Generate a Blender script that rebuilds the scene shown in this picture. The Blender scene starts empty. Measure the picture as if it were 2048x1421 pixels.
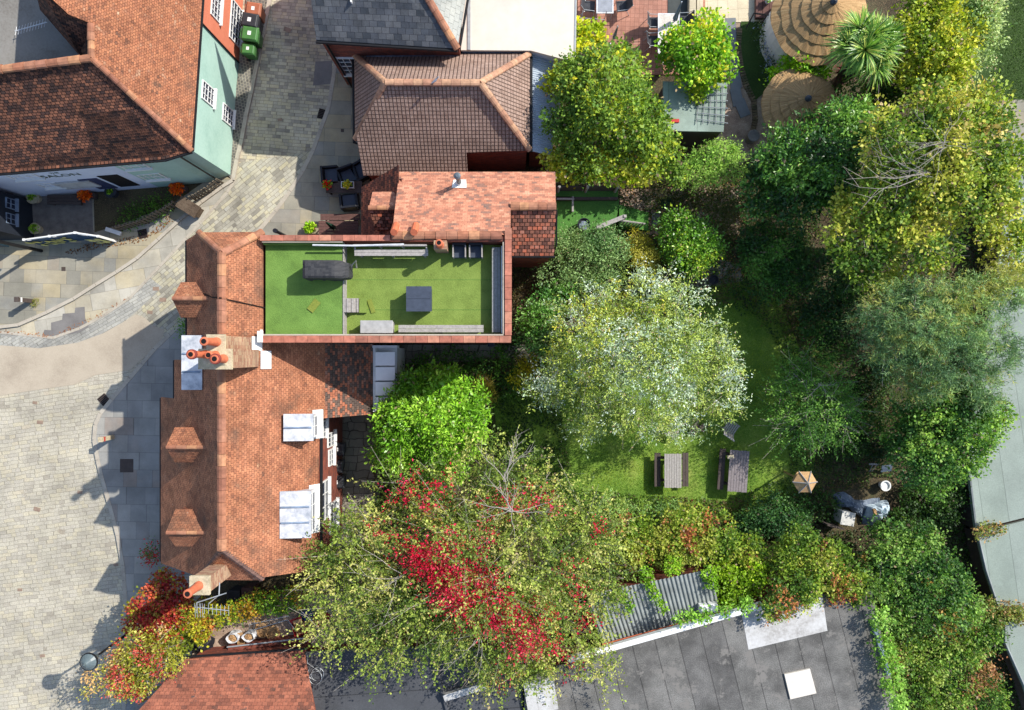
import bpy, math, random
import numpy as np
from mathutils import Vector, Matrix
random.seed(7)
sc = bpy.context.scene
col = sc.collection
R = math.radians
# ---------------------------------------------------------------- camera, sky, sun, exposure
HC = 33.0
FP = 1462.0
cam = bpy.data.cameras.new('camera')
camo = bpy.data.objects.new('camera', cam); col.objects.link(camo)
camo.location = (0, 0, HC); camo.rotation_euler = (0, 0, 0)
cam.sensor_width = 36; cam.lens = 36*FP/2048
cam.clip_end = 500
sc.camera = camo
SUN_EL, SUN_AZ = R(42), R(33)      # azimuth: angle of the sun above +x in plan
world = bpy.data.worlds.new('World'); sc.world = world; world.use_nodes = True
wn = world.node_tree; bg = wn.nodes['Background']
sky = wn.nodes.new('ShaderNodeTexSky'); sky.sky_type = 'NISHITA'; sky.sun_disc = False
sky.sun_elevation = SUN_EL; sky.sun_rotation = R(90)-SUN_AZ
wn.links.new(sky.outputs[0], bg.inputs[0]); bg.inputs[1].default_value = 0.15
sl = bpy.data.lights.new('sun', 'SUN'); sl.energy = 3.8; sl.angle = R(0.5); sl.color = (1, .955, .88)
so = bpy.data.objects.new('sun', sl); col.objects.link(so)
sd = Vector((math.cos(SUN_AZ)*math.cos(SUN_EL), math.sin(SUN_AZ)*math.cos(SUN_EL), math.sin(SUN_EL)))
so.rotation_euler = sd.to_track_quat('Z', 'Y').to_euler(); so.location = sd*60
sc.view_settings.view_transform = 'Standard'; sc.view_settings.look = 'None'
sc.view_settings.exposure = 0.8; sc.view_settings.gamma = 1
sc.cycles.use_denoising = True; sc.cycles.max_bounces = 6; sc.cycles.diffuse_bounces = 3; sc.cycles.transparent_max_bounces = 8

# ---------------------------------------------------------------- helpers
def P(px, py, z=0.0):
    k = (HC-z)/FP
    return Vector(((px-1024)*k, (710.5-py)*k, z))
def lin(v):
    v /= 255.0
    return v/12.92 if v <= .04045 else ((v+.055)/1.055)**2.4
def c(r, g, b, k=.84, d=.09):
    r, g, b = lin(r)*k, lin(g)*k, lin(b)*k; y = .3*r+.6*g+.1*b
    return (r+(y-r)*d, g+(y-g)*d, b+(y-b)*d, 1)

class NT:
    def __init__(s, name):
        s.m = bpy.data.materials.new(name); s.m.use_nodes = True
        s.t = s.m.node_tree; s.b = s.t.nodes['Principled BSDF']
        s.b.inputs['Specular IOR Level'].default_value = .25
    def n(s, typ, **kw):
        nd = s.t.nodes.new(typ)
        for k, v in kw.items(): setattr(nd, k, v)
        return nd
    def put(s, sock, v):
        if isinstance(v, bpy.types.NodeSocket): s.t.links.new(v, sock)
        else: sock.default_value = v
    def math(s, op, a, b=0.0, cc=0.0, clamp=False):
        nd = s.n('ShaderNodeMath', operation=op); nd.use_clamp = clamp
        s.put(nd.inputs[0], a); s.put(nd.inputs[1], b)
        if op == 'MULTIPLY_ADD': s.put(nd.inputs[2], cc)
        return nd.outputs[0]
    def mix(s, f, a, b, mode='MIX'):
        nd = s.n('ShaderNodeMix', data_type='RGBA', blend_type=mode)
        s.put(nd.inputs[0], f); s.put(nd.inputs[6], a); s.put(nd.inputs[7], b)
        return nd.outputs[2]
    def noise(s, vec, scale, detail=3, rough=.55):
        nd = s.n('ShaderNodeTexNoise'); nd.inputs['Scale'].default_value = scale
        nd.inputs['Detail'].default_value = detail; nd.inputs['Roughness'].default_value = rough
        if vec is not None: s.put(nd.inputs['Vector'], vec)
        return nd.outputs[0]
    def ramp(s, f, cols, interp='LINEAR', lo=0., hi=1.):
        nd = s.n('ShaderNodeValToRGB'); r = nd.color_ramp; r.interpolation = interp
        k = len(cols)
        for i, cc in enumerate(cols):
            p = lo+(hi-lo)*(i/k if interp == 'CONSTANT' else i/max(1, k-1))
            if i < 2: e = r.elements[i]; e.position = p
            else: e = r.elements.new(p)
            e.color = cc
        s.put(nd.inputs[0], f); return nd.outputs[0]
    def bump(s, h, strength=.4, dist=.02):
        nd = s.n('ShaderNodeBump'); nd.inputs['Strength'].default_value = strength
        nd.inputs['Distance'].default_value = dist; s.put(nd.inputs['Height'], h)
        s.t.links.new(nd.outputs[0], s.b.inputs['Normal'])
    def uv(s, rot=0):
        o = s.n('ShaderNodeUVMap').outputs[0]
        if rot:
            mp = s.n('ShaderNodeMapping'); mp.inputs['Rotation'].default_value[2] = R(rot)
            s.put(mp.inputs[0], o); o = mp.outputs[0]
        return o
    def pos(s): return s.n('ShaderNodeNewGeometry').outputs['Position']

def plain(name, cc, rough=.6, metal=0, var=.12, scale=6):
    m = NT(name)
    f = m.noise(m.pos(), scale, 4)
    a = tuple(x*(1-var*1.6) for x in cc[:3])+(1,); b = tuple(min(1, x*(1+var)) for x in cc[:3])+(1,)
    m.put(m.b.inputs['Base Color'], m.ramp(f, [a, b], lo=.3, hi=.7))
    m.b.inputs['Roughness'].default_value = rough; m.b.inputs['Metallic'].default_value = metal
    return m.m
def island(name, cols, rough=.75, scale=None, grain=None):
    m = NT(name)
    r = m.n('ShaderNodeNewGeometry').outputs['Random Per Island']
    o = m.ramp(r, cols)
    f = m.noise(m.pos(), scale or 8, 5)
    o = m.mix(.9, o, m.ramp(f, [(.6, .6, .6, 1), (1.15, 1.15, 1.15, 1)], lo=.3, hi=.7), 'MULTIPLY')
    m.put(m.b.inputs['Base Color'], o); m.b.inputs['Roughness'].default_value = rough
    return m.m
def ground_mat(name, cols, scale=1.2, fine=14, fcols=None, bump=.5, dist=.03, rough=.95):
    m = NT(name); p = m.pos()
    f = m.math('ADD', m.math('MULTIPLY', m.noise(p, scale, 6, .6), .6), m.math('MULTIPLY', m.noise(p, fine, 4, .7), .4))
    o = m.ramp(f, cols, lo=.34, hi=.66)
    if fcols:
        o = m.mix(m.math('GREATER_THAN', m.noise(p, fine*2.2, 2), .62), o, m.ramp(m.noise(p, fine*.7, 2), fcols, lo=.4, hi=.6))
    m.put(m.b.inputs['Base Color'], o); m.b.inputs['Roughness'].default_value = rough
    if bump: m.bump(m.noise(p, fine, 5, .8), bump, dist)
    return m.m
def tilemat(name, w, h, cols, mortar_or_lap_shade, mw=.012, stag=.5, lap=0., bump=.5, dist=.02, rot=0, clump=.35, warp=0., seed=0., dirt=(.72, 1.1), dscale=.6, stain_or_dapple=None, rough=.85, jit=.3, rand=False, moss=None):
    m = NT(name)
    uv = m.uv(rot)
    if warp:
        nz = m.n('ShaderNodeTexNoise'); nz.inputs['Scale'].default_value = 1.6; nz.inputs['Detail'].default_value = 3
        m.put(nz.inputs['Vector'], uv)
        va = m.n('ShaderNodeVectorMath', operation='MULTIPLY_ADD')
        m.put(va.inputs[0], nz.outputs['Color']); va.inputs[1].default_value = (warp,)*3; m.put(va.inputs[2], uv)
        uv = va.outputs[0]
    sp = m.n('ShaderNodeSeparateXYZ'); m.put(sp.inputs[0], uv)
    V = m.math('DIVIDE', sp.outputs[1], h); row = m.math('FLOOR', V)
    if rand:
        wr = m.n('ShaderNodeTexWhiteNoise', noise_dimensions='1D'); m.put(wr.inputs['W'], row); offs = m.math('MULTIPLY', wr.outputs[0], 7.3)
    else: offs = m.math('MULTIPLY', row, stag)
    U = m.math('ADD', m.math('DIVIDE', sp.outputs[0], w), offs)
    if rand:   # stones of unequal length
        U = m.math('ADD', U, m.math('MULTIPLY', m.math('SINE', m.math('ADD', m.math('MULTIPLY', U, 2.1), row)), .33))
    cl = m.math('FLOOR', U)
    fu = m.math('SUBTRACT', U, cl); fv = m.math('SUBTRACT', V, row)
    cb = m.n('ShaderNodeCombineXYZ'); m.put(cb.inputs[0], cl); m.put(cb.inputs[1], row); cb.inputs[2].default_value = seed
    wnz = m.n('ShaderNodeTexWhiteNoise', noise_dimensions='3D'); m.put(wnz.inputs['Vector'], cb.outputs[0])
    rnd = wnz.outputs[0]
    nz = m.noise(m.pos(), dscale*1.7, 3)
    nz = m.math('MULTIPLY_ADD', nz, 2.2, -.6, clamp=True)
    f = m.math('ADD', m.math('MULTIPLY', rnd, 1-clump), m.math('MULTIPLY', nz, clump))
    o = m.ramp(f, cols)
    fine = m.noise(m.pos(), 25, 4, .7)
    o = m.mix(jit, o, m.ramp(fine, [(.45, .45, .45, 1), (1.5, 1.5, 1.5, 1)], lo=.3, hi=.7), 'MULTIPLY')
    e = m.math('MINIMUM', m.math('MULTIPLY', m.math('MINIMUM', fu, m.math('SUBTRACT', 1, fu)), w),
               m.math('MULTIPLY', m.math('MINIMUM', fv, m.math('SUBTRACT', 1, fv)) if not lap else fv, h))
    e = m.math('DIVIDE', e, mw, clamp=True)
    o = m.mix(e, mortar_or_lap_shade, o)  # on lapped tiles the dark gap line also paints the lap shadow
    dn = m.noise(m.pos(), dscale, 5, .65)
    o = m.mix(1, o, m.ramp(dn, [(dirt[0],)*3+(1,), (dirt[1],)*3+(1,)], lo=.35, hi=.65), 'MULTIPLY')
    if stain_or_dapple:      # lichen, grime or painted tree shade patches: (colour, scale, threshold)
        sn = m.noise(m.pos(), stain_or_dapple[1], 6, .75)
        k = m.ramp(sn, [(0, 0, 0, 1), (1, 1, 1, 1)], lo=stain_or_dapple[2], hi=stain_or_dapple[2]+.06)
        o = m.mix(k, o, stain_or_dapple[0])
    if moss:
        sn = m.noise(m.pos(), moss[1], 3, .5)
        k = m.ramp(sn, [(0, 0, 0, 1), (.7, .7, .7, 1)], lo=moss[2], hi=moss[2]+.15)
        o = m.mix(k, o, moss[0])
    m.put(m.b.inputs['Base Color'], o); m.b.inputs['Roughness'].default_value = rough
    hgt = m.math('ADD', e, m.math('MULTIPLY', rnd, .6))
    if lap: hgt = m.math('ADD', m.math('MULTIPLY', m.math('SUBTRACT', 1, fv), lap), hgt)
    hgt = m.math('ADD', hgt, m.math('MULTIPLY', fine, .6))
    m.bump(hgt, bump, dist)
    return m.m
def leafmat(name, rough=.55, trans=.35):
    m = NT(name)
    a = m.n('ShaderNodeAttribute', attribute_name='col')
    m.put(m.b.inputs['Base Color'], a.outputs[0]); m.b.inputs['Roughness'].default_value = rough
    m.b.inputs['Specular IOR Level'].default_value = .35
    tr = m.n('ShaderNodeBsdfTranslucent'); m.put(tr.inputs[0], m.mix(1, a.outputs[0], (1.0, 1.0, .55, 1), 'MULTIPLY'))
    mx = m.n('ShaderNodeMixShader'); mx.inputs[0].default_value = trans
    out = m.t.nodes['Material Output']
    m.t.links.new(m.b.outputs[0], mx.inputs[1]); m.t.links.new(tr.outputs[0], mx.inputs[2]); m.t.links.new(mx.outputs[0], out.inputs[0])
    return m.m

BASE = {}
SPLIT = {'rail', 'ridge_tile_row', 'gutter', 'flashing', 'skylight', 'lead_roll', 'roof_clip', 'edge_trim', 'slat', 'leg', 'mast', 'plank', 'arm', 'armrest', 'rung'}
class MB:
    def __init__(s): s.v = []; s.f = []; s.mi = []; s.cuts = []
    def face(s, pts, m=0):
        i = len(s.v); s.v += [tuple(p) for p in pts]; s.f.append(list(range(i, i+len(pts)))); s.mi.append(m)
    def mesh(s, V, F, m=0):
        i = len(s.v); s.v += [tuple(p) for p in V]
        for f in F: s.f.append([i+k for k in f]); s.mi.append(m)
    def box(s, x0, y0, z0, x1, y1, z1, m=0, rot=0, piv=None):
        s.cuts.append((len(s.v), len(s.f)))
        V = [(x, y, z) for z in (z0, z1) for x, y in ((x0, y0), (x1, y0), (x1, y1), (x0, y1))]
        if rot:
            cx, cy = piv or ((x0+x1)/2, (y0+y1)/2); ca, sa = math.cos(R(rot)), math.sin(R(rot))
            V = [(cx+(x-cx)*ca-(y-cy)*sa, cy+(x-cx)*sa+(y-cy)*ca, z) for x, y, z in V]
        s.mesh(V, [(3, 2, 1, 0), (4, 5, 6, 7), (0, 1, 5, 4), (1, 2, 6, 5), (2, 3, 7, 6), (3, 0, 4, 7)], m)
    def prism(s, poly, z0, z1, m=0):
        n = len(poly); A = sum(poly[i][0]*poly[(i+1) % n][1]-poly[(i+1) % n][0]*poly[i][1] for i in range(n))
        if A < 0: poly = poly[::-1]
        V = [(p[0], p[1], z0) for p in poly]+[(p[0], p[1], z1) for p in poly]
        s.mesh(V, [list(range(n-1, -1, -1)), list(range(n, 2*n))]+[(i, (i+1) % n, n+(i+1) % n, n+i) for i in range(n)], m)
    def slab(s, pts, t=.1, m=0):        # sloping roof plane with thickness below
        s.cuts.append((len(s.v), len(s.f)))
        pts = [Vector(p) for p in pts]; n = len(pts)
        nr = Vector((0, 0, 0))
        for i in range(n): nr += pts[i].cross(pts[(i+1) % n])
        if nr.z < 0: pts = pts[::-1]
        V = [tuple(p) for p in pts]+[(p.x, p.y, p.z-t) for p in pts]
        s.mesh(V, [list(range(n)), list(range(2*n-1, n-1, -1))]+[(i, n+i, n+(i+1) % n, (i+1) % n) for i in range(n)], m)
    def prof(s, prof, a0, a1, axis='y', m=0):   # closed profile (h, z) extruded along an axis
        n = len(prof)
        mk = (lambda h, z, a: (h, a, z)) if axis == 'y' else (lambda h, z, a: (a, h, z))
        V = [mk(h, z, a0) for h, z in prof]+[mk(h, z, a1) for h, z in prof]
        s.mesh(V, [list(range(n)), list(range(2*n-1, n-1, -1))]+[(i, n+i, n+(i+1) % n, (i+1) % n) for i in range(n)], m)
    def tube(s, path, r, n=6, m=0, r1=None):
        s.cuts.append((len(s.v), len(s.f)))
        path = [Vector(p) for p in path]; r1 = r if r1 is None else r1; k = len(path); V = []; F = []
        up = Vector((0, 0, 1))
        for i, p in enumerate(path):
            d = (path[min(i+1, k-1)]-path[max(i-1, 0)]).normalized()
            a = d.cross(up)
            if a.length < .05: a = d.cross(Vector((1, 0, 0)))
            a.normalize(); b = d.cross(a); rr = r+(r1-r)*i/max(1, k-1)
            for j in range(n):
                t = 2*math.pi*j/n; V.append(p+a*rr*math.cos(t)+b*rr*math.sin(t))
        for i in range(k-1):
            for j in range(n): F.append((i*n+j, i*n+(j+1) % n, (i+1)*n+(j+1) % n, (i+1)*n+j))
        F += [list(range(n-1, -1, -1)), list(range((k-1)*n, k*n))]
        s.mesh(V, F, m)
    def lathe(s, cx, cy, prof, n=16, m=0):
        V = []; F = []; k = len(prof)
        for r, z in prof:
            for j in range(n):
                t = 2*math.pi*j/n; V.append((cx+r*math.cos(t), cy+r*math.sin(t), z))
        for i in range(k-1):
            for j in range(n): F.append((i*n+j, i*n+(j+1) % n, (i+1)*n+(j+1) % n, (i+1)*n+j))
        F += [list(range(n-1, -1, -1)), list(range((k-1)*n, k*n))]
        s.mesh(V, F, m)
    def ridge(s, p0, p1, r=.12, seg=.33, m=0):
        s.cuts.append((len(s.v), len(s.f)))
        p0, p1 = Vector(p0), Vector(p1); L = (p1-p0).length; k = max(1, round(L/seg)); d = (p1-p0)/k
        a = d.normalized().cross(Vector((0, 0, 1))); a.normalize(); b = a.cross(d.normalized())
        if b.z < 0: b = -b
        for i in range(k):
            q0 = p0+d*i; q1 = q0+d*.97; rr = r*random.uniform(.93, 1.07); V = []
            for q, f in ((q0, 1.), (q1, .93)):
                for j in range(6):
                    t = math.pi*(j/5); V.append(q+a*rr*f*math.cos(t)*1.1+b*(rr*f*math.sin(t)*.75)-Vector((0, 0, .02)))
            s.mesh(V, [(j, j+1, 6+j+1, 6+j) for j in range(5)]+[(5, 4, 3, 2, 1, 0), (6, 7, 8, 9, 10, 11)], m)
    def blob(s, x, y, z, rx, ry, rz, m=0, n=10, k=7, jit=.12, rnd=random):
        V = []; F = []
        for i in range(k+1):
            ph = math.pi*i/k
            for j in range(n):
                t = 2*math.pi*j/n; q = 1+rnd.uniform(-jit, jit)
                V.append((x+rx*math.sin(ph)*math.cos(t)*q, y+ry*math.sin(ph)*math.sin(t)*q, z+rz*math.cos(ph)*q))
        for i in range(k):
            for j in range(n): F.append((i*n+j, (i+1)*n+j, (i+1)*n+(j+1) % n, i*n+(j+1) % n))
        s.mesh(V, F, m)
    def build(s, name, mats, parent=None, label=None, cat=None, group=None, kind=None, smooth=False, bevel=0):
        if parent and name in SPLIT and len(s.cuts) > 1:
            out = None
            for i, (a, b) in enumerate(s.cuts):
                a1, b1 = s.cuts[i+1] if i+1 < len(s.cuts) else (len(s.v), len(s.f))
                q = MB(); q.v = s.v[a:a1]; q.f = [[k-a for k in f] for f in s.f[b:b1]]; q.mi = s.mi[b:b1]
                out = q.build(name, mats, parent)
            return out
        o0 = Vector(BASE.get(parent.name, (0, 0, 0))) if parent else Vector((0, 0, 0))
        if parent is None and kind is None:
            xs = [p[0] for p in s.v]; ys = [p[1] for p in s.v]; zs = [p[2] for p in s.v]
            o0 = Vector(((min(xs)+max(xs))/2, (min(ys)+max(ys))/2, min(zs)))
        me = bpy.data.meshes.new(name)
        me.from_pydata([(a-o0.x, b-o0.y, cc-o0.z) for a, b, cc in s.v], [], s.f)
        if not isinstance(mats, (list, tuple)): mats = [mats]
        for m in mats: me.materials.append(m)
        me.polygons.foreach_set('material_index', s.mi)
        uvl = me.uv_layers.new(name='UVMap')
        for p in me.polygons:
            n = p.normal
            if abs(n.z) > .985: u = Vector((1, 0, 0)); v = Vector((0, 1, 0))
            else:
                u = Vector((-n.y, n.x, 0)).normalized(); v = n.cross(u)
                if v.z < 0: v = -v
            for li in p.loop_indices:
                w = me.vertices[me.loops[li].vertex_index].co+o0; uvl.data[li].uv = (w.dot(u), w.dot(v))
        if smooth: me.polygons.foreach_set('use_smooth', [True]*len(me.polygons))
        o = bpy.data.objects.new(name, me); col.objects.link(o)
        if parent: o.parent = parent
        else: o.location = o0
        BASE[o.name] = tuple(o0)
        if bevel:
            b = o.modifiers.new('bevel', 'BEVEL'); b.width = bevel; b.segments = 2; b.limit_method = 'ANGLE'
        tag(o, label, cat, group, kind)
        return o
def tag(o, label=None, cat=None, group=None, kind=None):
    if label: o['label'] = label
    if cat: o['category'] = cat
    if group: o['group'] = group
    if kind: o['kind'] = kind
def thing(name, label, cat, loc=(0, 0, 0), group=None):
    o = bpy.data.objects.new(name, None); col.objects.link(o); o.location = loc; o.empty_display_size = .2
    BASE[o.name] = tuple(loc); tag(o, label, cat, group); return o
def dup(o, loc=None, rotz=None, label=None, parent=None, scale=None):
    n = o.copy(); col.objects.link(n); n.parent = parent
    if loc is not None: n.location = loc
    if rotz is not None: n.rotation_euler = (0, 0, R(rotz))
    if scale: n.scale = (scale,)*3
    if label: n['label'] = label
    for ch in [x for x in o.children]: dup(ch, parent=n)
    return n
def put(o, loc, rotz=0, scale=1): o.location = loc; o.rotation_euler = (0, 0, R(rotz)); o.scale = (scale,)*3
def sheet(name, pts, z, mat, kind='structure', thick=None):
    mb = MB(); w = [P(x, y, 0) for x, y in pts]
    if thick: mb.prism([(p.x, p.y) for p in w], z-thick, z)
    else:
        A = sum(w[i].x*w[(i+1) % len(w)].y-w[(i+1) % len(w)].x*w[i].y for i in range(len(w)))
        if A < 0: w = w[::-1]
        mb.face([(p.x, p.y, z) for p in w])
    return mb.build(name, mat, kind=kind)
def kerb(name, pts, w, z1, mat, seg=.9):
    mb = MB(); W = [P(x, y, 0) for x, y in pts]
    for a, b in zip(W, W[1:]):
        L = (b-a).length; k = max(1, round(L/seg)); d = (b-a)/k; n = Vector((-d.y, d.x, 0)).normalized()*w/2
        for i in range(k):
            q = a+d*i; r = a+d*(i+.985)
            mb.prism([(q+n)[:2], (r+n)[:2], (r-n)[:2], (q-n)[:2]], -.02, z1+random.uniform(-.004, .004))
    return mb.build(name, mat, kind='structure')

# ---------------------------------------------------------------- materials
BRICKC = [c(125, 60, 45), c(160, 80, 58), c(140, 68, 50), c(110, 62, 55), c(175, 98, 72)]
M = {}
M['house_tile'] = tilemat('old red clay roof tiles', .15, .1, [c(112, 80, 62), c(148, 92, 64), c(164, 102, 68), c(174, 110, 74), c(182, 118, 80), c(158, 100, 70), c(200, 150, 108)], c(104, 66, 50), .012, lap=1.2, bump=.8, dist=.014, clump=.42, stain_or_dapple=(c(190, 152, 124), 3.6, .66), moss=(c(96, 72, 58), 1.1, .56), dscale=1.3, dirt=(.68, 1.16), jit=.85)
M['orange_tile'] = tilemat('bright orange clay tiles', .19, .115, [c(120, 98, 88), c(150, 108, 90), c(182, 116, 88), c(200, 132, 100), c(212, 146, 112), c(222, 164, 132)], c(142, 92, 72), .007, lap=1.0, bump=.5, dist=.01, clump=.4, dscale=1.1, dirt=(.84, 1.08), jit=.55)
M['dark_tile'] = tilemat('weathered brown red clay tiles', .17, .13, [c(70, 48, 44), c(108, 62, 50), c(138, 78, 58), c(168, 92, 62), c(182, 104, 76)], c(46, 32, 30), .014, lap=1.6, bump=.9, dist=.02, clump=.25, dscale=.7)
M['cottage_tile'] = tilemat('speckled cottage roof tiles', .12, .085, [c(92, 70, 58), c(144, 90, 62), c(170, 104, 68), c(182, 116, 76), c(156, 98, 68), c(208, 168, 130)], c(96, 58, 44), .01, lap=1.2, bump=.9, dist=.016, clump=.38, stain_or_dapple=(c(200, 176, 150), 7, .66), moss=(c(104, 76, 58), 1.3, .58), dscale=1.3, dirt=(.7, 1.14), jit=.9)
M['shade_row_tile'] = tilemat('shade darkened course tiles', .16, .115, [c(44, 36, 36), c(72, 50, 44), c(104, 66, 50), c(134, 84, 60), c(150, 98, 70)], c(24, 18, 18), .02, lap=1.8, bump=1, dist=.025, clump=.35, dscale=1.3, dirt=(.66, 1.2), jit=.6)  # darker tile copy, paints the shade of slopes turned from the sun
M['shade_mix_tile'] = tilemat('shade darkened mixed clay tiles', .19, .16, [c(84, 58, 50), c(120, 76, 62), c(150, 96, 74), c(196, 104, 70), c(150, 130, 118)], c(44, 30, 26), .022, lap=1.8, bump=1, dist=.03, clump=.2, dscale=2)  # shade of the south-facing slopes is put into this darker colour
M['pantile'] = tilemat('brown interlocking concrete tiles', .15, .17, [c(140, 112, 98), c(156, 128, 112), c(170, 142, 126), c(148, 118, 104)], c(88, 66, 56), .03, stag=0, lap=1.6, bump=.9, dist=.03, clump=.5, dscale=.8, stain_or_dapple=(c(80, 64, 58), 11, .62), dirt=(.86, 1.1), jit=.5)
M['slate'] = tilemat('blue grey slates', .3, .22, [c(62, 68, 74), c(86, 90, 96), c(104, 106, 108), c(74, 78, 82)], c(36, 38, 42), .012, lap=.8, bump=.5, dist=.014, clump=.2, dscale=1.4)
M['slate_pale'] = tilemat('pale grey slates', .3, .22, [c(150, 152, 146), c(170, 170, 160), c(136, 140, 138)], c(92, 92, 88), .012, lap=.8, bump=.5, dist=.014, clump=.2)  # paler copy of the slates, used on the east slope
M['brick'] = tilemat('red stock brick', .225, .075, BRICKC, c(120, 100, 88), .008, bump=.5, dist=.008)
M['brick_pale'] = tilemat('buff chimney brick', .225, .075, [c(176, 140, 108), c(196, 160, 124), c(160, 104, 80), c(206, 178, 142)], c(150, 136, 116), .008, bump=.5, dist=.008)
M['coping'] = island('clay coping tiles', [c(166, 98, 76), c(194, 118, 92), c(180, 106, 82), c(204, 138, 106), c(150, 88, 70)], scale=5)
M['ridge'] = island('clay ridge tiles', [c(160, 96, 68), c(178, 116, 82), c(146, 92, 70), c(196, 138, 94), c(164, 108, 84)], scale=5)
M['ridge_buff'] = island('buff ridge tiles', [c(186, 138, 104), c(198, 152, 116), c(176, 126, 98)], scale=6)
M['terracotta'] = plain('terracotta', c(206, 106, 66), .7)
M['terracotta_dark'] = plain('dark terracotta', c(140, 58, 48), .7)
M['soot'] = plain('soot', c(24, 20, 20), .9)
M['stone_cap'] = ground_mat('weathered stone flaunching', [c(150, 138, 110), c(196, 180, 146), c(214, 200, 168)], 4, 20, bump=.5, dist=.02)
def leadmat():
    m = NT('weathered lead sheet')
    f = m.noise(m.pos(), 2.5, 6, .7)
    o = m.ramp(f, [c(150, 156, 164), c(196, 198, 202), c(222, 224, 226)], lo=.32, hi=.68)
    m.put(m.b.inputs['Base Color'], o); m.b.inputs['Roughness'].default_value = .55
    m.bump(m.noise(m.pos(), 7, 3), .2, .02); return m.m
M['lead'] = leadmat()
M['lead_blue'] = plain('blue grey lead', c(128, 146, 168), .5, var=.25, scale=3)
M['white'] = plain('white paint', c(232, 232, 228), .5, var=.05)
M['offwhite'] = ground_mat('cream membrane roof', [c(206, 194, 178), c(214, 204, 188), c(218, 210, 198)], .35, 3, bump=.08, dist=.01, rough=.7)
M['mint'] = ground_mat('mint painted render', [c(150, 188, 172), c(166, 202, 186), c(176, 210, 194)], .7, 9, bump=.25, dist=.01)
M['orange_wall'] = ground_mat('orange painted render', [c(206, 112, 78), c(216, 122, 88), c(222, 130, 96)], .8, 9, bump=.2, dist=.01)
M['pale_wall'] = ground_mat('pale lilac painted render', [c(196, 206, 226), c(208, 216, 232), c(214, 222, 236)], .8, 9, bump=.2, dist=.01)
M['black_wall'] = plain('black painted render', c(36, 42, 52), .7)
M['glass'] = plain('window glass', c(46, 54, 72), .08)
M['gutter'] = plain('black gutter plastic', c(30, 30, 32), .5)
M['grey_concrete'] = ground_mat('grey flat roof', [c(112, 106, 98), c(134, 130, 122), c(144, 140, 134)], .8, 12, bump=.3, dist=.01)
M['turf_blue'] = ground_mat('deep green artificial turf', [c(88, 122, 46), c(104, 142, 54), c(116, 154, 62)], 1.6, 22, bump=.8, dist=.03)
M['turf_yellow'] = ground_mat('yellow green artificial turf', [c(104, 124, 44), c(120, 144, 54), c(134, 156, 62)], 1.6, 22, bump=.8, dist=.03)
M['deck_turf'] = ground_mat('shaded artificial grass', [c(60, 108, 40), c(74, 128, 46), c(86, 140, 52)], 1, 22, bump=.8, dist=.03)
def woodmat(name, cols, rot=0):
    m = NT(name); g = m.n('ShaderNodeNewGeometry')
    tc = m.n('ShaderNodeTexCoord'); mp = m.n('ShaderNodeMapping'); mp.inputs['Scale'].default_value = (2, 2, 2)
    m.put(mp.inputs[0], tc.outputs['Object'])
    wv = m.noise(mp.outputs[0], 6, 6, .8)
    o = m.ramp(g.outputs['Random Per Island'], cols)
    o = m.mix(.9, o, m.ramp(wv, [(.5, .5, .5, 1), (1.2, 1.2, 1.2, 1)], lo=.3, hi=.7), 'MULTIPLY')
    m.put(m.b.inputs['Base Color'], o); m.b.inputs['Roughness'].default_value = .85
    m.bump(wv, .4, .01); return m.m
M['grey_wood'] = woodmat('silvered timber', [c(176, 170, 162), c(200, 194, 186), c(158, 152, 146), c(210, 206, 198)])
M['dark_wood'] = woodmat('dark weathered timber', [c(70, 60, 56), c(92, 80, 74), c(58, 50, 48)])
M['brown_wood'] = woodmat('brown stained timber', [c(96, 66, 60), c(112, 78, 70), c(84, 56, 52)])
M['picket'] = woodmat('lichened brown fence timber', [c(104, 94, 78), c(124, 112, 94), c(90, 82, 68)])
M['tan_wood'] = woodmat('new tan timber', [c(190, 146, 92), c(206, 164, 110), c(170, 128, 84)])
M['bark'] = ground_mat('tree bark', [c(70, 56, 44), c(96, 80, 64), c(120, 104, 86)], 2, 14, bump=.8, dist=.03)
M['twig'] = plain('pale grey twigs', c(168, 158, 146), .8)
M['black_fabric'] = ground_mat('black cover fabric', [c(56, 56, 58), c(58, 58, 60), c(60, 60, 62)], 1.5, 4, bump=.35, dist=.05, rough=.7)
M['black_plastic'] = plain('black plastic', c(34, 36, 42), .45)
M['rattan'] = ground_mat('dark woven rattan', [c(44, 46, 50), c(60, 62, 68), c(72, 74, 80)], 3, 40, bump=.5, dist=.01, rough=.6)
M['slate_top'] = plain('dark grey table top', c(66, 74, 88), .45)
M['grey_metal'] = plain('galvanised metal', c(170, 174, 176), .4, .3)
M['white_metal'] = plain('white aluminium', c(220, 222, 224), .4, .2)
M['bin_green'] = plain('green bin plastic', c(66, 120, 56), .4)
M['bin_black'] = plain('dark grey bin plastic', c(52, 54, 58), .4)
M['bin_brown'] = plain('brown bin plastic', c(168, 98, 66), .45)
M['felt'] = tilemat('dark grey felt strips', 9, .92, [c(76, 76, 78), c(88, 88, 90), c(96, 96, 96), c(84, 82, 82)], c(60, 60, 62), .03, bump=.4, dist=.01, rot=-14, clump=.3, dscale=.5, dirt=(.78, 1.22), stain_or_dapple=(c(122, 120, 116), 1.1, .58))
M['felt'] = tilemat('dark grey felt strips', .95, 12, [c(96, 94, 91), c(106, 104, 100), c(114, 112, 107), c(100, 97, 93)], c(66, 64, 62), .03, bump=.5, dist=.012, rot=-14, clump=.3, dscale=.9, dirt=(.62, 1.25), stain_or_dapple=(c(122, 118, 112), 1.2, .56), jit=.9)
M['felt_blue'] = tilemat('blue black felt', 1.0, 14, [c(66, 68, 72), c(78, 80, 84), c(70, 71, 74)], c(46, 47, 50), .03, bump=.3, dist=.01, rot=86, clump=.3, dscale=.6, dirt=(.85, 1.1))
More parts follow.
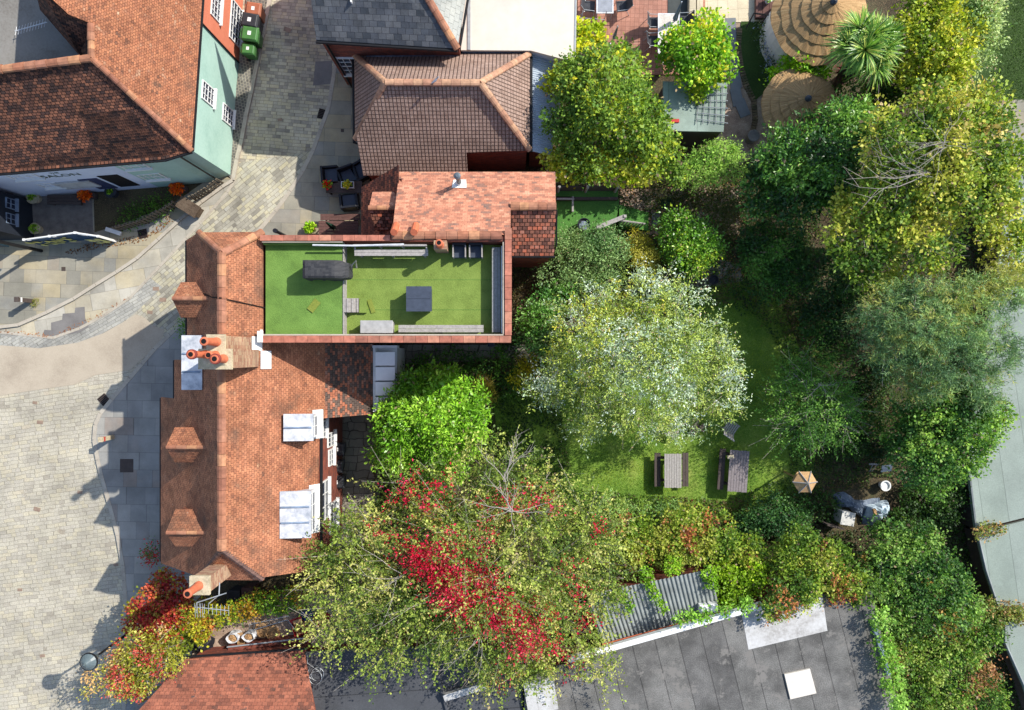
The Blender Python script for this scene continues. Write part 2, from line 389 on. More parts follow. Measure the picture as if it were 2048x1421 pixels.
M['shed_felt'] = tilemat('grey green mineral felt', 1.1, 14, [c(134, 146, 134), c(144, 156, 144), c(138, 148, 138)], c(104, 114, 104), .02, bump=.3, dist=.008, rot=-8, clump=.3, dscale=.5, dirt=(.86, 1.08), stain_or_dapple=(c(120, 126, 120), 22, .72))
M['green_felt'] = tilemat('pale green shed felt', 1.2, 9, [c(142, 160, 148), c(152, 170, 156)], c(112, 124, 114), .02, bump=.3, dist=.008, rot=0, clump=.3, dscale=.8)
M['repair'] = ground_mat('silver white roof coating', [c(150, 146, 140), c(188, 186, 182), c(206, 206, 204)], 1.2, 8, bump=.2, dist=.01)
M['sheet_grey'] = plain('grey corrugated cement sheet', c(138, 144, 142), .6, var=.18, scale=2)
M['sheet_clear'] = plain('pale blue corrugated plastic', c(186, 200, 212), .35, var=.1, scale=2)
M['tarp_blue'] = ground_mat('slate blue tarpaulin', [c(84, 98, 116), c(110, 124, 142), c(128, 142, 158)], 2, 8, bump=.7, dist=.05, rough=.4)
M['tarp_pale'] = ground_mat('pale blue tarpaulin', [c(176, 196, 210), c(194, 212, 222), c(206, 220, 228)], 2, 6, bump=.3, dist=.03, rough=.45)
M['cardboard'] = plain('brown cardboard', c(178, 138, 90), .9)
M['bag_white'] = ground_mat('white woven rubble sack', [c(190, 190, 194), c(220, 220, 222), c(232, 232, 234)], 4, 14, bump=.5, dist=.03)
M['bag_blue'] = plain('blue plastic sack', c(50, 82, 140), .35, var=.3)
M['bag_red'] = plain('red plastic sack', c(186, 36, 58), .35, var=.3)
M['crate_red'] = plain('red plastic crate', c(196, 46, 40), .4)
def thatchmat():
    m = NT('banded reed thatch'); m.t.nodes.active = m.b
    tc = m.n('ShaderNodeTexCoord'); sp = m.n('ShaderNodeSeparateXYZ'); m.put(sp.inputs[0], tc.outputs['Object'])
    ang = m.math('ARCTAN2', sp.outputs[1], sp.outputs[0])
    rad = m.math('SQRT', m.math('ADD', m.math('MULTIPLY', sp.outputs[0], sp.outputs[0]), m.math('MULTIPLY', sp.outputs[1], sp.outputs[1])))
    cb = m.n('ShaderNodeCombineXYZ'); m.put(cb.inputs[0], m.math('MULTIPLY', ang, 44)); m.put(cb.inputs[1], m.math('MULTIPLY', rad, .8))
    f = m.noise(cb.outputs[0], 1, 5, .75)
    o = m.ramp(f, [c(96, 72, 46), c(158, 122, 78), c(188, 152, 102), c(214, 182, 132)], lo=.28, hi=.72)
    m.put(m.b.inputs['Base Color'], o); m.b.inputs['Roughness'].default_value = .95
    m.bump(f, .8, .03); return m.m
M['thatch'] = thatchmat()
M['leaf'] = leafmat('leaves'); M['leaf_gloss'] = leafmat('glossy leaves', .35, .22); M['leaf_silver'] = leafmat('silver leaves', .5, .25)
SETT = [c(132, 126, 114), c(166, 156, 138), c(190, 180, 156), c(204, 192, 162), c(204, 190, 152), c(178, 172, 160)]
M['sett_lane'] = tilemat('stone setts of the lane', .27, .15, SETT, c(122, 112, 92), .012, rot=5, rand=True, bump=.5, dist=.012, clump=.3, warp=.06)
M['sett_curve'] = tilemat('stone setts of the bend', .3, .16, [c(122, 116, 104), c(166, 160, 142), c(186, 180, 160), c(196, 186, 150), c(178, 176, 166)], c(132, 124, 106), .014, rot=-40, rand=True, bump=.5, dist=.012, clump=.25, warp=.06)
M['sett_square'] = tilemat('stone setts of the square', .3, .17, [c(152, 142, 124), c(174, 166, 148), c(188, 180, 158), c(182, 174, 156), c(192, 182, 154), c(184, 170, 148)], c(142, 134, 116), .012, rot=-8, rand=True, bump=.6, dist=.015, clump=.3, warp=.16, dirt=(.8, 1.1), jit=.55, stain_or_dapple=(c(158, 146, 126), .7, .62))
M['sett_band'] = tilemat('grey setts of the gutter band', .3, .14, [c(150, 148, 140), c(168, 166, 156), c(184, 180, 166)], c(118, 114, 102), .012, rot=-30, rand=True, bump=.5, dist=.012)
M['sett_dark'] = tilemat('dark granite setts', .14, .13, [c(84, 80, 76), c(112, 108, 102), c(134, 128, 118)], c(176, 166, 144), .02, rot=80, bump=.6, dist=.015, warp=.04)
SLAB = [c(138, 134, 122), c(150, 146, 130), c(164, 156, 136), c(176, 162, 128), c(150, 148, 138), c(158, 144, 122)]
M['slab'] = tilemat('yorkstone paving slabs', .85, .62, SLAB, c(112, 110, 98), .012, rot=2, rand=True, bump=.25, dist=.008, clump=.15, jit=.15)
M['slab_bend'] = tilemat('yorkstone slabs of the bend', .85, .75, [c(152, 148, 136), c(176, 170, 154), c(186, 180, 164), c(192, 178, 144), c(172, 168, 156)], c(130, 124, 108), .012, rot=-10, rand=True, bump=.25, dist=.008, clump=.12, jit=.15)
M['slab_west'] = tilemat('grey paving slabs by the house', .95, .78, [c(140, 138, 132), c(154, 152, 144), c(164, 160, 150), c(148, 146, 140), c(162, 142, 124)], c(104, 100, 94), .012, rot=1, rand=True, bump=.2, dist=.008, clump=.15, jit=.12)
M['asphalt'] = ground_mat('worn pinkish asphalt', [c(160, 146, 126), c(180, 166, 144), c(190, 176, 154)], .7, 20, bump=.3, dist=.01)
M['tarmac'] = ground_mat('dark tarmac patch', [c(108, 104, 102), c(124, 120, 116), c(134, 130, 126)], 1.5, 30, bump=.3, dist=.01)
M['kerb'] = ground_mat('pale kerb stone', [c(160, 150, 134), c(180, 170, 152), c(188, 180, 164)], 1.5, 14, bump=.3, dist=.01)
M['iron'] = plain('cast iron', c(78, 66, 60), .7)
M['soil'] = ground_mat('garden soil and leaf litter', [c(48, 42, 30), c(70, 62, 44), c(92, 84, 58), c(66, 78, 38)], .9, 16, [c(150, 120, 90), c(120, 92, 66)], bump=.9, dist=.06)
M['lawn'] = ground_mat('mown lawn', [c(76, 110, 26), c(100, 138, 34), c(130, 160, 48), c(156, 168, 72)], .7, 18, bump=.9, dist=.05)
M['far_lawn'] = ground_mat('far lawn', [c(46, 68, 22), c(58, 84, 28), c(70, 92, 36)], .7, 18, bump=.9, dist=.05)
M['gravel'] = ground_mat('pinkish pea gravel', [c(120, 98, 82), c(170, 144, 122), c(202, 180, 156)], 2, 30, [c(92, 74, 60), c(222, 206, 184)], bump=.9, dist=.03)
M['dark_gravel'] = ground_mat('grey gravel', [c(96, 92, 88), c(122, 116, 110), c(140, 134, 126)], 3, 34, bump=.9, dist=.03)
M['flag'] = tilemat('crazy paving', .42, .36, [c(112, 108, 96), c(140, 134, 118), c(160, 152, 134), c(128, 122, 110)], c(70, 62, 50), .025, rand=True, warp=.35, bump=.5, dist=.015, jit=.3)
M['brick_paver'] = tilemat('red brick pavers', .2, .2, [c(166, 112, 92), c(186, 130, 108), c(176, 120, 98), c(196, 146, 124)], c(112, 76, 64), .01, rot=2, stag=0, bump=.3, dist=.006)
M['cream_slab'] = tilemat('cream paving', .45, .45, [c(206, 190, 156), c(222, 206, 172), c(214, 198, 164)], c(160, 144, 116), .01, rot=-4, stag=0, bump=.3, dist=.006)
M['slate_slab'] = plain('grey stepping slab', c(120, 124, 126), .7, scale=3)
# ---------------------------------------------------------------- the setting: ground, street, paving, lawns
gm = MB(); gm.face([(-150, -150, -.02), (150, -150, -.02), (150, 150, -.02), (-150, 150, -.02)]); gm.build('ground', M['soil'], kind='structure')
sheet('road_square', [(-700, 640), (0, 650), (330, 500), (470, 500), (520, 560), (330, 1600), (-700, 1600)], .004, M['sett_square'])
sheet('road_lane', [(500, -400), (680, -400), (690, 200), (640, 330), (520, 400), (440, 400), (470, 200)], .006, M['sett_lane'])
sheet('road_bend', [(455, 330), (640, 300), (600, 420), (420, 640), (330, 700), (245, 660), (262, 595), (320, 530), (400, 446), (452, 380)], .010, M['sett_curve'])
sheet('road_gutter_band', [(-300, 640), (0, 664), (60, 670), (107, 673), (170, 652), (210, 628), (259, 595), (300, 556), (325, 575), (275, 622), (240, 650), (205, 668), (155, 688), (78, 698), (0, 692), (-300, 680)], .014, M['sett_band'])
sheet('road_asphalt', [(-300, 684), (0, 691), (78, 697), (155, 686), (207, 667), (245, 646), (272, 629), (290, 636), (307, 652), (330, 660), (322, 688), (292, 712), (262, 740), (230, 745), (191, 751), (150, 770), (90, 778), (0, 792), (-300, 800)], .018, M['asphalt'])
# pavement outside the salon and cottage (raised), and the flush slabs of the bend
kl2 = [(-300, 640), (0, 655), (40, 650), (97, 625), (150, 598), (194, 570), (235, 545), (275, 518), (318, 480), (362, 440), (405, 405), (446, 375), (467, 362)]
sheet('pavement_salon', kl2+[(455, 350), (390, 330), (200, 380), (-300, 400)], .11, M['slab'], thick=.13)
sheet('pavement_bend', [(-300, 655), (0, 661), (45, 668), (107, 673), (160, 655), (210, 628), (259, 595), (320, 531), (400, 446), (450, 385), (467, 362), (420, 385), (362, 440), (275, 518), (194, 570), (97, 625), (0, 655)], .022, M['slab_bend'])
sheet('tarmac_patch', [(84, 673), (90, 660), (103, 661), (103, 646), (125, 640), (126, 628), (150, 626), (151, 616), (170, 614), (171, 636), (178, 654), (160, 665), (105, 675)], .027, M['tarmac'])
sheet('tarmac_patch', [(631, 124), (664, 122), (665, 168), (626, 172)], .012, M['tarmac'])
ke = [(676, 90), (669, 151), (658, 218), (642, 262), (627, 303), (606, 345), (581, 384), (552, 424), (521, 461), (470, 515), (420, 580), (372, 640), (311, 699), (262, 757), (226, 799), (203, 827), (193, 850), (191, 880), (198, 920), (205, 950), (222, 1010), (238, 1070), (248, 1130), (253, 1190), (252, 1240), (250, 1480)]
sheet('pavement_east', ke[:12]+[(440, 700), (560, 480), (740, 480), (740, 90)], .11, M['slab'], thick=.13)
sheet('pavement_house', ke[11:]+[(340, 1480), (340, 1180), (440, 1150), (440, 640)], .112, M['slab_west'], thick=.13)
kerb('kerb_east', ke, .17, .125, M['kerb'])
kerb('kerb_salon', kl2, .14, .125, M['kerb'])
kerb('kerb_bend', [(-300, 664), (0, 665), (107, 676), (160, 657), (210, 630), (259, 597), (320, 533), (400, 448), (455, 385), (470, 360)], .12, .03, M['kerb'])
kw = [(560, -120), (541, 0), (527, 70), (515, 130), (503, 190), (493, 235), (485, 280), (475, 320), (467, 362)]
sheet('pavement_cottage', kw+[(440, 345), (470, 200), (490, 80), (500, -120)], .11, M['sett_dark'], thick=.13)
kerb('kerb_cottage', kw, .17, .125, M['kerb'])
sheet('salon_forecourt', [(60, 388), (186, 386), (190, 470), (64, 476)], .116, M['dark_gravel'])
sheet('cottage_garden_soil', [(190, 385), (430, 352), (346, 410), (240, 452), (192, 466)], .116, M['soil'])
# garden side
sheet('lawn', [(1350, 575), (1480, 562), (1560, 600), (1600, 700), (1640, 850), (1625, 950), (1560, 1005), (1450, 1040), (1300, 1030), (1150, 1012), (1060, 965), (1000, 900), (985, 800), (1060, 730), (1200, 640)], .004, M['lawn'])
sheet('stone_path', [(1245, 560), (1350, 545), (1440, 520), (1480, 530), (1485, 562), (1430, 572), (1340, 578), (1250, 590)], .010, M['flag'])
sheet('courtyard_paving', [(630, 830), (760, 830), (760, 1000), (720, 1080), (640, 1140), (620, 1140)], .008, M['flag'])
sheet('side_path', [(800, 690), (1090, 690), (1085, 716), (800, 730)], .008, M['flag'])
sheet('brick_terrace', [(1155, -150), (1425, -150), (1425, 110), (1380, 150), (1155, 150)], .03, M['brick_paver'], thick=.05)
sheet('cream_terrace', [(1410, -150), (1700, -150), (1600, 60), (1545, 45), (1410, 46)], .034, M['cream_slab'], thick=.05)
sheet('gravel_path', [(1450, 40), (1560, 40), (1560, 280), (1480, 330), (1380, 320), (1440, 250)], .006, M['gravel'])
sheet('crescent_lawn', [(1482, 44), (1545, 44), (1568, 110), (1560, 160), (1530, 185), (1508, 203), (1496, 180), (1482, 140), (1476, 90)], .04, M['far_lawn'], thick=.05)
sheet('shaded_bed', [(1240, 380), (1480, 370), (1480, 470), (1300, 470), (1240, 470)], .006, M['gravel'])
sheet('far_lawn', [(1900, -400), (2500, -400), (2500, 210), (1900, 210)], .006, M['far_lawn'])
sheet('shed_path', [(1990, 200), (2500, 200), (2500, 700), (1960, 700)], .010, M['slab'])
for i, (x, y, a) in enumerate([(1461, 55, 2), (1463, 90, 2), (1466, 128, 6), (1470, 160, 8), (1473, 195, 12), (1484, 217, 22)]):
    p = P(x, y); mb = MB(); mb.box(p.x-.24, p.y-.4, .0, p.x+.24, p.y+.4, .045+.002*i, rot=a)
    mb.build('stepping_slab', M['slate_slab'], label=None, kind='structure')
# brick edging of the curved path
mb = MB(); ep = [(1478, 60), (1476, 95), (1481, 135), (1492, 172), (1507, 202), (1510, 240), (1503, 275)]
for a, b in zip(ep, ep[1:]):
    A, B = P(*a), P(*b); k = int((B-A).length/.11)
    for i in range(k):
        q = A+(B-A)*(i/k); an = math.degrees(math.atan2((B-A).y, (B-A).x))
        mb.box(q.x-.045, q.y-.12, 0, q.x+.045, q.y+.12, .06+random.uniform(0, .02), rot=an)
mb.build('path_edging', island('mossy edging bricks', [c(96, 84, 56), c(130, 108, 80), c(84, 84, 52)]), kind='structure')
# cast-iron gully grates and covers
def grate(px, py, w, l, rot, label, z=.03, cat='drain cover'):
    p = P(px, py); g = thing('drain_grate', label, cat, (p.x, p.y, z))
    mb = MB(); mb.box(p.x-w/2, p.y-l/2, z-.01, p.x+w/2, p.y+l/2, z+.004); o = mb.build('frame', M['iron'], g)
    mb = MB()
    for i in range(6):
        y = p.y-l/2+l*(i+.7)/6.4; mb.box(p.x-w*.42, y-.02, z+.004, p.x+w*.42, y+.02, z+.014)
    mb.build('slots', M['soot'], g); g.rotation_euler[2] = R(rot)
grate(645, 229, .4, .45, -15, 'iron gully grate by the kerb in the shaded cobbled lane')
grate(209, 801, .42, .5, 40, 'rusty iron gully grate at the kerb corner beside the blue shaded pavement')
grate(288, 469, .42, .4, 12, 'dark gully grate near the leaf litter outside the salon', .12)
for (px, py, w, l, lab, z) in [(256, 931, .6, .6, 'square reddish inspection cover in the shaded pavement beside the house', .114), (130, 539, .18, .18, 'tiny square iron cover in the sunlit salon pavement', .113), (686, 263, .14, .14, 'tiny square cover in the pavement beside the brown tiled roof', .113)]:
    p = P(px, py); mb = MB(); mb.box(p.x-w/2, p.y-l/2, z-.02, p.x+w/2, p.y+l/2, z+.006); mb.build('inspection_cover', M['iron'], label=lab, cat='drain cover')

# ---------------------------------------------------------------- window builder on a vertical wall
def wallpt(px, py, A, B):
    # point on the vertical plane through plan points A, B seen at the pixel
    rx, ry = (px-1024)/FP, (710.5-py)/FP
    nx, ny = -(B[1]-A[1]), B[0]-A[0]
    k = (nx*A[0]+ny*A[1])/(nx*rx+ny*ry)
    return Vector((rx*k, ry*k, HC-k))
def window(parent, cp, along, out, w, h, cols=2, rows=3, fm='white', name='window', frame=.05):
    """cp: centre; along/out: unit plan vectors"""
    a = Vector((along[0], along[1], 0)); o = Vector((out[0], out[1], 0)); up = Vector((0, 0, 1)); cp = Vector(cp)
    def bar(mb, u0, u1, z0, z1, d0, d1):
        pts = [cp+a*u+o*d+up*z for z in (z0, z1) for u, d in ((u0, d0), (u1, d0), (u1, d1), (u0, d1))]
        mb.mesh(pts, [(3, 2, 1, 0), (4, 5, 6, 7), (0, 1, 5, 4), (1, 2, 6, 5), (2, 3, 7, 6), (3, 0, 4, 7)])
    mb = MB(); f = frame
    bar(mb, -w/2, -w/2+f, -h/2, h/2, -.02, .05); bar(mb, w/2-f, w/2, -h/2, h/2, -.02, .05)
    bar(mb, -w/2+f, w/2-f, h/2-f, h/2, -.02, .048); bar(mb, -w/2+f, w/2-f, -h/2, -h/2+f, -.02, .048)
    for i in range(1, cols): x = -w/2+w*i/cols; bar(mb, x-.013, x+.013, -h/2+f, h/2-f, -.02, .04)
    for i in range(1, rows):
        z = -h/2+h*i/rows; t = .022 if rows % 2 == 0 and i == rows//2 else .012
        bar(mb, -w/2+f, w/2-f, z-t, z+t, -.02, .037)
    win = mb.build(name, M[fm], parent)
    mb = MB(); bar(mb, -w/2+f, w/2-f, -h/2+f, h/2-f, -.03, .012); mb.build('pane', M['glass'], win)
    mb = MB(); bar(mb, -w/2-.06, w/2+.06, -h/2-.08, -h/2-.005, -.02, .12); mb.build('sill', M[fm], win)
    return win
def lettering(parent, s, cp, along, size, mat, name='lettering', up=None):
    cu = bpy.data.curves.new(name, 'FONT'); cu.body = s; cu.size = size; cu.align_x = 'CENTER'; cu.align_y = 'CENTER'; cu.extrude = .012
    t = bpy.data.objects.new('t', cu); col.objects.link(t)
    me = bpy.data.meshes.new_from_object(t.evaluated_get(bpy.context.evaluated_depsgraph_get()))
    bpy.data.objects.remove(t)
    me.name = name; o = bpy.data.objects.new(name, me); col.objects.link(o); me.materials.clear(); me.materials.append(mat)
    a = Vector((along[0], along[1], 0)).normalized(); u = up or Vector((0, 0, 1)); n = a.cross(u)
    M4 = Matrix((a, u, n)).transposed().to_4x4(); M4.translation = Vector(cp)-Vector(BASE.get(parent.name, (0, 0, 0)))
    o.matrix_local = M4; o.parent = parent; return o

# ---------------------------------------------------------------- main house
HB = (-10.5, -2, 0)
house = thing('main_house', 'long old red tiled house beside the square with tile dormers and a four pot stack', 'house', HB)
XR = -9.93
zW = lambda x: 8-.97*(XR-x)
zE = lambda x: 8-1.25*(x-XR)
R0 = (XR, 3.48, 8); R1 = (XR, -6.66, 8)
mb = MB()
mb.slab([R0, R1, (-11.3, -7.98, zW(-11.3)), (-13.83, -8.2, zW(-13.83)), (-13.83, -1.66, zW(-13.83)), (-12.87, -1.66, zW(-12.87)), (-12.87, -.18, zW(-12.87)), (-12.0, -.18, zW(-12.0)), (-12.05, 4.25, zW(-12.05)), (-11.3, 4.42, zW(-11.3))])
mb.slab([R0, (-8.95, 4.42, zE(-8.95)), (-8.95, .52, zE(-8.95)), (-8.86, .46, zE(-8.86)), (-7.25, .46, zE(-7.25)), (-7.25, -2.45, zE(-7.25)), (-7.42, -2.45, zE(-7.42)), (-7.5, -7.4, zE(-7.5)), (-7.75, -8.2, zE(-7.75)), (-8.93, -7.98, zE(-8.93)), R1])
mb.slab([R0, (-11.3, 4.42, zW(-11.3)), (-8.95, 4.42, zE(-8.95))])
mb.slab([R1, (-8.93, -8.1, zE(-8.93)-.02), (-11.3, -8.1, zW(-11.3)-.02)])
roof = mb.build('roof', M['house_tile'], house)
M['grey_mix_tile'] = tilemat('grey and orange mixed tiles', .17, .12, [c(78, 68, 62), c(104, 86, 76), c(92, 78, 70), c(120, 98, 84), c(172, 100, 68), c(186, 112, 78), c(130, 116, 104)], c(60, 44, 38), .014, lap=1.4, bump=.8, dist=.018, clump=.15, dscale=1, dirt=(.75, 1.1), jit=.8)
mb = MB(); mb.slab([(-7.248, .46, zE(-7.248)), (-5.75, .46, zE(-5.75)), (-5.75, -2.45, zE(-5.75)), (-7.248, -2.45, zE(-7.248))]); mb.build('rear_roof', M['grey_mix_tile'], house)
mb = MB()
mb.ridge((XR, 3.5, 8.02), (XR, .7, 8.02), .15, .42); mb.ridge((XR, -.5, 8.02), (XR, -6.7, 8.02), .15, .42)
mb.ridge((-11.3, 4.42, zW(-11.3)+.01), R0, .11, .35); mb.ridge((-8.95, 4.42, zE(-8.95)+.02), R0, .13, .4)
mb.build('ridge_tile_row', M['ridge'], roof)
mb = MB()
def hipbon(a, b, k):
    a, b = Vector(a), Vector(b)
    for i in range(k):
        q = a+(b-a)*((i+.5)/k); d = (b-a).normalized(); n = d.cross(Vector((0, 0, 1))).normalized()
        V = [q+n*.14+Vector((0, 0, -.05)), q+d*.1+Vector((0, 0, .05)), q-n*.14+Vector((0, 0, -.05)), q-d*.05+Vector((0, 0, .04))]
        mb.face(V)
hipbon((-11.3, -8.08, zW(-11.3)+.05), (XR, -6.66, 8.06), 22); hipbon((-8.93, -8.08, zE(-8.93)+.05), (XR, -6.66, 8.06), 22)
mb.build('hip_tiles', island('grey brown bonnet tiles', [c(92, 72, 66), c(128, 96, 84), c(108, 84, 78)]), roof)
mb = MB()
mb.prof([(-13.6, 0), (-7.65, 0), (-7.65, zE(-7.65)-.1), (-8.95, zE(-8.95)-.12), (-11.3, zW(-11.3)-.12), (-13.6, zW(-13.6)-.1)], -8.0, -1.75)
mb.prof([(-12.7, 0), (-7.66, 0), (-7.66, zE(-7.66)-.1), (-8.95, zE(-8.95)-.12), (-11.3, zW(-11.3)-.12), (-12.7, zW(-12.7)-.1)], -1.74, -.24)
mb.prof([(-11.85, 0), (-8.97, 0), (-8.97, zE(-8.95)-.12), (-11.3, zW(-11.3)-.12), (-11.85, zW(-11.85)-.1)], -.23, 4.3)
mb.prof([(-7.64, 0), (-5.9, 0), (-5.9, zE(-5.9)-.1), (-7.64, zE(-7.64)-.1)], -2.35, .44)
wall = mb.build('wall', M['brick'], house)
mb = MB()
for x, y0, y1 in ((-13.88, -8.15, -1.7), (-12.92, -1.7, -.2), (-12.1, -.2, 4.25)):
    mb.tube([(x, y0, zW(x)-.06), (x, y1, zW(x)-.06)], .05, 6)
mb.tube([(-7.37, -7.3, zE(-7.37)-.05), (-7.37, -2.45, zE(-7.37)-.05)], .06, 6)
mb.tube([(-13.75, -8.05, 4), (-13.75, -8.05, .1)], .04, 6)
mb.build('gutter', M['gutter'], house)
# gabled tile dormers on the street slope
for yr, xr, xf, zr, w in ((1.99, -10.56, -11.88, 7.3, .64), (-3.27, -10.85, -12.19, 7.1, .64), (-6.3, -10.85, -12.19, 7.1, .68)):
    ze = zr-w*1.1; xe = XR-(8-ze)/.97
    xe = max(xe, xf+.3)
    mb = MB(); mb.slab([(xr, yr, zr), (xf-.08, yr, zr), (xf-.08, yr+w, ze), (xe, yr+w, ze)], .06); mb.slab([(xr, yr, zr), (xf-.08, yr, zr), (xf-.08, yr-w, ze), (xe, yr-w, ze)], .06)
    d = mb.build('dormer', M['house_tile'], house)
    mb = MB(); mb.ridge((xr+.05, yr, zr+.0), (xf-.08, yr, zr+.0), .07, .33); mb.build('ridge_tile_row', M['ridge'], d)
    mb = MB(); mb.prof([(yr-w+.05, ze-.9), (yr+w-.05, ze-.9), (yr+w-.05, ze-.02), (yr, zr-.09), (yr-w+.05, ze-.02)], xf, xf+1.0, 'x'); mb.build('dormer_wall', M['dark_tile'], d)
    window(d, (xf-.01, yr, ze-.35), (0, -1), (-1, 0), w*1.1, .6, 2, 2)
# lead-topped dormers
def leadbox(p0, p1, z, drop, nr, axis, slope=0):
    (x0, y0), (x1, y1) = p0, p1
    mb = MB(); mb.slab([(x0, y0, z), (x1, y0, z-slope), (x1, y1, z-slope), (x0, y1, z)], .1)
    mb.box(x0+.08, y0+.08, z-drop, x1-.1, y1-.08, z-slope-.12); d = mb.build('lead_dormer', M['lead'], house)
    mb = MB()
    for i in range(1, nr+1):
        if axis == 'x': y = y0+(y1-y0)*i/(nr+1); mb.tube([(x0+.05, y, z+.03), (x1-.05, y, z-slope+.03)], .035, 6)
    mb.build('lead_roll', M['lead_blue'], d)
    return d
leadbox((-11.75, -1.24), (-11.02, .7), 7.02, 1.0, 2, 'x')
ld = leadbox((-8.35, -3.15), (-7.3, -2.16), 6.3, 1.2, 1, 'x', .12)
window(ld, (-7.38, -2.65, 5.75), (0, 1), (1, 0), .8, .8, 2, 2)
ld = leadbox((-8.5, -6.72), (-7.4, -5.0), 6.25, 1.2, 2, 'x', .12)
window(ld, (-7.48, -5.85, 5.7), (0, 1), (1, 0), 1.5, .8, 3, 2)
mb = MB()       # white flashings
for a in ((-7.6, -3.2, -7.3, -2.1), (-7.7, -6.8, -7.4, -4.95)): mb.slab([(a[0], a[1], zE(a[0])+.05), (a[2], a[1], zE(a[2])+.05), (a[2], a[3], zE(a[2])+.05), (a[0], a[3], zE(a[0])+.05)], .04)
mb.build('flashing', M['white'], roof)
# ridge stack with four clay pots
def pot(parent, x, y, z, h, r=.15, cap=False, lean=0):
    r *= .82
    mb = MB(); mb.lathe(x, y, [(r*1.12, z), (r*1.12, z+.06), (r, z+.09), (r*.86, z+h-.1), (r*1.05, z+h-.09), (r*1.05, z+h-.02), (r*.8, z+h)], 14)
    o = mb.build('chimney_pot', M['terracotta'], parent, smooth=False)
    mb = MB(); mb.lathe(x, y, [(r*.62, z+h), (r*.62, z+h+.004)], 12); mb.build('flue_opening', M['soot'], o)
    if cap:
        mb = MB(); mb.lathe(x, y, [(r*1.25, z+h-.16), (r*1.3, z+h-.05), (r*1.2, z+h-.02), (r*1.2, z+h-.015)], 14); mb.build('pot_collar', M['terracotta_dark'], o)
mb = MB(); mb.box(-9.75, .19, 7.0, -9.22, .62, 9.5); mb.box(-10.0, -.42, 7.0, -9.0, .185, 9.5)
stk = mb.build('chimney', M['brick_pale'], house)
mb = MB(); mb.box(-9.79, .17, 9.5, -9.19, .66, 9.6); mb.box(-10.04, -.46, 9.501, -8.97, .2, 9.62); mb.box(-9.85, -.3, 9.6, -9.15, .1, 9.68); mb.build('stack_cap', M['stone_cap'], stk)
pot(stk, -9.45, .42, 9.6, 1.0, .16); pot(stk, -9.78, 0.02, 9.66, 1.1, .15, True); pot(stk, -9.45, .0, 9.66, .6, .15); pot(stk, -9.2, -.12, 9.66, .75, .16, True)
mb = MB(); mb.slab([(-9.2, .16, zE(-9.2)+.06), (-8.95, .16, zE(-8.95)+.06), (-8.95, .66, zE(-8.95)+.06), (-9.2, .66, zE(-9.2)+.06)], .05); mb.slab([(-8.98, -.5, zE(-8.98)+.06), (-8.72, -.5, zE(-8.72)+.06), (-8.72, .15, zE(-8.72)+.06), (-8.98, .15, zE(-8.98)+.06)], .05); mb.build('flashing', M['white'], stk)
# end stack with one tall pot
mb = MB(); mb.box(-10.58, -7.86, 6.2, -10.02, -7.34, 8.8); st2 = mb.build('chimney', M['brick_pale'], house)
mb = MB(); mb.box(-10.63, -7.91, 8.8, -9.97, -7.29, 8.92); mb.build('stack_cap', M['stone_cap'], st2)
pot(st2, -10.32, -7.6, 8.92, .85, .17)
# television aerial strapped to the end stack
ae = thing('roof_aerial', 'silver television aerial strapped to the single pot end chimney above the red creeper', 'aerial', (-9.7, -7.9, 8.8))
mb = MB(); mb.tube([(-9.76, -7.6, 8.6), (-9.7, -7.95, 8.8), (-9.7, -7.95, 9.6)], .02, 5); mb.tube([(-9.3, -7.75, 9.2), (-10.25, -8.05, 9.25)], .018, 5); mb.build('mast', M['grey_metal'], ae)
mb = MB(); mb.tube([(-10.2, -8.1, 9.5), (-9.1, -8.22, 9.5)], .016, 5)
for i in range(9): x = -10.15+i*.13; mb.tube([(x, -8.3-.01*i, 9.5), (x, -7.98-.01*i, 9.5)], .008, 4)
for i in range(4): mb.tube([(-10.2+.08*i, -8.45, 9.45), (-10.16+.08*i, -7.95, 9.6)], .008, 4)
mb.build('elements', M['grey_metal'], ae)
# cable on the roof
mb = MB(); mb.tube([(-11.0, 2.2, zW(-11)+.06), (-10.4, 2.0, zW(-10.4)+.08), (XR, 1.95, 8.14), (-9.3, 1.8, zE(-9.3)+.08), (-8.86, 1.7, zE(-8.86)+.08)], .02, 5); mb.build('roof_cable', M['soot'], roof)
# glazed lean-to at the back of the catslide
mb = MB(); mb.box(-5.72, -2.35, 0, -4.85, .3, 2.2); lt = mb.build('rear_porch', M['white'], house)
mb = MB()
for i in range(4): y = .12-.62*i; mb.slab([(-5.66, y, 2.7), (-4.88, y, 2.55), (-4.88, y-.56, 2.55), (-5.66, y-.56, 2.7)], .03)
mb.build('roof_panel', plain('frosted panel', c(252, 250, 246, 1), .5, var=.02), lt)
mb = MB(); mb.box(-5.78, .3, 2.2, -4.75, .4, 2.8); mb.box(-5.76, -2.35, 2.2, -5.66, .3, 2.76); mb.build('porch_frame', M['white'], lt)

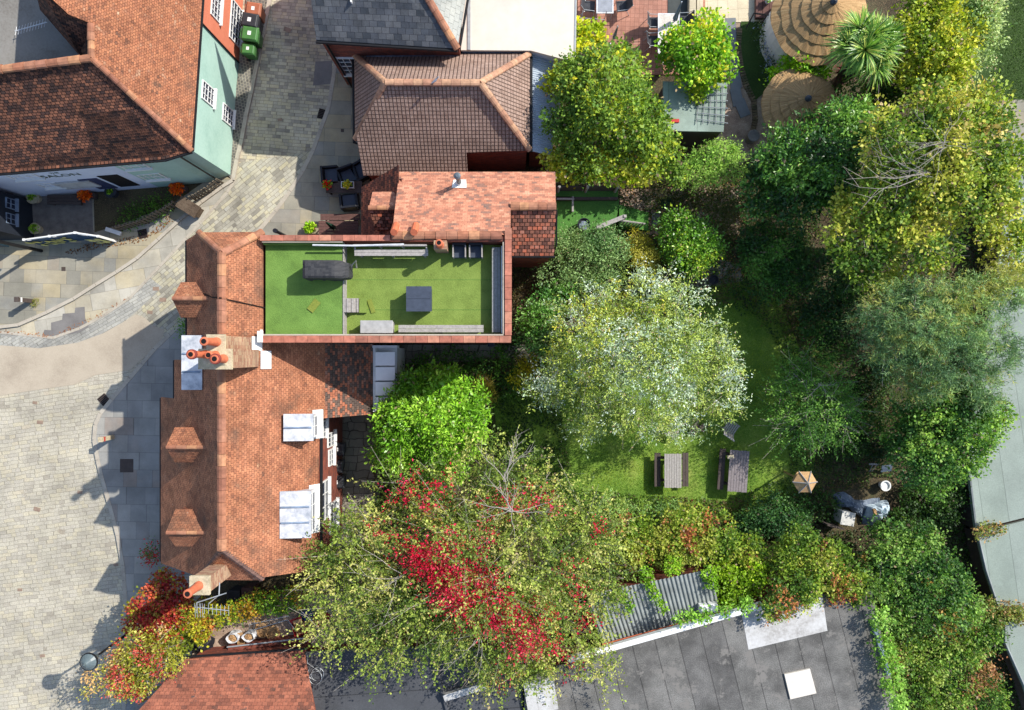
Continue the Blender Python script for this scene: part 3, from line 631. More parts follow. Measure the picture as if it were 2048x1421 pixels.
# ---------------------------------------------------------------- flat roofed terrace wing
tw = thing('terrace_wing', 'brick wing with bright artificial turf roof terrace inside red coping walls', 'building', (-4.5, 2.3, 0))
mb = MB(); mb.box(-8.9, .5, 0, -.05, 4.2, 5.98); mb.build('wall', M['brick'], tw)
mb = MB()
mb.box(-8.85, .7, 5.98, -6.07, 4.02, 6.74); mb.build('raised_turf', M['turf_blue'], tw)
mb = MB(); mb.box(-6.065, .7, 5.98, -.3, 4.02, 6.3); mb.build('turf', M['turf_yellow'], tw)
mb = MB(); mb.box(-8.88, 4.03, 5.985, -.05, 4.2, 7.1); mb.box(-8.88, .5, 5.985, -.05, .69, 7.1); mb.box(-.28, .695, 5.985, -.05, 4.025, 7.1); mb.build('parapet', M['brick'], tw)
mb = MB()
def copes(x0, y0, x1, y1, z, seg):
    L = math.hypot(x1-x0, y1-y0); k = round(L/seg)
    for i in range(k):
        a, b = i/k, (i+.975)/k
        if abs(x1-x0) > abs(y1-y0): mb.box(x0+(x1-x0)*a, y0, z, x0+(x1-x0)*b, y1, z+.07+random.uniform(0, .008))
        else: mb.box(x0, y0+(y1-y0)*a, z, x1, y0+(y1-y0)*b, z+.07+random.uniform(0, .008))
def cope(xa, ya, xb, yb, w, z=7.1, seg=.42):
    L = math.hypot(xb-xa, yb-ya); k = round(L/seg)
    for i in range(k):
        a, b = i/k, (i+.975)/k
        if abs(xb-xa) > abs(yb-ya): mb.box(xa+(xb-xa)*a, ya-w/2, z, xa+(xb-xa)*b, ya+w/2, z+.07+random.uniform(0, .01))
        else: mb.box(xa-w/2, ya+(yb-ya)*a, z, xa+w/2, ya+(yb-ya)*b, z+.07+random.uniform(0, .01))
cope(-8.9, 4.14, -4.3, 4.14, .2); cope(-8.9, .56, -.02, .56, .24); cope(-.13, .7, -.13, 4.5, .24)
mb.build('coping', M['coping'], tw)
mb = MB(); mb.box(-8.85, .69, 6.98, -.3, .74, 7.13); mb.box(-.33, .75, 6.98, -.28, 4.0, 7.13); mb.box(-8.85, 3.985, 6.76, -6.0, 4.02, 7.13); mb.build('capping_mortar', M['kerb'], tw)
mb = MB(); mb.box(-8.85, 3.93, 6.75, -6.07, 3.98, 7.0); mb.build('turf_upstand', M['turf_blue'], tw)
mb = MB(); mb.box(-6.07, .75, 6.0, -6.03, 3.95, 6.77); mb.build('deck_edge', M['grey_wood'], tw)
mb = MB(); mb.tube([(-8.9, .56, 7.05), (-8.9, .9, 7.05)], .05); mb.slab([(-9.0, .45, 7.19), (-8.8, .45, 7.19), (-8.8, .85, 7.19), (-9.0, .85, 7.19)], .05); mb.build('flashing', M['white'], tw)
mb = MB(); mb.tube([(-.36, .8, 6.85), (-.36, 3.9, 6.85)], .03, 6); mb.tube([(-.36, .8, 6.85), (-.36, .8, 6.2)], .03, 6); mb.build('downpipe', M['white_metal'], tw)
# small stack of the wing with one pot
mb = MB(); mb.box(-2.75, 3.72, 6.3, -2.3, 4.03, 7.3); st3 = mb.build('chimney', M['brick_pale'], tw); pot(st3, -2.52, 3.87, 7.3, .5, .15)
# down light and pipes on the shaded garden wall
mb = MB(); mb.box(-.95, .33, 4.2, -.68, .5, 4.35); mb.build('wall_light', M['black_plastic'], tw)
mb = MB(); mb.box(-4.9, .44, 5.2, -3.7, .5, 5.9); mb.build('dark_panel', M['soot'], tw)

# ---------------------------------------------------------------- orange tiled outbuilding with lean-to
ob = thing('orange_roofed_house', 'house with bright orange tiled north slope, metal flue and smaller dark tiled eastern slope', 'house', (-1.5, 6, 0))
mb = MB()
zO = lambda y: 7.15-.89*(y-4.25)
mb.slab([(-4.38, 7.12, zO(7.12)), (-4.25, 4.25, 7.15), (-.05, 4.25, 7.15), (-.05, 5.5, zO(5.5)), (1.62, 5.5, zO(5.5)), (1.68, 7.12, zO(7.12))])
rf = mb.build('roof', M['orange_tile'], ob)
mb = MB(); mb.ridge((-4.25, 4.23, 7.16), (-.35, 4.23, 7.16), .15, .4); mb.ridge((-.05, 5.48, zO(5.5)+.02), (1.64, 5.48, zO(5.5)+.02), .15, .36); mb.build('ridge_tile_row', M['ridge'], rf)
mb = MB(); mb.slab([(-.03, 5.46, zO(5.5)), (1.64, 5.46, zO(5.5)), (1.62, 3.83, 4.8), (-.0, 3.83, 4.8)]); mb.build('east_roof', M['shade_mix_tile'], ob)
mb = MB(); mb.prof([(4.3, 0), (7.0, 0), (7.0, zO(7.0)-.12), (4.3, 7.0)], -4.2, -.06, 'x'); mb.prof([(3.95, 0), (7.0, 0), (7.0, zO(7.0)-.12), (5.5, zO(5.5)-.12), (3.95, 4.75)], -.0, 1.52, 'x'); mb.build('wall', M['brick'], ob)
mb = MB(); mb.tube([(-.0, 3.8, 4.72), (1.66, 3.8, 4.72)], .05, 6); mb.tube([(1.66, 5.4, 5.8), (1.7, 4.2, 4.9), (1.7, 4.1, .2)], .035, 6); mb.build('gutter', M['gutter'], ob)
for x in (-4.12, -3.42): mb = MB(); mb.tube([(x, 4.62, 7.0), (x, 4.28, 7.5)], .13, 10); mb.build('chimney_pot', M['terracotta'], ob)
mb = MB(); mb.tube([(-2.0, 6.55, zO(6.5)), (-2.0, 6.55, zO(6.5)+1.1)], .09, 12); fl = mb.build('flue', plain('dark flue metal', c(70, 72, 76), .4, .5), ob)
mb = MB(); mb.lathe(-2.0, 6.55, [(.13, zO(6.5)+1.1), (.13, zO(6.5)+1.16), (.06, zO(6.5)+1.22)], 12); mb.build('cowl', plain('cowl metal', c(110, 122, 130), .4, .4), fl)
mb = MB(); mb.slab([(-2.28, 6.33, zO(6.33)+.04), (-1.72, 6.33, zO(6.33)+.04), (-1.76, 6.72, zO(6.72)+.04), (-2.24, 6.72, zO(6.72)+.04)], .03); mb.lathe(-2.0, 6.55, [(.17, zO(6.5)-.05), (.1, zO(6.5)+.2)], 12); mb.build('flashing', M['white'], fl)
zL = lambda x: 5.15+1.03*(x+4.3)
mb = MB(); mb.slab([(-6.15, 4.22, zL(-6.15)), (-6.12, 6.83, zL(-6.12)), (-4.33, 7.25, zL(-4.33)), (-4.3, 4.22, zL(-4.3))]); lr = mb.build('lean_to_roof', M['dark_tile'], ob)
mb = MB(); mb.prof([(-6.05, 0), (-4.22, 0), (-4.22, zL(-4.3)-.1), (-6.05, zL(-6.05)-.12)], 4.25, 6.75); mb.build('lean_to_wall', M['brick'], ob)
mb = MB(); mb.slab([(-5.4, 5.56, 5.42), (-4.4, 5.56, 5.42), (-4.4, 6.28, 4.88), (-5.36, 6.28, 4.88)], .06); dd = mb.build('dormer', M['orange_tile'], ob); mb = MB(); mb.slab([(-5.4, 5.54, 5.42), (-4.4, 5.54, 5.42), (-4.45, 4.84, 4.75), (-5.3, 4.84, 4.75)], .06); mb.build('shaded_slope', M['shade_mix_tile'], dd); mb = MB(); mb.prof([(4.9, 3.9), (6.2, 3.9), (6.2, 4.82), (5.56, 5.3), (4.9, 4.72)], -5.3, -4.4, 'x'); mb.build('dormer_wall', M['brick'], dd)  # darker tiles paint the shade on the dormer's south slope
mb = MB(); mb.ridge((-5.42, 5.55, 5.43), (-4.4, 5.55, 5.43), .09, .33); mb.build('ridge_tile_row', M['ridge'], dd)

# ---------------------------------------------------------------- brown hipped tile building
pb = thing('brown_tiled_building', 'single storey building under brown hipped concrete tiles with buff ridge', 'building', (-2.9, 10, 0))
zr = 5.36
mb = MB(); A = (-4.8, 10.32, zr); B = (-1.21, 10.3, zr)
NW, NE, SE, SW = (-6.44, 12.25, 3.2), (.73, 12.3, 3.2), (.73, 8.36, 3.2), (-6.4, 8.8, 3.2)
mb.slab([A, B, NE, NW]); mb.slab([A, NW, SW])
mb.slab([A, B, SE, (-1.86, 8.28, 3.12), (-1.86, 7.55, 2.3), (-6.25, 7.55, 2.3), (-6.25, 8.8, 3.66)]); mb.slab([B, NE, SE])
rf = mb.build('roof', M['pantile'], pb)
mb = MB(); mb.ridge(A, B, .13, .36)
for q, e in ((NW, A), (SW, A), (NE, B), (SE, B)): mb.ridge(Vector(q)+Vector((0, 0, .02)), e, .12, .34)
mb.build('ridge_tile_row', M['ridge_buff'], rf)
mb = MB(); mb.box(-6.25, 8.35, 0, .6, 12.0, 3.1); mb.box(-6.12, 7.65, 0, -1.98, 8.34, 2.2); mb.build('wall', M['brick'], pb)
mb = MB(); mb.tube([(-6.5, 12.2, 3.1), (-6.46, 8.7, 3.1)], .06, 6); mb.tube([(-6.5, 8.7, 3.1), (-6.0, 8.55, 3.1), (-6.3, 8.5, .2)], .04, 6); mb.tube([(.78, 12.2, 3.1), (.78, 8.3, 3.1)], .06, 6); mb.build('gutter', M['gutter'], pb)
def corr(name, A, B, C_, D, n, amp, mat, parent, ribs='u', **kw):
    A, B, C_, D = map(Vector, (A, B, C_, D)); mb = MB(); V = []; prf = (0, 0, amp, amp)
    k = n*4
    for i in range(k+1):
        t = i/k; p = A.lerp(B, t); q = D.lerp(C_, t); h = (0, .35, 1, .65)[i % 4]*amp if amp < .045 else (0, 0, 1, 1)[i % 4]*amp
        V += [p+Vector((0, 0, h)), q+Vector((0, 0, h))]
    F = [(2*i, 2*i+1, 2*i+3, 2*i+2) for i in range(k)]
    mb.mesh(V, F); return mb.build(name, mat, parent, **kw)
corr('clear_sheet_roof', P(1060, 104, 2.9), P(1060, 302, 2.9), P(1102, 312, 2.6), P(1136, 122, 2.6), 46, .03, M['sheet_clear'], pb)
mb = MB(); p = P(1130, 122, 2.5); mb.box(.75, 8.5, 0, 1.4, 12, 2.4); mb.build('lean_to_wall', M['brick'], pb)

# ---------------------------------------------------------------- slate roofed brick building and flat cream roof
sb = thing('slate_roofed_house', 'brick house under dark slates with orange hip tiles at the lane edge', 'house', (-4.5, 13.5, 0))
mb = MB(); e0, e1 = (-7.53, 12.12, 4.9), (-2.1, 11.78, 4.9); h1 = (-3.09, 13.2, 5.85); h2 = (-5.2, 16.2, 8.0)
mb.slab([e0, e1, h1, h2, (-7.4, 16.2, 8.0)]); rf = mb.build('roof', M['slate'], sb)
mb = MB(); mb.slab([e1, (-1.8, 13.65, 4.9), (-1.3, 17.5, 4.9), (-5.2, 16.3, 8.0), h1]); mb.build('east_roof', M['slate_pale'], sb)
mb = MB(); mb.ridge(e1, h2, .14, .4); mb.build('hip_tiles', M['ridge'], rf)
mb = MB(); mb.box(-7.4, 12.15, 0, -2.1, 18, 4.8); mb.build('wall', M['brick'], sb)
mb = MB(); mb.tube([(-7.55, 12.06, 4.82), (-2.1, 11.72, 4.82)], .06, 6); mb.tube([(-7.2, 12.06, 4.8), (-7.2, 12.06, .1)], .045, 6); mb.tube([(-2.02, 11.8, 4.84), (-1.7, 13.7, 4.84), (-1.3, 17, 4.84)], .05, 6); mb.build('gutter', M['gutter'], sb)
q = wallpt(700, 132, (-7.4, 12.13), (-2, 12.13)); window(sb, (q.x, 12.13, q.z), (1, 0), (0, -1), .8, 1.7, 3, 4)
mb = MB(); mb.box(-5.9, 11.98, 3.3, -2.2, 12.13, 3.38); mb.build('flashing', M['lead_blue'], sb)
mb = MB(); s_ = [(-6.4, 13.4), (-5.9, 13.6), (-5.75, 13.2)]
for x, y in ((-6.0, 13.1), (-5.5, 13.4)): mb.box(x, y, 4.9+.76*(y-12)-.0, x+.05, y+.2, 4.9+.76*(y-12)+.16)
mb.build('roof_clip', M['white'], rf)
fb = thing('cream_flat_building', 'building with a large plain cream white flat roof beside the brick terrace', 'building', (.3, 14, 0))
pts = [P(x, y, 3.4) for x, y in [(930, -160), (1157, -160), (1151, 118), (1130, 120), (1062, 102), (922, 101)]]
mb = MB(); mb.prism([(p.x, p.y) for p in pts], 3.3, 3.42); mb.build('roof', M['offwhite'], fb)
mb = MB(); mb.prism([(p.x*.99, p.y+.06) for p in pts], 0, 3.29); mb.build('wall', M['pale_wall'], fb)
mb = MB(); a, b = P(1154, -160, 3.4), P(1149, 118, 3.4); mb.tube([a, b], .05, 6); a, b = P(938, -60, 3.45), P(938, 100, 3.45); mb.box(a.x-.06, b.y, 3.42, a.x+.06, a.y, 3.46); mb.build('edge_trim', M['grey_metal'], fb)

# ---------------------------------------------------------------- corner cottages (mint, orange and lilac fronts)
cb = thing('corner_cottages', 'L shaped tiled cottage row with mint green, orange and lilac painted walls', 'house', (-14, 10, 0))
C0 = Vector((-12.58, 8.02, 4.3)); N1 = Vector((-11.9, 18, 4.3)); W1 = Vector((-26, 6.65, 4.3))
K0 = Vector((-14.87, 10.5, 7.0))
zc = lambda x, y: 4.3+1.17*((-12.58+(y-8.02)*.068)-x)
mb = MB(); pa = Vector((-14.85, 11.7, 0)); pa.z = zc(pa.x, pa.y); pb_ = Vector((-15.3, 11.75, 0)); pb_.z = zc(pb_.x, pb_.y); pc = Vector((-15.6, 18, 0)); pc.z = zc(pc.x, pc.y)-.2
K0.z = zc(K0.x, K0.y)
pd = Vector((-15.9, 12.4, 0)); pd.z = zc(pd.x, pd.y)
mb.slab([C0, N1, pc, pd, pb_, pa, K0]); rf = mb.build('roof', M['cottage_tile'], cb)
KW = Vector((-26, 9.6, K0.z-.1)); 
mb = MB(); mb.slab([C0, (-13.62, 7.70, 4.3), W1, KW, (-18, 10.11, K0.z-.03), K0]); mb.build('south_roof', M['shade_row_tile'], cb)
mb = MB(); mb.ridge(C0+Vector((0, 0, .02)), K0+Vector((0, 0, .04)), .1, .36); mb.ridge(K0, (-18, 10.11, K0.z), .15, .4); mb.ridge((-18, 10.11, K0.z), KW, .15, .4); mb.ridge(K0, pa, .12, .3); mb.build('ridge_tile_row', M['ridge'], rf)
# lower hipped flank towards the flat roof
fz = 5.4
mb = MB(); mb.slab([K0+Vector((-.05, .02, -.05)), pa+Vector((-.05, 0, -.05)), pb_+Vector((-.05, 0, -.05)), pd+Vector((-.05, 0, -.05)), P(70, -20, fz+.9), P(80, 20, fz+.5), P(150, 95, fz+.06), P(165, 118, fz+.06)], .1); mb.build('flank_roof', M['shade_row_tile'], cb)
mb = MB(); mb.prism([(-26, 9.9), (-18, 10.2), (-15.0, 10.55), (-15.6, 12.5), (-16.5, 18), (-26, 18)], 4.4, fz); mb.build('flat_roof', M['grey_concrete'], cb)
def wallprism(poly, z0, z1, name, mat):
    mb = MB(); mb.prism(poly, z0, z1); return mb.build(name, mat, cb)
Xw = lambda y: -12.68+(y-8.02)*.068
w1 = wallprism([(Xw(8.1), 8.1), (Xw(13.2), 13.2), (-16, 13.2), (-16, 9), (-15.9, 7.55), (-13.62, 7.78)], 0, 4.2, 'mint_wall', M['mint'])
w2 = wallprism([(Xw(13.21), 13.21), (Xw(18), 18), (-17, 18), (-16, 13.21)], 0, 4.2, 'orange_wall', M['orange_wall'])
w3 = wallprism([(-15.91, 7.55), (-15.91, 9), (-26, 8.6), (-26, 6.75)], 0, 4.2, 'lilac_wall', M['pale_wall'])
mb = MB(); mb.tube([C0+Vector((.03, 0, -.06)), N1+Vector((.03, 0, -.06))], .05, 6); mb.tube([C0+Vector((0, -.05, -.06)), Vector((-13.62, 7.65, 4.24)), W1+Vector((0, -.05, -.06))], .05, 6); mb.tube([(Xw(13.1)+.05, 13.15, 4.2), (Xw(13.1)+.05, 13.15, .1)], .035, 6)
mb.tube([(-13.15, 7.86, 4.2), (-13.15, 7.82, .1)], .04, 6); mb.build('gutter', M['gutter'], cb)
EA, EB = (Xw(8), 8), (Xw(14), 14)
al = Vector((Xw(14)-Xw(8), 6)).normalized(); out = (al.y, -al.x)
for (px, py, w, h, cc_, rr, par) in [(415, 188, .75, 1.15, 3, 4, w1), (455, 231, .75, 1.15, 3, 4, w1), (471, 48, 1.7, 1.25, 5, 4, w2), (431, 14, 1.0, .9, 4, 3, w2)]:
    q = wallpt(px, py, EA, EB); window(par, q, (al.x, al.y), out, w, h, cc_, rr)
SA, SB = (-13.62, 7.78), (-26, 6.75); al2 = Vector((12.38, 1.03)).normalized(); o2 = (al2.y, -al2.x)
for (px, py, w, h, cc_, rr, par) in [(268, 331, 1.0, .7, 3, 2, w1), (305, 352, .95, .9, 4, 2, w1), (48, 352, 1.1, .7, 3, 2, w3), (100, 369, .8, .7, 3, 2, w3)]:
    q = wallpt(px, py, SA, SB); q = q+Vector((o2[0], o2[1], 0))*.01; window(par, q, (al2.x, al2.y), o2, w, h, cc_, rr)
q = wallpt(122, 350, SA, SB); lettering(w3, 'SALON', q+Vector((o2[0], o2[1], 0))*.03, (al2.x, al2.y), .5, plain('dark green lettering', c(70, 90, 70)))
q = wallpt(108, 345, SA, SB); q.z = min(q.z, 3.95); lettering(w3, 'THE', q+Vector((o2[0], o2[1], 0))*.03, (al2.x, al2.y), .2, bpy.data.materials['dark green lettering'])
# doors and shop board
def doorbox(px, py, w, h, mat, name, par, d=.06):
    q = wallpt(px, py, SA, SB); a = Vector((al2.x, al2.y, 0)); o = Vector((o2[0], o2[1], 0)); mb = MB()
    pts = [q+a*u+o*dd_+Vector((0, 0, z)) for z in (-h/2, h/2) for u, dd_ in ((-w/2, d), (w/2, d), (w/2, -.02), (-w/2, -.02))]
    mb.mesh(pts, [(3, 2, 1, 0), (4, 5, 6, 7), (0, 1, 5, 4), (1, 2, 6, 5), (2, 3, 7, 6), (3, 0, 4, 7)]); return mb.build(name, mat, par)
doorbox(238, 360, .85, 1.9, M['soot'], 'door', w1)
doorbox(155, 367, 1.5, 1.0, M['repair'], 'shop_board', w3, .1)
doorbox(196, 366, .8, 1.7, plain('navy door', c(54, 60, 92)), 'door', w3)
# black wing at the salon's left
bw = thing('black_walled_wing', 'black painted wing with small windows beside the lilac salon front', 'building', (-20, 6, 0))
mb = MB(); mb.prism([(-21.6, 6.95), (-21.5, 5.2), (-28, 5.0), (-28, 6.9)], 0, 3.6); mb.build('wall', M['black_wall'], bw)
mb = MB(); mb.prism([(-21.5, 7.0), (-21.4, 5.1), (-28, 4.9), (-28, 7.0)], 3.6, 3.75); mb.build('roof', M['slate'], bw)
for yy in (6.5, 5.85): window(bw, (-21.55, yy, 1.6), (0, 1), (1, 0), .45, .6, 2, 2, 'lead_blue', frame=.03)

# ---------------------------------------------------------------- buildings along the bottom
M['dappled_tile'] = tilemat('shade dappled red roof tiles', .2, .13, [c(84, 66, 58), c(138, 82, 62), c(162, 94, 68), c(174, 104, 76), c(150, 88, 66)], c(80, 52, 44), .01, lap=1.2, bump=.6, dist=.012, clump=.3, stain_or_dapple=(c(88, 72, 66), 2.2, .6), dscale=.8, dirt=(.72, 1.14), jit=.6)  # dark patches in the colour paint dappled tree shade
rb = thing('red_tiled_house', 'red tiled roof in dappled shade at the bottom left corner', 'house', (-11, -14, 0))
zB = lambda y: 3.5+.8*(-12.15-y)
mb = MB(); p1, p2 = P(372, 1318, 3.5), P(604, 1302, 3.5); 
mb.slab([(p1.x, p1.y, zB(p1.y)), (p2.x, p2.y, zB(p2.y)), (-7.6, -13.8, zB(-13.8)), (-7.4, -17, zB(-17)), (-15.6, -17, zB(-17)), (-14.45, -13.75, zB(-13.75))]); mb.build('roof', M['dappled_tile'], rb)
mb = MB(); mb.prism([(p1.x+.1, p1.y-.15), (p2.x-.1, p2.y-.15), (-7.6, -17), (-15.2, -17), (-14.3, -13.75)], 0, 3.3); mb.build('wall', M['brick'], rb)
mb = MB(); mb.tube([(p1.x, p1.y+.06, 3.45), (p2.x+.2, p2.y+.06, 3.45)], .05, 6); mb.build('gutter', M['gutter'], rb)
fl1 = thing('black_felt_building', 'low building with blue black felt roof behind the flowering hawthorn', 'building', (-4, -13.5, 0))
zf1 = 2.9; pts = [P(x, y, zf1) for x, y in [(604, 1306), (760, 1294), (1045, 1300), (1045, 1600), (600, 1600)]]
mb = MB(); mb.prism([(p.x, p.y) for p in pts], 2.75, zf1); mb.build('roof', M['felt_blue'], fl1)
mb = MB(); mb.prism([(p.x*.99, p.y-.1) for p in pts], 0, 2.74); mb.build('wall', M['brick'], fl1)
mb = MB()
for a, b, w in (((888, 1398), (972, 1372), .26), ((1052, 1400), (1112, 1390), 1.2)):
    A, B = P(*a, 3.2), P(*b, 3.2); n = Vector((-(B-A).y, (B-A).x, 0)).normalized()*w
    mb.slab([A-n*.5, B-n*.5, B+n*.6+Vector((0, 0, .05)), A+n*.6+Vector((0, 0, .05))], .25)
mb.build('skylight', M['repair'], fl1)
mb = MB(); A, B = P(863, 1308, 2.95), P(900, 1440, 2.95); mb.tube([A, B], .09, 6); mb.build('roof_kerb', M['felt_blue'], fl1)
gb = thing('grey_felt_building', 'wide flat grey felt roof with white repair patches below the ivy', 'building', (7, -13, 0))
zf = 3.0; gp = [(1048, 1358), (1130, 1328), (1240, 1288), (1370, 1254), (1520, 1216), (1640, 1190), (1700, 1180), (1745, 1186), (1757, 1240), (1775, 1330), (1800, 1421), (1835, 1600), (1048, 1600)]
pts = [P(x, y, zf) for x, y in gp]
mb = MB(); mb.prism([(p.x, p.y) for p in pts], 2.8, zf); gr = mb.build('roof', M['felt'], gb)
mb = MB(); mb.prism([(p.x*.99+.05, p.y-.1) for p in pts], 0, 2.79); mb.build('wall', M['brick'], gb)
mb = MB()
A, B = P(1135, 1322, 3.2), P(1525, 1212, 3.2); d = (B-A).normalized(); n = Vector((-d.y, d.x, 0)); mb.prism([(A+n*.12)[:2], (B+n*.12)[:2], (B-n*.1)[:2], (A-n*.1)[:2]], 3.0, 3.24); mb.build('parapet', M['white'], gb)
mb = MB(); mb.prism([P(x, y, 3.01)[:2] for x, y in [(1482, 1222), (1600, 1195), (1645, 1196), (1655, 1262), (1497, 1300)]], 3.0, 3.008); mb.build('coating_patch', M['repair'], gr)
mb = MB(); mb.prism([P(x, y, 3.03)[:2] for x, y in [(1568, 1348), (1619, 1337), (1632, 1386), (1580, 1398)]], 3.0, 3.08); rh = mb.build('roof_hatch', M['offwhite'], gr); mb = MB(); hp = [P(x, y, 3.03) for x, y in [(1569, 1348), (1619, 1338), (1631, 1386), (1580, 1397)]]; mb.tube(hp+[hp[0]], .01, 4); mb.build('hatch_edge', M['kerb'], rh)
mb = MB(); A, B = P(1745, 1240, 3.1), P(1778, 1350, 3.1); d = (B-A).normalized(); n = Vector((-d.y, d.x, 0)); mb.prism([(A+n*.08)[:2], (B+n*.08)[:2], (B-n*.08)[:2], (A-n*.08)[:2]], 3.0, 3.14); mb.build('edge_gutter', M['lead_blue'], gr)
cs = thing('corrugated_shed', 'lean-to with dark grey corrugated sheet roof half covered by vines', 'shed', (4.5, -10, 0))
corr('roof', P(1170, 1190, 2.7), P(1422, 1138, 2.7), P(1440, 1226, 2.4), P(1205, 1288, 2.4), 30, .055, M['sheet_grey'], cs)
mb = MB(); mb.prism([P(x, y, 2.4)[:2] for x, y in [(1175, 1200), (1418, 1148), (1435, 1220), (1208, 1280)]], 0, 2.3); mb.build('wall', M['brick'], cs)
mb = MB(); A, B = P(1205, 1292, 2.7), P(1440, 1228, 2.7); mb.tube([A, B], .08, 6); mb.build('mortar_flaunching', M['terracotta'], cs)
# pale green roofed sheds on the right
for i, (px_, z, lab) in enumerate([([(1936, 935), (1950, 800), (1975, 640), (2003, 480), (2008, 345), (2300, 335), (2300, 985), (2048, 1036), (1951, 1060)], 1.3, 'long grey green felt roofed shed emerging from under the trees at the right'),
                           ([(1953, 1066), (2048, 1042), (2300, 990), (2300, 1180), (2048, 1228), (1995, 1215), (1970, 1140)], 1.18, 'middle grey green felt roof with ivy along its seam at the right edge'),
                           ([(2008, 1245), (2048, 1238), (2300, 1200), (2300, 1600), (2120, 1600), (2048, 1375), (2008, 1285)], 1.0, 'lowest grey green felt roof in the bottom right corner')]):
    pts = [P(x, y, z) for x, y in px_]; mb = MB(); p0 = pts[0]
    t = thing('felt_roofed_shed', lab, 'shed', (p0.x+2, p0.y, 0))
    mb.prism([(p.x, p.y) for p in pts], z-.14, z); mb.build('roof', M['shed_felt'], t)
    mb = MB(); mb.prism([(p.x+.1, p.y*1.0) for p in pts[:]], 0, z-.15); mb.build('wall', M['dark_wood'], t)
    mb = MB(); e = [pts[k] for k in ((0, 1, 2, 3, 4) if i == 0 else (0, 6, 5) if i == 1 else (0, 6, 5))]
    mb.tube([Vector((p.x+.03, p.y, z+.02)) for p in e], .05, 5); mb.build('edge_trim', M['sheet_grey'], t)
    if i == 0: mb = MB(); mb.tube([(pts[8].x+.03, pts[8].y, z+.02), (pts[0].x+.03, pts[0].y, z+.02)], .05, 5); mb.build('edge_trim', M['sheet_grey'], t)

# windows and plaster strip on the courtyard side of the main house
for (y, z, w, h) in ((-3.0, 3.5, .7, .9), (-3.55, 2.2, .6, 1.1), (-4.3, 2.2, .7, .8), (-5.9, 3.2, 1.6, 1.1), (-6.9, 1.8, 1.3, 1.2)):
    window(wall, (-7.64, y, z), (0, 1), (1, 0), w, h, 3, 2)
# ---------------------------------------------------------------- street things
def wheelie(mat, body_only=False):
    t = thing('wheelie_bin', 'bin', 'wheelie bin')
    mb = MB(); V = []
    for z, hx, hy in ((.08, .20, .22), (.9, .27, .32), (.96, .285, .34)):
        V += [(-hx, -hy, z), (hx, -hy, z), (hx, hy, z), (-hx, hy, z)]
    mb.mesh(V, [(3, 2, 1, 0), (8, 9, 10, 11)]+[(4*k+i, 4*k+(i+1) % 4, 4*k+4+(i+1) % 4, 4*k+4+i) for k in (0, 1) for i in range(4)])
    b = mb.build('body', mat, t, bevel=.015)
    mb = MB(); V = [(-.3, -.36, .97), (.3, -.36, .97), (.3, .34, .97), (-.3, .34, .97), (-.22, -.28, 1.05), (.22, -.28, 1.05), (.24, .26, 1.07), (-.24, .26, 1.07)]
    mb.mesh(V, [(3, 2, 1, 0), (4, 5, 6, 7), (0, 1, 5, 4), (1, 2, 6, 5), (2, 3, 7, 6), (3, 0, 4, 7)]); l = mb.build('lid', mat, t, bevel=.02)
    mb = MB(); mb.box(-.08, -.08, 1.065, .08, .06, 1.072); mb.build('sticker', M['white'], l)
    mb = MB(); mb.tube([(-.2, .38, .93), (.2, .38, .93)], .02, 6); mb.build('handle', mat, t)
    for x in (-.24, .24): mb = MB(); mb.tube([(x-.03, .26, .1), (x+.03, .26, .1)], .1, 12); mb.build('wheel', M['black_plastic'], t)
    return t
w0 = wheelie(M['bin_green']); w0['group'] = 'wheelie bins against the orange wall'
bl = wheelie(M['bin_black']); bl['group'] = w0['group']; bn = wheelie(M['bin_brown']); bn['group'] = w0['group']
def binpos(px, py): p = P(px, py, 1.07); return (p.x, p.y, .11)
put(w0, binpos(501, 70), 82, 1.08); w0['label'] = 'larger green wheelie bin next to the dark grey one'
g2 = dup(w0, binpos(494, 96), 85, 'smallest green wheelie bin at the lower end of the bin row', scale=.86)
put(bl, binpos(501, 43), 80, 1.08); bl['label'] = 'dark grey wheelie bin between the brown and green bins'
put(bn, binpos(507, 19), 82); bn['label'] = 'wheelie bin with a brown lid at the upper end of the row'
# bollards
def bollard(px, py, lab, band):
    p = P(px, py); t = thing('bollard', lab, 'bollard', (p.x, p.y, .11), 'square street bollards')
    mb = MB(); mb.box(p.x-.08, p.y-.09, .11, p.x+.08, p.y+.09, 1.05); mb.box(p.x-.1, p.y-.11, 1.05, p.x+.1, p.y+.11, 1.12); mb.build('post', M['dark_wood'] if not band else M['stone_cap'], t)
    mb = MB(); mb.box(p.x-.09, p.y-.1, .85, p.x+.09, p.y+.1, .95); mb.build('band', M['crate_red'] if band else M['white'], t)
bollard(66, 603, 'short grey bollard with weeds at its foot in the salon pavement', 0)
bollard(228, 874, 'pale bollard with a red band on the house pavement kerb', 1)
# lamp post at the lower left
def lamp(px, py, h, lab):
    p = P(px, py); t = thing('street_lamp', lab, 'street lamp', (p.x, p.y, 0))
    mb = MB(); mb.lathe(p.x, p.y, [(.12, 0), (.12, .8), (.07, .9), (.045, h-.7), (.045, h-.6)], 10); mb.build('pole', M['gutter'], t)
    mb = MB(); mb.lathe(p.x, p.y, [(.1, h-.6), (.3, h-.15), (.33, h-.12), (.33, h-.08), (.2, h+.05), (.06, h+.15), (.03, h+.25)], 16); mb.build('lantern', plain('lantern glass', c(96, 110, 112), .2), t)
    mb = MB(); mb.lathe(p.x, p.y, [(.345, h-.13), (.35, h-.1), (.345, h-.07), (.3, h-.06)], 16); mb.build('lantern_rim', M['gutter'], t)
lamp(306, 1231, 5.1, 'black street lamp with a round glass lantern beside the red creeper')
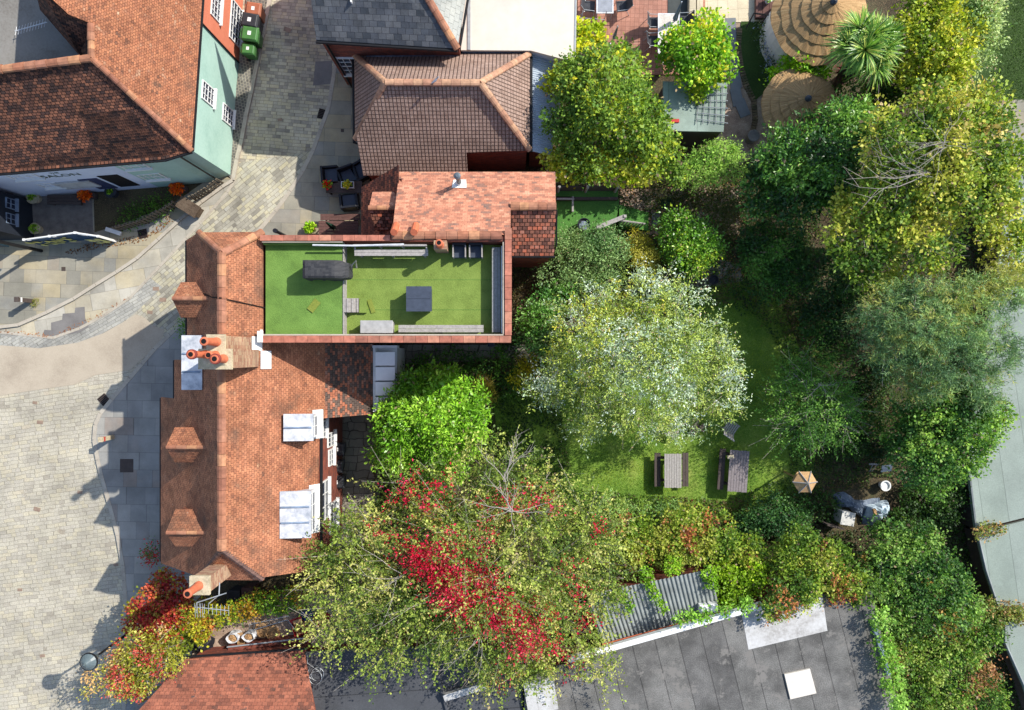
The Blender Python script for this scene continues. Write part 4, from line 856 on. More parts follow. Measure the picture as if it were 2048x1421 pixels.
# inn sign post at the left edge
p = P(86, 503); t = thing('sign_post', 'black post carrying a dark hanging sign board with a small orange plate', 'sign', (p.x, p.y, .11))
mb = MB(); mb.tube([(p.x, p.y, .1), (p.x, p.y, 4.6)], .075, 8); mb.build('post', M['gutter'], t)
mb = MB(); mb.box(p.x-1.5, p.y-.05, 2.6, p.x-.1, p.y+.05, 2.7); mb.build('crossbar', M['gutter'], t)
mb = MB(); mb.box(p.x-1.45, p.y-.03, 1.5, p.x-.5, p.y+.03, 2.55); sg = mb.build('board', plain('dark teal board', c(30, 54, 66)), t)
mb = MB(); mb.box(p.x-.95, p.y-.045, 2.2, p.x-.5, p.y+.045, 2.4); mb.build('plate', plain('orange plate', c(222, 140, 60)), sg)
mb = MB(); mb.tube([(p.x-.2, p.y, 2.65), (p.x-.9, p.y+.1, 3.6), (p.x-1.3, p.y, 3.7)], .03, 6); mb.build('bracket', M['gutter'], t)
# banner fence with painted flowers
A, B = P(48, 480, 1.5), P(150, 466, 1.5); B2 = P(196, 473, 1.5)
t = thing('banner_fence', 'low white rail fence hung with a blue banner of yellow flowers outside the salon', 'fence', (A.x, A.y, .11))
mb = MB(); mb.tube([A, B, B2], .04, 6); mb.build('rail', M['white'], t)
for q in (A, A.lerp(B, .5), B, B2): mb = MB(); mb.box(q.x-.05, q.y-.05, .1, q.x+.05, q.y+.05, 1.54); mb.build('post', M['white'], t)
mb = MB(); nrm = Vector((.1, -1, 0))*.07
for a, b in ((A, B), (B, B2)):
    a1, b1 = a+nrm, b+nrm; mb.mesh([(a1.x, a1.y, .2), (b1.x, b1.y, .2), (b1.x, b1.y, 1.44), (a1.x, a1.y, 1.44), (a1.x, a1.y+.02, .2), (b1.x, b1.y+.02, .2), (b1.x, b1.y+.02, 1.44), (a1.x, a1.y+.02, 1.44)], [(0, 1, 2, 3), (7, 6, 5, 4), (3, 2, 6, 7), (0, 4, 5, 1)])
bnr = mb.build('banner', plain('navy blue banner', c(40, 78, 112), var=.4, scale=9), t)
mb = MB()
for i in range(60):
    f = random.random(); q = A.lerp(B2 if f > .8 else B, f); z = random.uniform(.35, 1.35); r = random.choice((.05, .09, .15))
    V = [(q.x-nrm.x+r*math.cos(k*math.pi/4), q.y-.1, z+r*math.sin(k*math.pi/4)) for k in range(8)]; mb.mesh(V, [list(range(8))])
mb.build('flower_print', plain('yellow print', c(226, 220, 120)), bnr)
# rustic fence round the cottage garden
def picket(name, lab, pts, h, n, mat):
    A0 = P(*pts[0]); t = thing(name, lab, 'fence', (A0.x, A0.y, .11), 'cottage garden fences')
    W_ = [P(*q) for q in pts]
    for a, b in zip(W_, W_[1:]):
        mb = MB()
        for z in (.35, h-.12): mb.tube([(a.x, a.y, z), (b.x, b.y, z)], .03, 5)
        mb.build('rail', mat, t)
        k = max(2, round((b-a).length/.16)); d = (b-a).normalized(); an = math.degrees(math.atan2(d.y, d.x))
        for i in range(k+1):
            q = a+(b-a)*(i/k); hh = h+random.uniform(-.05, .05)
            mb = MB(); mb.box(q.x-.04, q.y-.02, .1, q.x+.04, q.y+.03, hh, rot=an); mb.build('picket', mat, t)
picket('picket_fence', 'dark wooden picket fence curving along the shaded cottage garden', [(246, 462), (300, 448), (350, 420), (362, 412)], .9, 10, M['picket'])
picket('picket_fence', 'sunlit picket fence running from the stone block up to the mint cottage corner', [(395, 402), (425, 386), (448, 368)], .9, 8, M['picket'])
p = P(376, 414, .7); mb = MB(); mb.box(p.x-.42, p.y-.22, .1, p.x+.42, p.y+.22, .62, rot=-32); mb.box(p.x-.5, p.y-.28, .62, p.x+.5, p.y+.28, .74, rot=-32); mb.build('stone_block', M['bark'], label='mossy square stone block between the two picket fences', cat='stone', bevel=.02)
p = P(226, 463, .3); mb = MB(); mb.box(p.x-.35, p.y-.09, .2, p.x+.35, p.y+.09, .32, rot=-18); mb.build('white_board', M['white'], label='short white board lying on the pavement outside the cottage', cat='board')
# pots, planters
def planter(px, py, z0, r, h, lab, potmat, leaves=None, flower=None, rr=None, n=110, cat='potted plant', group=None, seed=1):
    p = P(px, py, z0); t = thing('potted_plant', lab, cat, (p.x, p.y, z0), group)
    mb = MB(); mb.lathe(p.x, p.y, [(r*.75, z0), (r, z0+h), (r*1.08, z0+h), (r*.9, z0+h-.03)], 14); mb.build('pot', potmat, t)
    TUFTS.append((t, p, z0+h, rr or r*1.4, n, leaves, flower, seed)); return t
TUFTS = []
G1 = [(88, 128, 40), (120, 160, 60), (150, 186, 70)]
planter(624, 458, .11, .2, .3, 'pot with a bright lime green shrub on the sunny pavement', M['terracotta'], [(150, 190, 60), (186, 214, 84), (120, 170, 50)], rr=.3, n=260)
planter(75, 398, .12, .28, .35, 'round pale planter against the lilac wall of the salon', M['stone_cap'], G1, rr=.2, n=60)
planter(79, 460, .12, .24, .35, 'round pale planter behind the left end of the flower banner', M['stone_cap'], G1, rr=.22, n=80, seed=2)
planter(658, 372, .7, .17, .22, 'terracotta pot of red geraniums on the dark garden table', M['terracotta'], G1, (206, 36, 34), rr=.24, n=120)
planter(230, 388, .12, .25, .4, 'dark pot on the cottage door step', M['rattan'], G1, rr=.15, n=40)
for i, (px, py, lab) in enumerate([(172, 391, 'trough of orange flowers under the salon shop board'), (355, 378, 'trough of orange flowers at the foot of the mint wall')]):
    p = P(px, py, .4); t = thing('flower_trough', lab, 'planter', (p.x, p.y, .11))
    mb = MB(); mb.box(p.x-.38, p.y-.12, .11, p.x+.38, p.y+.12, .4); mb.build('trough', M['dark_wood'], t); TUFTS.append((t, p, .42, .34, 300, [(224, 106, 34), (236, 130, 44), (200, 84, 30)], None, i+5))
p = P(128, 400, .45); t = thing('garden_bench', 'low grey bench against the lilac salon wall', 'bench', (p.x, p.y, .12))
mb = MB()
for k in range(3): mb = MB(); mb.box(p.x-.75, p.y-.2+.14*k, .42, p.x+.75, p.y-.08+.14*k, .46); mb.build('slat', M['dark_wood'], t)
for sx in (-.6, .6): mb = MB(); mb.box(p.x+sx-.04, p.y-.18, .11, p.x+sx+.04, p.y+.18, .42); mb.build('leg', M['dark_wood'], t)
planter(698, 137, .11, .2, .5, 'dark urn with a leafy shrub at the foot of the brick corner', M['rattan'], [(50, 70, 34), (70, 92, 44)], rr=.42, n=300)
# outside seats by the tiled lean-to
def armchair(mat, cush):
    t = thing('armchair', 'chair', 'chair')
    mb = MB(); mb.box(-.36, -.34, .12, .36, .34, .42); mb.build('seat', mat, t, bevel=.03)
    mb = MB(); mb.box(-.36, .26, .12, .36, .36, .85); mb.build('backrest', mat, t, bevel=.02)
    for s_ in (-1, 1): mb = MB(); mb.box(s_*.36-.05, -.34, .12, s_*.36+.05, .3, .62); mb.build('armrest', mat, t, bevel=.02)
    mb = MB(); mb.box(-.29, -.3, .42, .29, .25, .47); mb.build('cushion', cush, t, bevel=.02)
    for x in (-.3, .3):
        for y in (-.28, .28): mb = MB(); mb.box(x-.03, y-.03, 0, x+.03, y+.03, .12); mb.build('leg', M['black_plastic'], t)
    return t
ac = armchair(M['black_plastic'], M['slate_top'])
def at3(px, py, z, z0): p = P(px, py, z); return (p.x, p.y, z0)
put(ac, at3(697, 352, .5, .11), 20); ac['label'] = 'black armchair tucked behind the dark table near the brown roof eave'
a2 = dup(ac, at3(719, 344, .5, .11), -60, 'black armchair half hidden under the edge of the brown tiled roof')
a3 = dup(ac, at3(699, 404, .5, .11), 187, 'dark square armchair in front of the table with the flower box')
a4 = dup(ac, at3(662, 352, .5, .11), 95, 'dark chair with a tall thin back behind the red geranium pot')
p = P(690, 376, .75); t = thing('garden_table', 'small dark garden table holding flower pots on the pavement', 'table', (p.x, p.y, .11))
mb = MB(); mb.box(p.x-.85, p.y-.22, .68, p.x+.75, p.y+.3, .73); mb.build('tabletop', M['dark_wood'], t)
for x in (-.75, .65):
    for y in (-.15, .22): mb = MB(); mb.box(p.x+x-.03, p.y+y-.03, .11, p.x+x+.03, p.y+y+.03, .68); mb.build('leg', M['dark_wood'], t)
p = P(695, 370, .9); t = thing('flower_box', 'white rimmed box of yellow flowers on the dark garden table', 'planter', (p.x, p.y, .74))
mb = MB(); mb.box(p.x-.28, p.y-.14, .74, p.x+.28, p.y+.14, .93); mb.build('box', M['white'], t); mb = MB(); mb.box(p.x-.25, p.y-.11, .9, p.x+.25, p.y+.11, .94); mb.build('soil', M['soot'], t)
TUFTS.append((t, p, .94, .2, 120, [(210, 190, 70), (150, 170, 70), (226, 206, 90)], None, 9))
# picnic tables
def picnic(L, wt, wood, bwood, nb=5, benches=(-1, 1), hb=.45, off=.62):
    t = thing('picnic_table', 'table', 'picnic table')
    w = wt/nb
    for i in range(nb): mb = MB(); mb.box(-wt/2+w*i+.006, -L/2+random.uniform(-.01, .01), .71, -wt/2+w*(i+1)-.006, L/2+random.uniform(-.01, .01), .75); mb.build('top_plank', wood, t)
    for s_ in benches:
        for k in range(2): mb = MB(); x = s_*off+(k-.5)*.14; mb.box(x-.065, -L/2, hb-.04, x+.065, L/2, hb); mb.build('bench_plank', bwood, t)
    for y in (-L/2+.25, L/2-.25):
        mb = MB(); x0 = -off-.12 if -1 in benches else -.3; x1 = off+.12 if 1 in benches else .3
        mb.box(x0, y-.03, hb-.13, x1, y+.03, hb-.045); mb.build('bench_bearer', bwood, t)
        for s_ in (-1, 1): mb = MB(); mb.tube([(s_*.5, y+.05, 0), (s_*.22, y+.05, .7)], .045, 4); mb.build('leg', bwood, t)
    return t
pt = picnic(1.5, .76, M['grey_wood'], M['dark_wood'], 7, (-1, 1)); put(pt, at3(1346, 942, .75, 0), 0); pt['label'] = 'picnic table with pale silvered top and two dark benches on the lawn'; pt['group'] = 'picnic tables on the lawn'
pt2 = picnic(1.82, .86, woodmat('purple grey timber', [c(120, 112, 114), c(144, 134, 134), c(104, 96, 98)]), M['dark_wood'], 7, (-1,), off=.66); put(pt2, at3(1477, 943, .75, 0), -4); pt2['label'] = 'longer dark purple grey picnic table with one bench on the lawn'; pt2['group'] = pt['group']
q = at3(1462, 914, .8, .76); mb = MB(); mb.box(q[0]-.16, q[1]-.07, .755, q[0]+.12, q[1]+.07, .84, rot=10); mb.build('brick_block', M['stone_cap'], label='small pale block on the corner of the darker picnic table', cat='block')
pt3 = picnic(1.75, .8, M['brown_wood'], M['brown_wood'], 6, (1,), off=.62); put(pt3, at3(678, 461, .75, .11), 90); pt3['label'] = 'brown stained picnic table with a closed green parasol beside the terrace wall'
def parasol(px, py, z0, h, lab, colr, tilt=(0, 0), r=.13):
    p = P(px, py, z0); t = thing('closed_parasol', lab, 'parasol', (p.x, p.y, z0), 'closed parasols')
    a = Vector((p.x, p.y, z0)); b = Vector((p.x+tilt[0], p.y+tilt[1], z0+h))
    mb = MB(); mb.tube([a, b], .025, 6); mb.build('pole', M['white_metal'], t)
    mb = MB(); V = []; F = []; n = 12
    for i in range(6):
        f = i/5; q = a.lerp(b, .4+.6*f); rr = r*(1-f*.75)
        for j in range(n): an = 2*math.pi*j/n; k = rr*(1 if j % 2 else .6); V.append((q.x+k*math.cos(an), q.y+k*math.sin(an), q.z))
    for i in range(5):
        for j in range(n): F.append((i*n+j, i*n+(j+1) % n, (i+1)*n+(j+1) % n, (i+1)*n+j))
    F.append(list(range(5*n, 6*n))); F.append(list(range(n))[::-1]); mb.mesh(V, F); mb.build('canopy', plain('parasol cloth '+lab[:8], colr, .8), t)
parasol(676, 462, .11, 2.1, 'closed dark green parasol standing in the brown picnic table', c(36, 76, 58))
p = P(566, 470, 2.0); mb = MB(); mb.tube([(p.x, p.y, .1), (p.x-.1, p.y+.05, 2.6)], .07, 8); mb.tube([(p.x-.1, p.y+.05, 2.6), (p.x-.1, p.y+.05, 2.75)], .1, 8); mb.build('flue_pipe', M['black_plastic'], label='black flue pipe rising beside the terrace coping corner', cat='pipe')

# ---------------------------------------------------------------- things on the roof terrace
TZ = 6.305; TL = 6.745
mb = MB(); p0 = P(604, 520, 7.7); p1 = P(672, 556, 7.7)
t = thing('covered_barbecue', 'barbecue under a creased black fabric cover on the raised turf', 'barbecue', ((p0.x+p1.x)/2, (p0.y+p1.y)/2, TL))
x0, x1, y0, y1 = p0.x, p1.x+.35, p1.y, p0.y
V = []; F = []; nx, ny = 15, 9
rnd = random.Random(3)
for i in range(nx+1):
    for j in range(ny+1):
        u, v = i/nx, j/ny; x = x0+(x1-x0)*u; y = y0+(y1-y0)*v
        ed = min(i, nx-i, j, ny-j); z = (TL+.95 if ed > 0 else TL+.88)+rnd.uniform(-.015, .015)-(.32*max(0, u-.72)/.28)
        if u > .9: y += (0.5-v)*.12+rnd.uniform(-.03, .03)
        V.append((x, y, z))
idx = lambda i, j: i*(ny+1)+j
for i in range(nx):
    for j in range(ny): F.append((idx(i, j), idx(i+1, j), idx(i+1, j+1), idx(i, j+1)))
ring = [idx(i, 0) for i in range(nx+1)]+[idx(nx, j) for j in range(1, ny+1)]+[idx(i, ny) for i in range(nx-1, -1, -1)]+[idx(0, j) for j in range(ny-1, 0, -1)]
b0 = len(V)
for k in ring: v = V[k]; V.append((v[0]+(v[0]-(x0+x1)/2)*.03+rnd.uniform(-.015, .03), v[1]+rnd.uniform(-.025, .025), TL+.02))
for k in range(len(ring)): k2 = (k+1) % len(ring); F.append((ring[k], b0+k, b0+k2, ring[k2]))
mb.mesh(V, F); mb.build('cover', M['black_fabric'], t, smooth=False)
mb = MB(); mb.tube([(x1+.05, y1-.15, TL+.4), (x1+.3, y1-.0, TL+.75), (x1+.22, y1-.2, TL+.3)], .03, 5); mb.build('drawstring', M['kerb'], t)
# folded games table
p = P(839, 599, 6.85); t = thing('folding_table', 'dark blue grey two panel table standing alone on the lower turf', 'table', (p.x, p.y, TZ))
for s_ in (-1, 1): mb = MB(); mb.box(p.x-.45, p.y+s_*.225-.22, TZ+.70, p.x+.45, p.y+s_*.225+.22, TZ+.74); mb.build('table_leaf', M['slate_top'], t)
mb = MB(); mb.box(p.x-.4, p.y-.4, TZ+.08, p.x+.4, p.y+.4, TZ+.69); mb.build('cabinet', M['slate_top'], t)
def bench(x0, y0, x1, y1, z, h, lab, mat, n=3, back=None, name='bench', group='long grey timber benches on the roof terrace'):
    t = thing(name, lab, 'bench', ((x0+x1)/2, (y0+y1)/2, z), group); hor = (x1-x0) > (y1-y0)
    for i in range(n):
        a, b = i/n, (i+.93)/n; mb = MB()
        if hor: mb.box(x0, y0+(y1-y0)*a, z+h-.04, x1, y0+(y1-y0)*b, z+h)
        else: mb.box(x0+(x1-x0)*a, y0, z+h-.04, x0+(x1-x0)*b, y1, z+h)
        mb.build('plank', mat, t)
    for f in (.06, .5, .94):
        mb = MB()
        if hor: x = x0+(x1-x0)*f; mb.box(x-.035, y0+.02, z, x+.035, y1-.02, z+h-.045)
        else: y = y0+(y1-y0)*f; mb.box(x0+.02, y-.035, z, x1-.02, y+.035, z+h-.045)
        mb.build('leg', mat, t)
    return t, hor
def PB(px0, py0, px1, py1, z): a, b = P(px0, py1, z), P(px1, py0, z); return a.x, a.y, b.x, b.y
bench(*PB(709, 499, 856, 512, TZ+.62), TZ, .62, 'long grey bench with a back rail under the north coping wall', M['grey_wood'], 2)
t, _ = (None, None)
x0, y0, x1, y1 = PB(706, 489, 853, 497, TZ+.8); 
mb = MB(); mb.box(x0, y1-.06, TZ+.66, x1, y1, TZ+.8); mb.box(x0, y1-.3, TZ+.55, x0+.05, y1-.07, TZ+.6); mb.box(x1-.05, y1-.3, TZ+.55, x1, y1-.07, TZ+.6)
for f in (.33, .64): mb.box(x0+(x1-x0)*f, y1-.05, TZ+.1, x0+(x1-x0)*f+.06, y1-.0, TZ+.66)
bo = [o for o in bpy.data.objects if o.name.startswith('bench') and o.get('label', '').startswith('long grey bench with a back')][0]
mb.build('backrest', M['grey_wood'], bo)
bench(*PB(984, 495, 1001, 665, TZ+.45), TZ, .45, 'long dark grey bench along the east coping wall', woodmat('mid grey timber', [c(128, 128, 128), c(150, 150, 148), c(138, 138, 136)]), 3)  # darker grey planks than the other benches
bench(*PB(797, 650, 967, 665, TZ+.45), TZ, .45, 'long sunlit bench along the south coping wall', M['grey_wood'], 2)
x0, y0, x1, y1 = PB(722, 643, 784, 666, TZ+.55); mb = MB(); mb.box(x0, y0, TZ, x1, y1, TZ+.52); mb.box(x0-.03, y0-.02, TZ+.52, x1+.03, y1+.03, TZ+.57); mb.build('storage_box', plain('pale grey box', c(168, 166, 162), .7), label='pale grey storage box against the south coping wall', cat='storage box', bevel=.02)
ob_ = []
for i, (a, b) in enumerate(((905, 932), (938, 965))):
    x0, y0, x1, y1 = PB(a, 487, b, 515, TZ+.45)
    t = thing('open_seat_box', ['dark open seat box with pale arms next to the little chimney', 'dark open seat box with pale arms nearest the east bench'][i], 'chair', ((x0+x1)/2, (y0+y1)/2, TZ), 'open seat boxes on the terrace')
    mb = MB(); mb.box(x0+.04, y0+.02, TZ, x1-.04, y1-.08, TZ+.25); mb.build('seat', M['slate_top'], t)
    mb = MB(); mb.box(x0, y1-.07, TZ, x1, y1, TZ+.55); mb.build('backrest', M['black_plastic'], t)
    for x in (x0, x1-.04): mb = MB(); mb.box(x, y0, TZ, x+.04, y1-.07, TZ+.5); mb.build('arm', M['grey_wood'], t)
# timber steps and turf offcuts
t = thing('timber_steps', 'silvered timber steps joining the raised and lower turf decks', 'steps', (-5.6, 1.8, TZ))
for i in range(6):
    x0, y0, x1, y1 = PB(688+5*i, 597, 692.3+5*i, 625, TL-.0-.14*(i//2)); mb = MB(); mb.box(x0, y0, TZ, x1-.01, y1, TL+.02-.14*(i//2)-.01*(i%2)); mb.build('step', M['grey_wood'], t)
x0, y0, x1, y1 = PB(719, 597, 733, 626, TZ+.1); mb = MB(); mb.box(x0, y0, TZ, x1, y1, TZ+.14); mb.build('turf_step', M['turf_yellow'], t)
olive = ground_mat('dull olive turf offcut', [c(104, 116, 36), c(126, 138, 44), c(140, 148, 56)], 2, 22, bump=.8, dist=.02)
for i, (px, py, w, l, r, z, lab) in enumerate([(743, 613, .16, .5, 18, TZ, 'narrow olive turf offcut lying beside the timber steps'), (628, 612, .26, .46, -38, TL, 'small olive turf mat lying askew on the raised turf')]):
    p = P(px, py, z); mb = MB(); mb.box(p.x-w/2, p.y-l/2, z+.004, p.x+w/2, p.y+l/2, z+.035, rot=r); mb.build('turf_mat', olive, label=lab, cat='turf mat')
mb = MB(); a, b = P(624, 490, 7.2), P(705, 491, 7.2); mb.tube([(a.x, a.y, 7.12), (b.x, b.y, 7.1), (b.x+1.8, b.y+.05, 7.08)], .035, 8); mb.build('metal_pole', M['white_metal'], label='long white metal pole lying along the north coping of the terrace', cat='pole')
# ---------------------------------------------------------------- courtyard
sq = []
for i, (px, py, a, lab) in enumerate([(673, 899, 88, 'black courtyard bin with a white lid panel, topmost of three'), (670, 933, 86, 'black courtyard bin with a pale leaf on its lid, middle of three'), (672, 965, 92, 'black courtyard bin with red marks on its lid, lowest of three')]):
    if i == 0: b_ = wheelie(M['bin_black']); put(b_, at3(px, py, 1.05, .01), a); b_['label'] = lab; b_['group'] = 'black bins in the courtyard'
    else: dup(b_, at3(px, py, 1.05, .01), a, lab)
for (px, py, z, r, mat, nm, lab) in [(661, 898, 1.1, .13, M['white'], 'white_plate', 'white plate on the topmost courtyard bin'), (671, 932, 1.1, .09, M['kerb'], 'stone', 'pale stone on the middle courtyard bin')]:
    p = P(px, py, z); mb = MB(); mb.lathe(p.x, p.y, [(r, z-.01), (r, z+.02), (r*.5, z+.03)], 9); mb.build(nm, mat, label=lab, cat=nm.split('_')[-1])
# ---------------------------------------------------------------- garden furniture
def slatchair():
    t = thing('slatted_chair', 'chair', 'chair')
    for i in range(6): mb = MB(); x = -.22+.088*i; mb.box(x-.03, -.24, .42, x+.03, .2, .445); mb.build('seat_slat', M['grey_wood'], t)
    for i in range(6):
        mb = MB(); x = -.22+.088*i; mb.mesh([(x-.03, .2, .45), (x+.03, .2, .45), (x+.03, .42, .95), (x-.03, .42, .95), (x-.03, .225, .45), (x+.03, .225, .45), (x+.03, .445, .95), (x-.03, .445, .95)], [(0, 1, 2, 3), (7, 6, 5, 4), (0, 4, 5, 1), (1, 5, 6, 2), (2, 6, 7, 3), (3, 7, 4, 0)]); mb.build('back_slat', M['grey_wood'], t)
    mb = MB(); mb.box(-.27, .4, .95, .27, .46, 1.0); mb.build('top_rail', M['grey_wood'], t)
    mb = MB(); mb.box(-.27, -.27, .38, .27, -.24, .45); mb.build('front_rail', M['grey_wood'], t)
    for x in (-.26, .26):
        for y in (-.25, .2): mb = MB(); mb.box(x-.025, y-.025, 0, x+.025, y+.025, .42); mb.build('leg', M['grey_wood'], t)
    return t
s1 = slatchair(); s1['group'] = 'folding slatted chairs on the lawn'; put(s1, at3(1463, 856, .5, 0), 145, 1.05); s1['label'] = 'slatted wooden chair standing clear of the silver tree'
dup(s1, at3(1346, 862, .5, 0), -20, 'slatted wooden chair half under the silver tree leaves')
p = P(1405, 856, .4); t = thing('wood_pile', 'heap of broken grey planks between the two slatted chairs', 'wood pile', (p.x, p.y, 0))
for i in range(9):
    a = random.uniform(-35, 60); L = random.uniform(.35, .65); q = (p.x+random.uniform(-.25, .25), p.y+random.uniform(-.2, .2)); z = .05+.05*i
    mb = MB(); mb.box(q[0]-L, q[1]-.04, z, q[0]+L*.4, q[1]+.04, z+.03, rot=a); mb.build('plank', M['dark_wood'], t)
# hexagonal bird table
b0 = P(1568, 944); tp = P(1616, 958, 2.5)
t = thing('bird_table', 'tan wooden bird table with a six sided roof leaning over the lawn edge', 'bird table', (b0.x, b0.y, 0))
mb = MB(); mb.tube([b0, (b0.x, b0.y-.03, 2.0)], .05, 4); mb.build('post', M['tan_wood'], t)
cx, cy, z = b0.x, b0.y-.05, 2.0
mb = MB(); mb.lathe(cx, cy, [(.42, z), (.42, z+.05), (.4, z+.06)], 6); mb.build('tray', M['tan_wood'], t)
for k in range(6): an = k*math.pi/3; mb = MB(); mb.tube([(cx+.34*math.cos(an), cy+.34*math.sin(an), z), (cx+.34*math.cos(an), cy+.34*math.sin(an), z+.38)], .02, 4); mb.build('upright', M['tan_wood'], t)
mb = MB(); apex = (cx, cy, z+.68)
rfm = []
for k in range(6):
    a0, a1 = k*math.pi/3, (k+1)*math.pi/3; mb.mesh([apex, (cx+.5*math.cos(a0), cy+.5*math.sin(a0), z+.36), (cx+.5*math.cos(a1), cy+.5*math.sin(a1), z+.36)], [(0, 1, 2)])
rr_ = mb.build('roof', M['tan_wood'], t)
for k in range(6): an = k*math.pi/3; mb = MB(); mb.tube([(cx+.52*math.cos(an), cy+.52*math.sin(an), z+.36), (cx, cy, z+.7)], .025, 4); mb.build('roof_batten', M['grey_wood'], rr_)
# tarpaulins and clutter by the sheds
def heap(pts, zt, name, lab, mat, cat='tarpaulin', seed=1, n=14, z0=0):
    rn = random.Random(seed); w = [P(x, y, z0+zt*.5) for x, y in pts]; cx = sum(q.x for q in w)/len(w); cy = sum(q.y for q in w)/len(w)
    mb = MB(); V = []; F = []; k = len(w)*3; K = 6
    def edge(t): i = int(t) % len(w); f = t-int(t); return w[i].lerp(w[(i+1) % len(w)], f)
    for r in range(K+1):
        s_ = 1-r/K
        for j in range(k):
            e = edge(j/3); zz = zt*(1-s_**2.4)*(1+rn.uniform(-.16, .16)) if r < K else zt
            V.append((cx+(e.x-cx)*s_+rn.uniform(-.03, .03), cy+(e.y-cy)*s_+rn.uniform(-.03, .03), z0+max(.01, zz)))
    for r in range(K):
        for j in range(k): F.append((r*k+j, r*k+(j+1) % k, (r+1)*k+(j+1) % k, (r+1)*k+j))
    mb.mesh(V, F); return mb.build(name, mat, label=lab, cat=cat)
heap([(1665, 992), (1690, 984), (1712, 1000), (1735, 1003), (1730, 1040), (1712, 1030), (1700, 1018), (1680, 1015)], .35, 'tarpaulin', 'crumpled slate blue tarpaulin with a narrow waist near the bird table', M['tarp_blue'], seed=2)
heap([(1722, 1004), (1760, 996), (1768, 1020), (1750, 1052), (1724, 1050), (1728, 1030)], .2, 'tarpaulin', 'dark blue tarpaulin half under the pale blue one', M['tarp_blue'], seed=5)
heap([(1735, 1012), (1752, 1008), (1782, 1003), (1787, 1025), (1768, 1042), (1750, 1048), (1735, 1038)], .7, 'tarpaulin', 'pale blue tarpaulin bundle weighted with a brick', M['tarp_pale'], seed=4)
p = P(1750, 1024, .75); mb = MB(); mb.box(p.x-.06, p.y-.13, .66, p.x+.06, p.y+.13, .78, rot=15); mb.build('loose_brick', M['cardboard'], label='brick lying on the pale blue tarpaulin', cat='brick')
p = P(1696, 1038, .85); mb = MB(); mb.box(p.x-.27, p.y-.27, 0, p.x+.27, p.y+.27, .8, rot=-10); mb.box(p.x-.3, p.y-.3, .8, p.x+.3, p.y+.3, .86, rot=-10); mb.build('white_cabinet', plain('grubby white metal', c(206, 204, 196)), label='grubby white metal cabinet beside the blue tarpaulins', cat='cabinet', bevel=.01)
p = P(1670, 1054, .9); mb = MB(); mb.box(p.x-.38, p.y-.03, 0, p.x+.38, p.y+.03, 1.0, rot=-14); mb.box(p.x-.02, p.y-.05, 0, p.x+.02, p.y+.05, 1.02, rot=-14); mb.build('fence_panel', M['dark_wood'], label='short leaning timber panel below the white cabinet', cat='panel')
p = P(1771, 972, .35); mb = MB(); mb.lathe(p.x, p.y, [(.15, 0), (.22, .36), (.24, .38), (.19, .38), (.17, .3), (.03, .3)], 18); mb.build('plant_pot', M['white'], label='empty white rimmed round pot near the pale blue tarpaulin', cat='pot')
p = P(1752, 933, .45); t = thing('broken_stool', 'small broken wooden stool beside a tilted grey board', 'stool', (p.x, p.y, 0))
mb = MB(); mb.box(p.x-.3, p.y+.05, .4, p.x+.15, p.y+.13, .44); mb.build('seat_rail', M['grey_wood'], t)
for k in range(2): mb = MB(); mb.tube([(p.x-.12+.2*k, p.y+.08, .42), (p.x-.15+.1*k, p.y-.25, .2), (p.x-.12+.05*k, p.y-.3, 0)], .02, 4); mb.build('leg', M['grey_wood'], t)
p = P(1774, 937, .4); mb = MB(); mb.slab([(p.x-.2, p.y-.2, .25), (p.x+.25, p.y-.14, .3), (p.x+.2, p.y+.18, .5), (p.x-.24, p.y+.12, .45)], .03); mb.build('tilted_board', M['tarp_blue'], label='tilted blue grey board beside the broken stool', cat='board')
p = P(1505, 274, .45); mb = MB(); mb.lathe(p.x, p.y, [(.2, 0), (.25, .6), (.27, .64), (.22, .65), (.05, .62)], 18); mb.build('log_planter', plain('weathered grey tub', c(132, 126, 120)), label='tall grey tub at the end of the mossy brick edging', cat='tub')
p = P(1427, 560, .2); mb = MB(); mb.lathe(p.x, p.y, [(.16, 0), (.2, .26), (.22, .27), (.17, .27), (.15, .2), (.02, .2)], 16); mb.build('plant_tub', M['black_plastic'], label='black tub standing on the stone path above the lawn', cat='tub')
p = P(1414, 576); mb = MB(); mb.lathe(p.x, p.y, [(.05, 0), (.06, .09), (.02, .1)], 10); mb.build('clay_pot', M['terracotta'], label='tiny clay pot on the lawn edge below the stone path', cat='pot')
# ---------------------------------------------------------------- artificial grass deck with steps
dz = 1.2
t = thing('garden_deck', 'raised artificial grass deck with six steps down to the garden', 'deck', (3, 6, 0))
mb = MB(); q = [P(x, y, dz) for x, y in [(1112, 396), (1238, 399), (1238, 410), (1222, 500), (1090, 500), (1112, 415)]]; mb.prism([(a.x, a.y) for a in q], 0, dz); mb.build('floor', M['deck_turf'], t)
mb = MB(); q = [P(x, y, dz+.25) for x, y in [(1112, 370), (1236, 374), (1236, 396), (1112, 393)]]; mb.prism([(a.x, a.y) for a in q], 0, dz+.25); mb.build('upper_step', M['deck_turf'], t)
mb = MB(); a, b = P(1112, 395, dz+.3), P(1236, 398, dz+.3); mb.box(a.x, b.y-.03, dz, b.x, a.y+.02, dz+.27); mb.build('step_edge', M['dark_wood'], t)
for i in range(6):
    zz = dz-.18*(i+1)+.0; a, b = P(1238+9.6*i, 410+3*i, zz), P(1247+9.6*i, 452+2*i, zz); mb = MB(); mb.box(a.x, b.y, 0, b.x+.03, a.y, zz+.06); mb.build('step', M['deck_turf'], t)
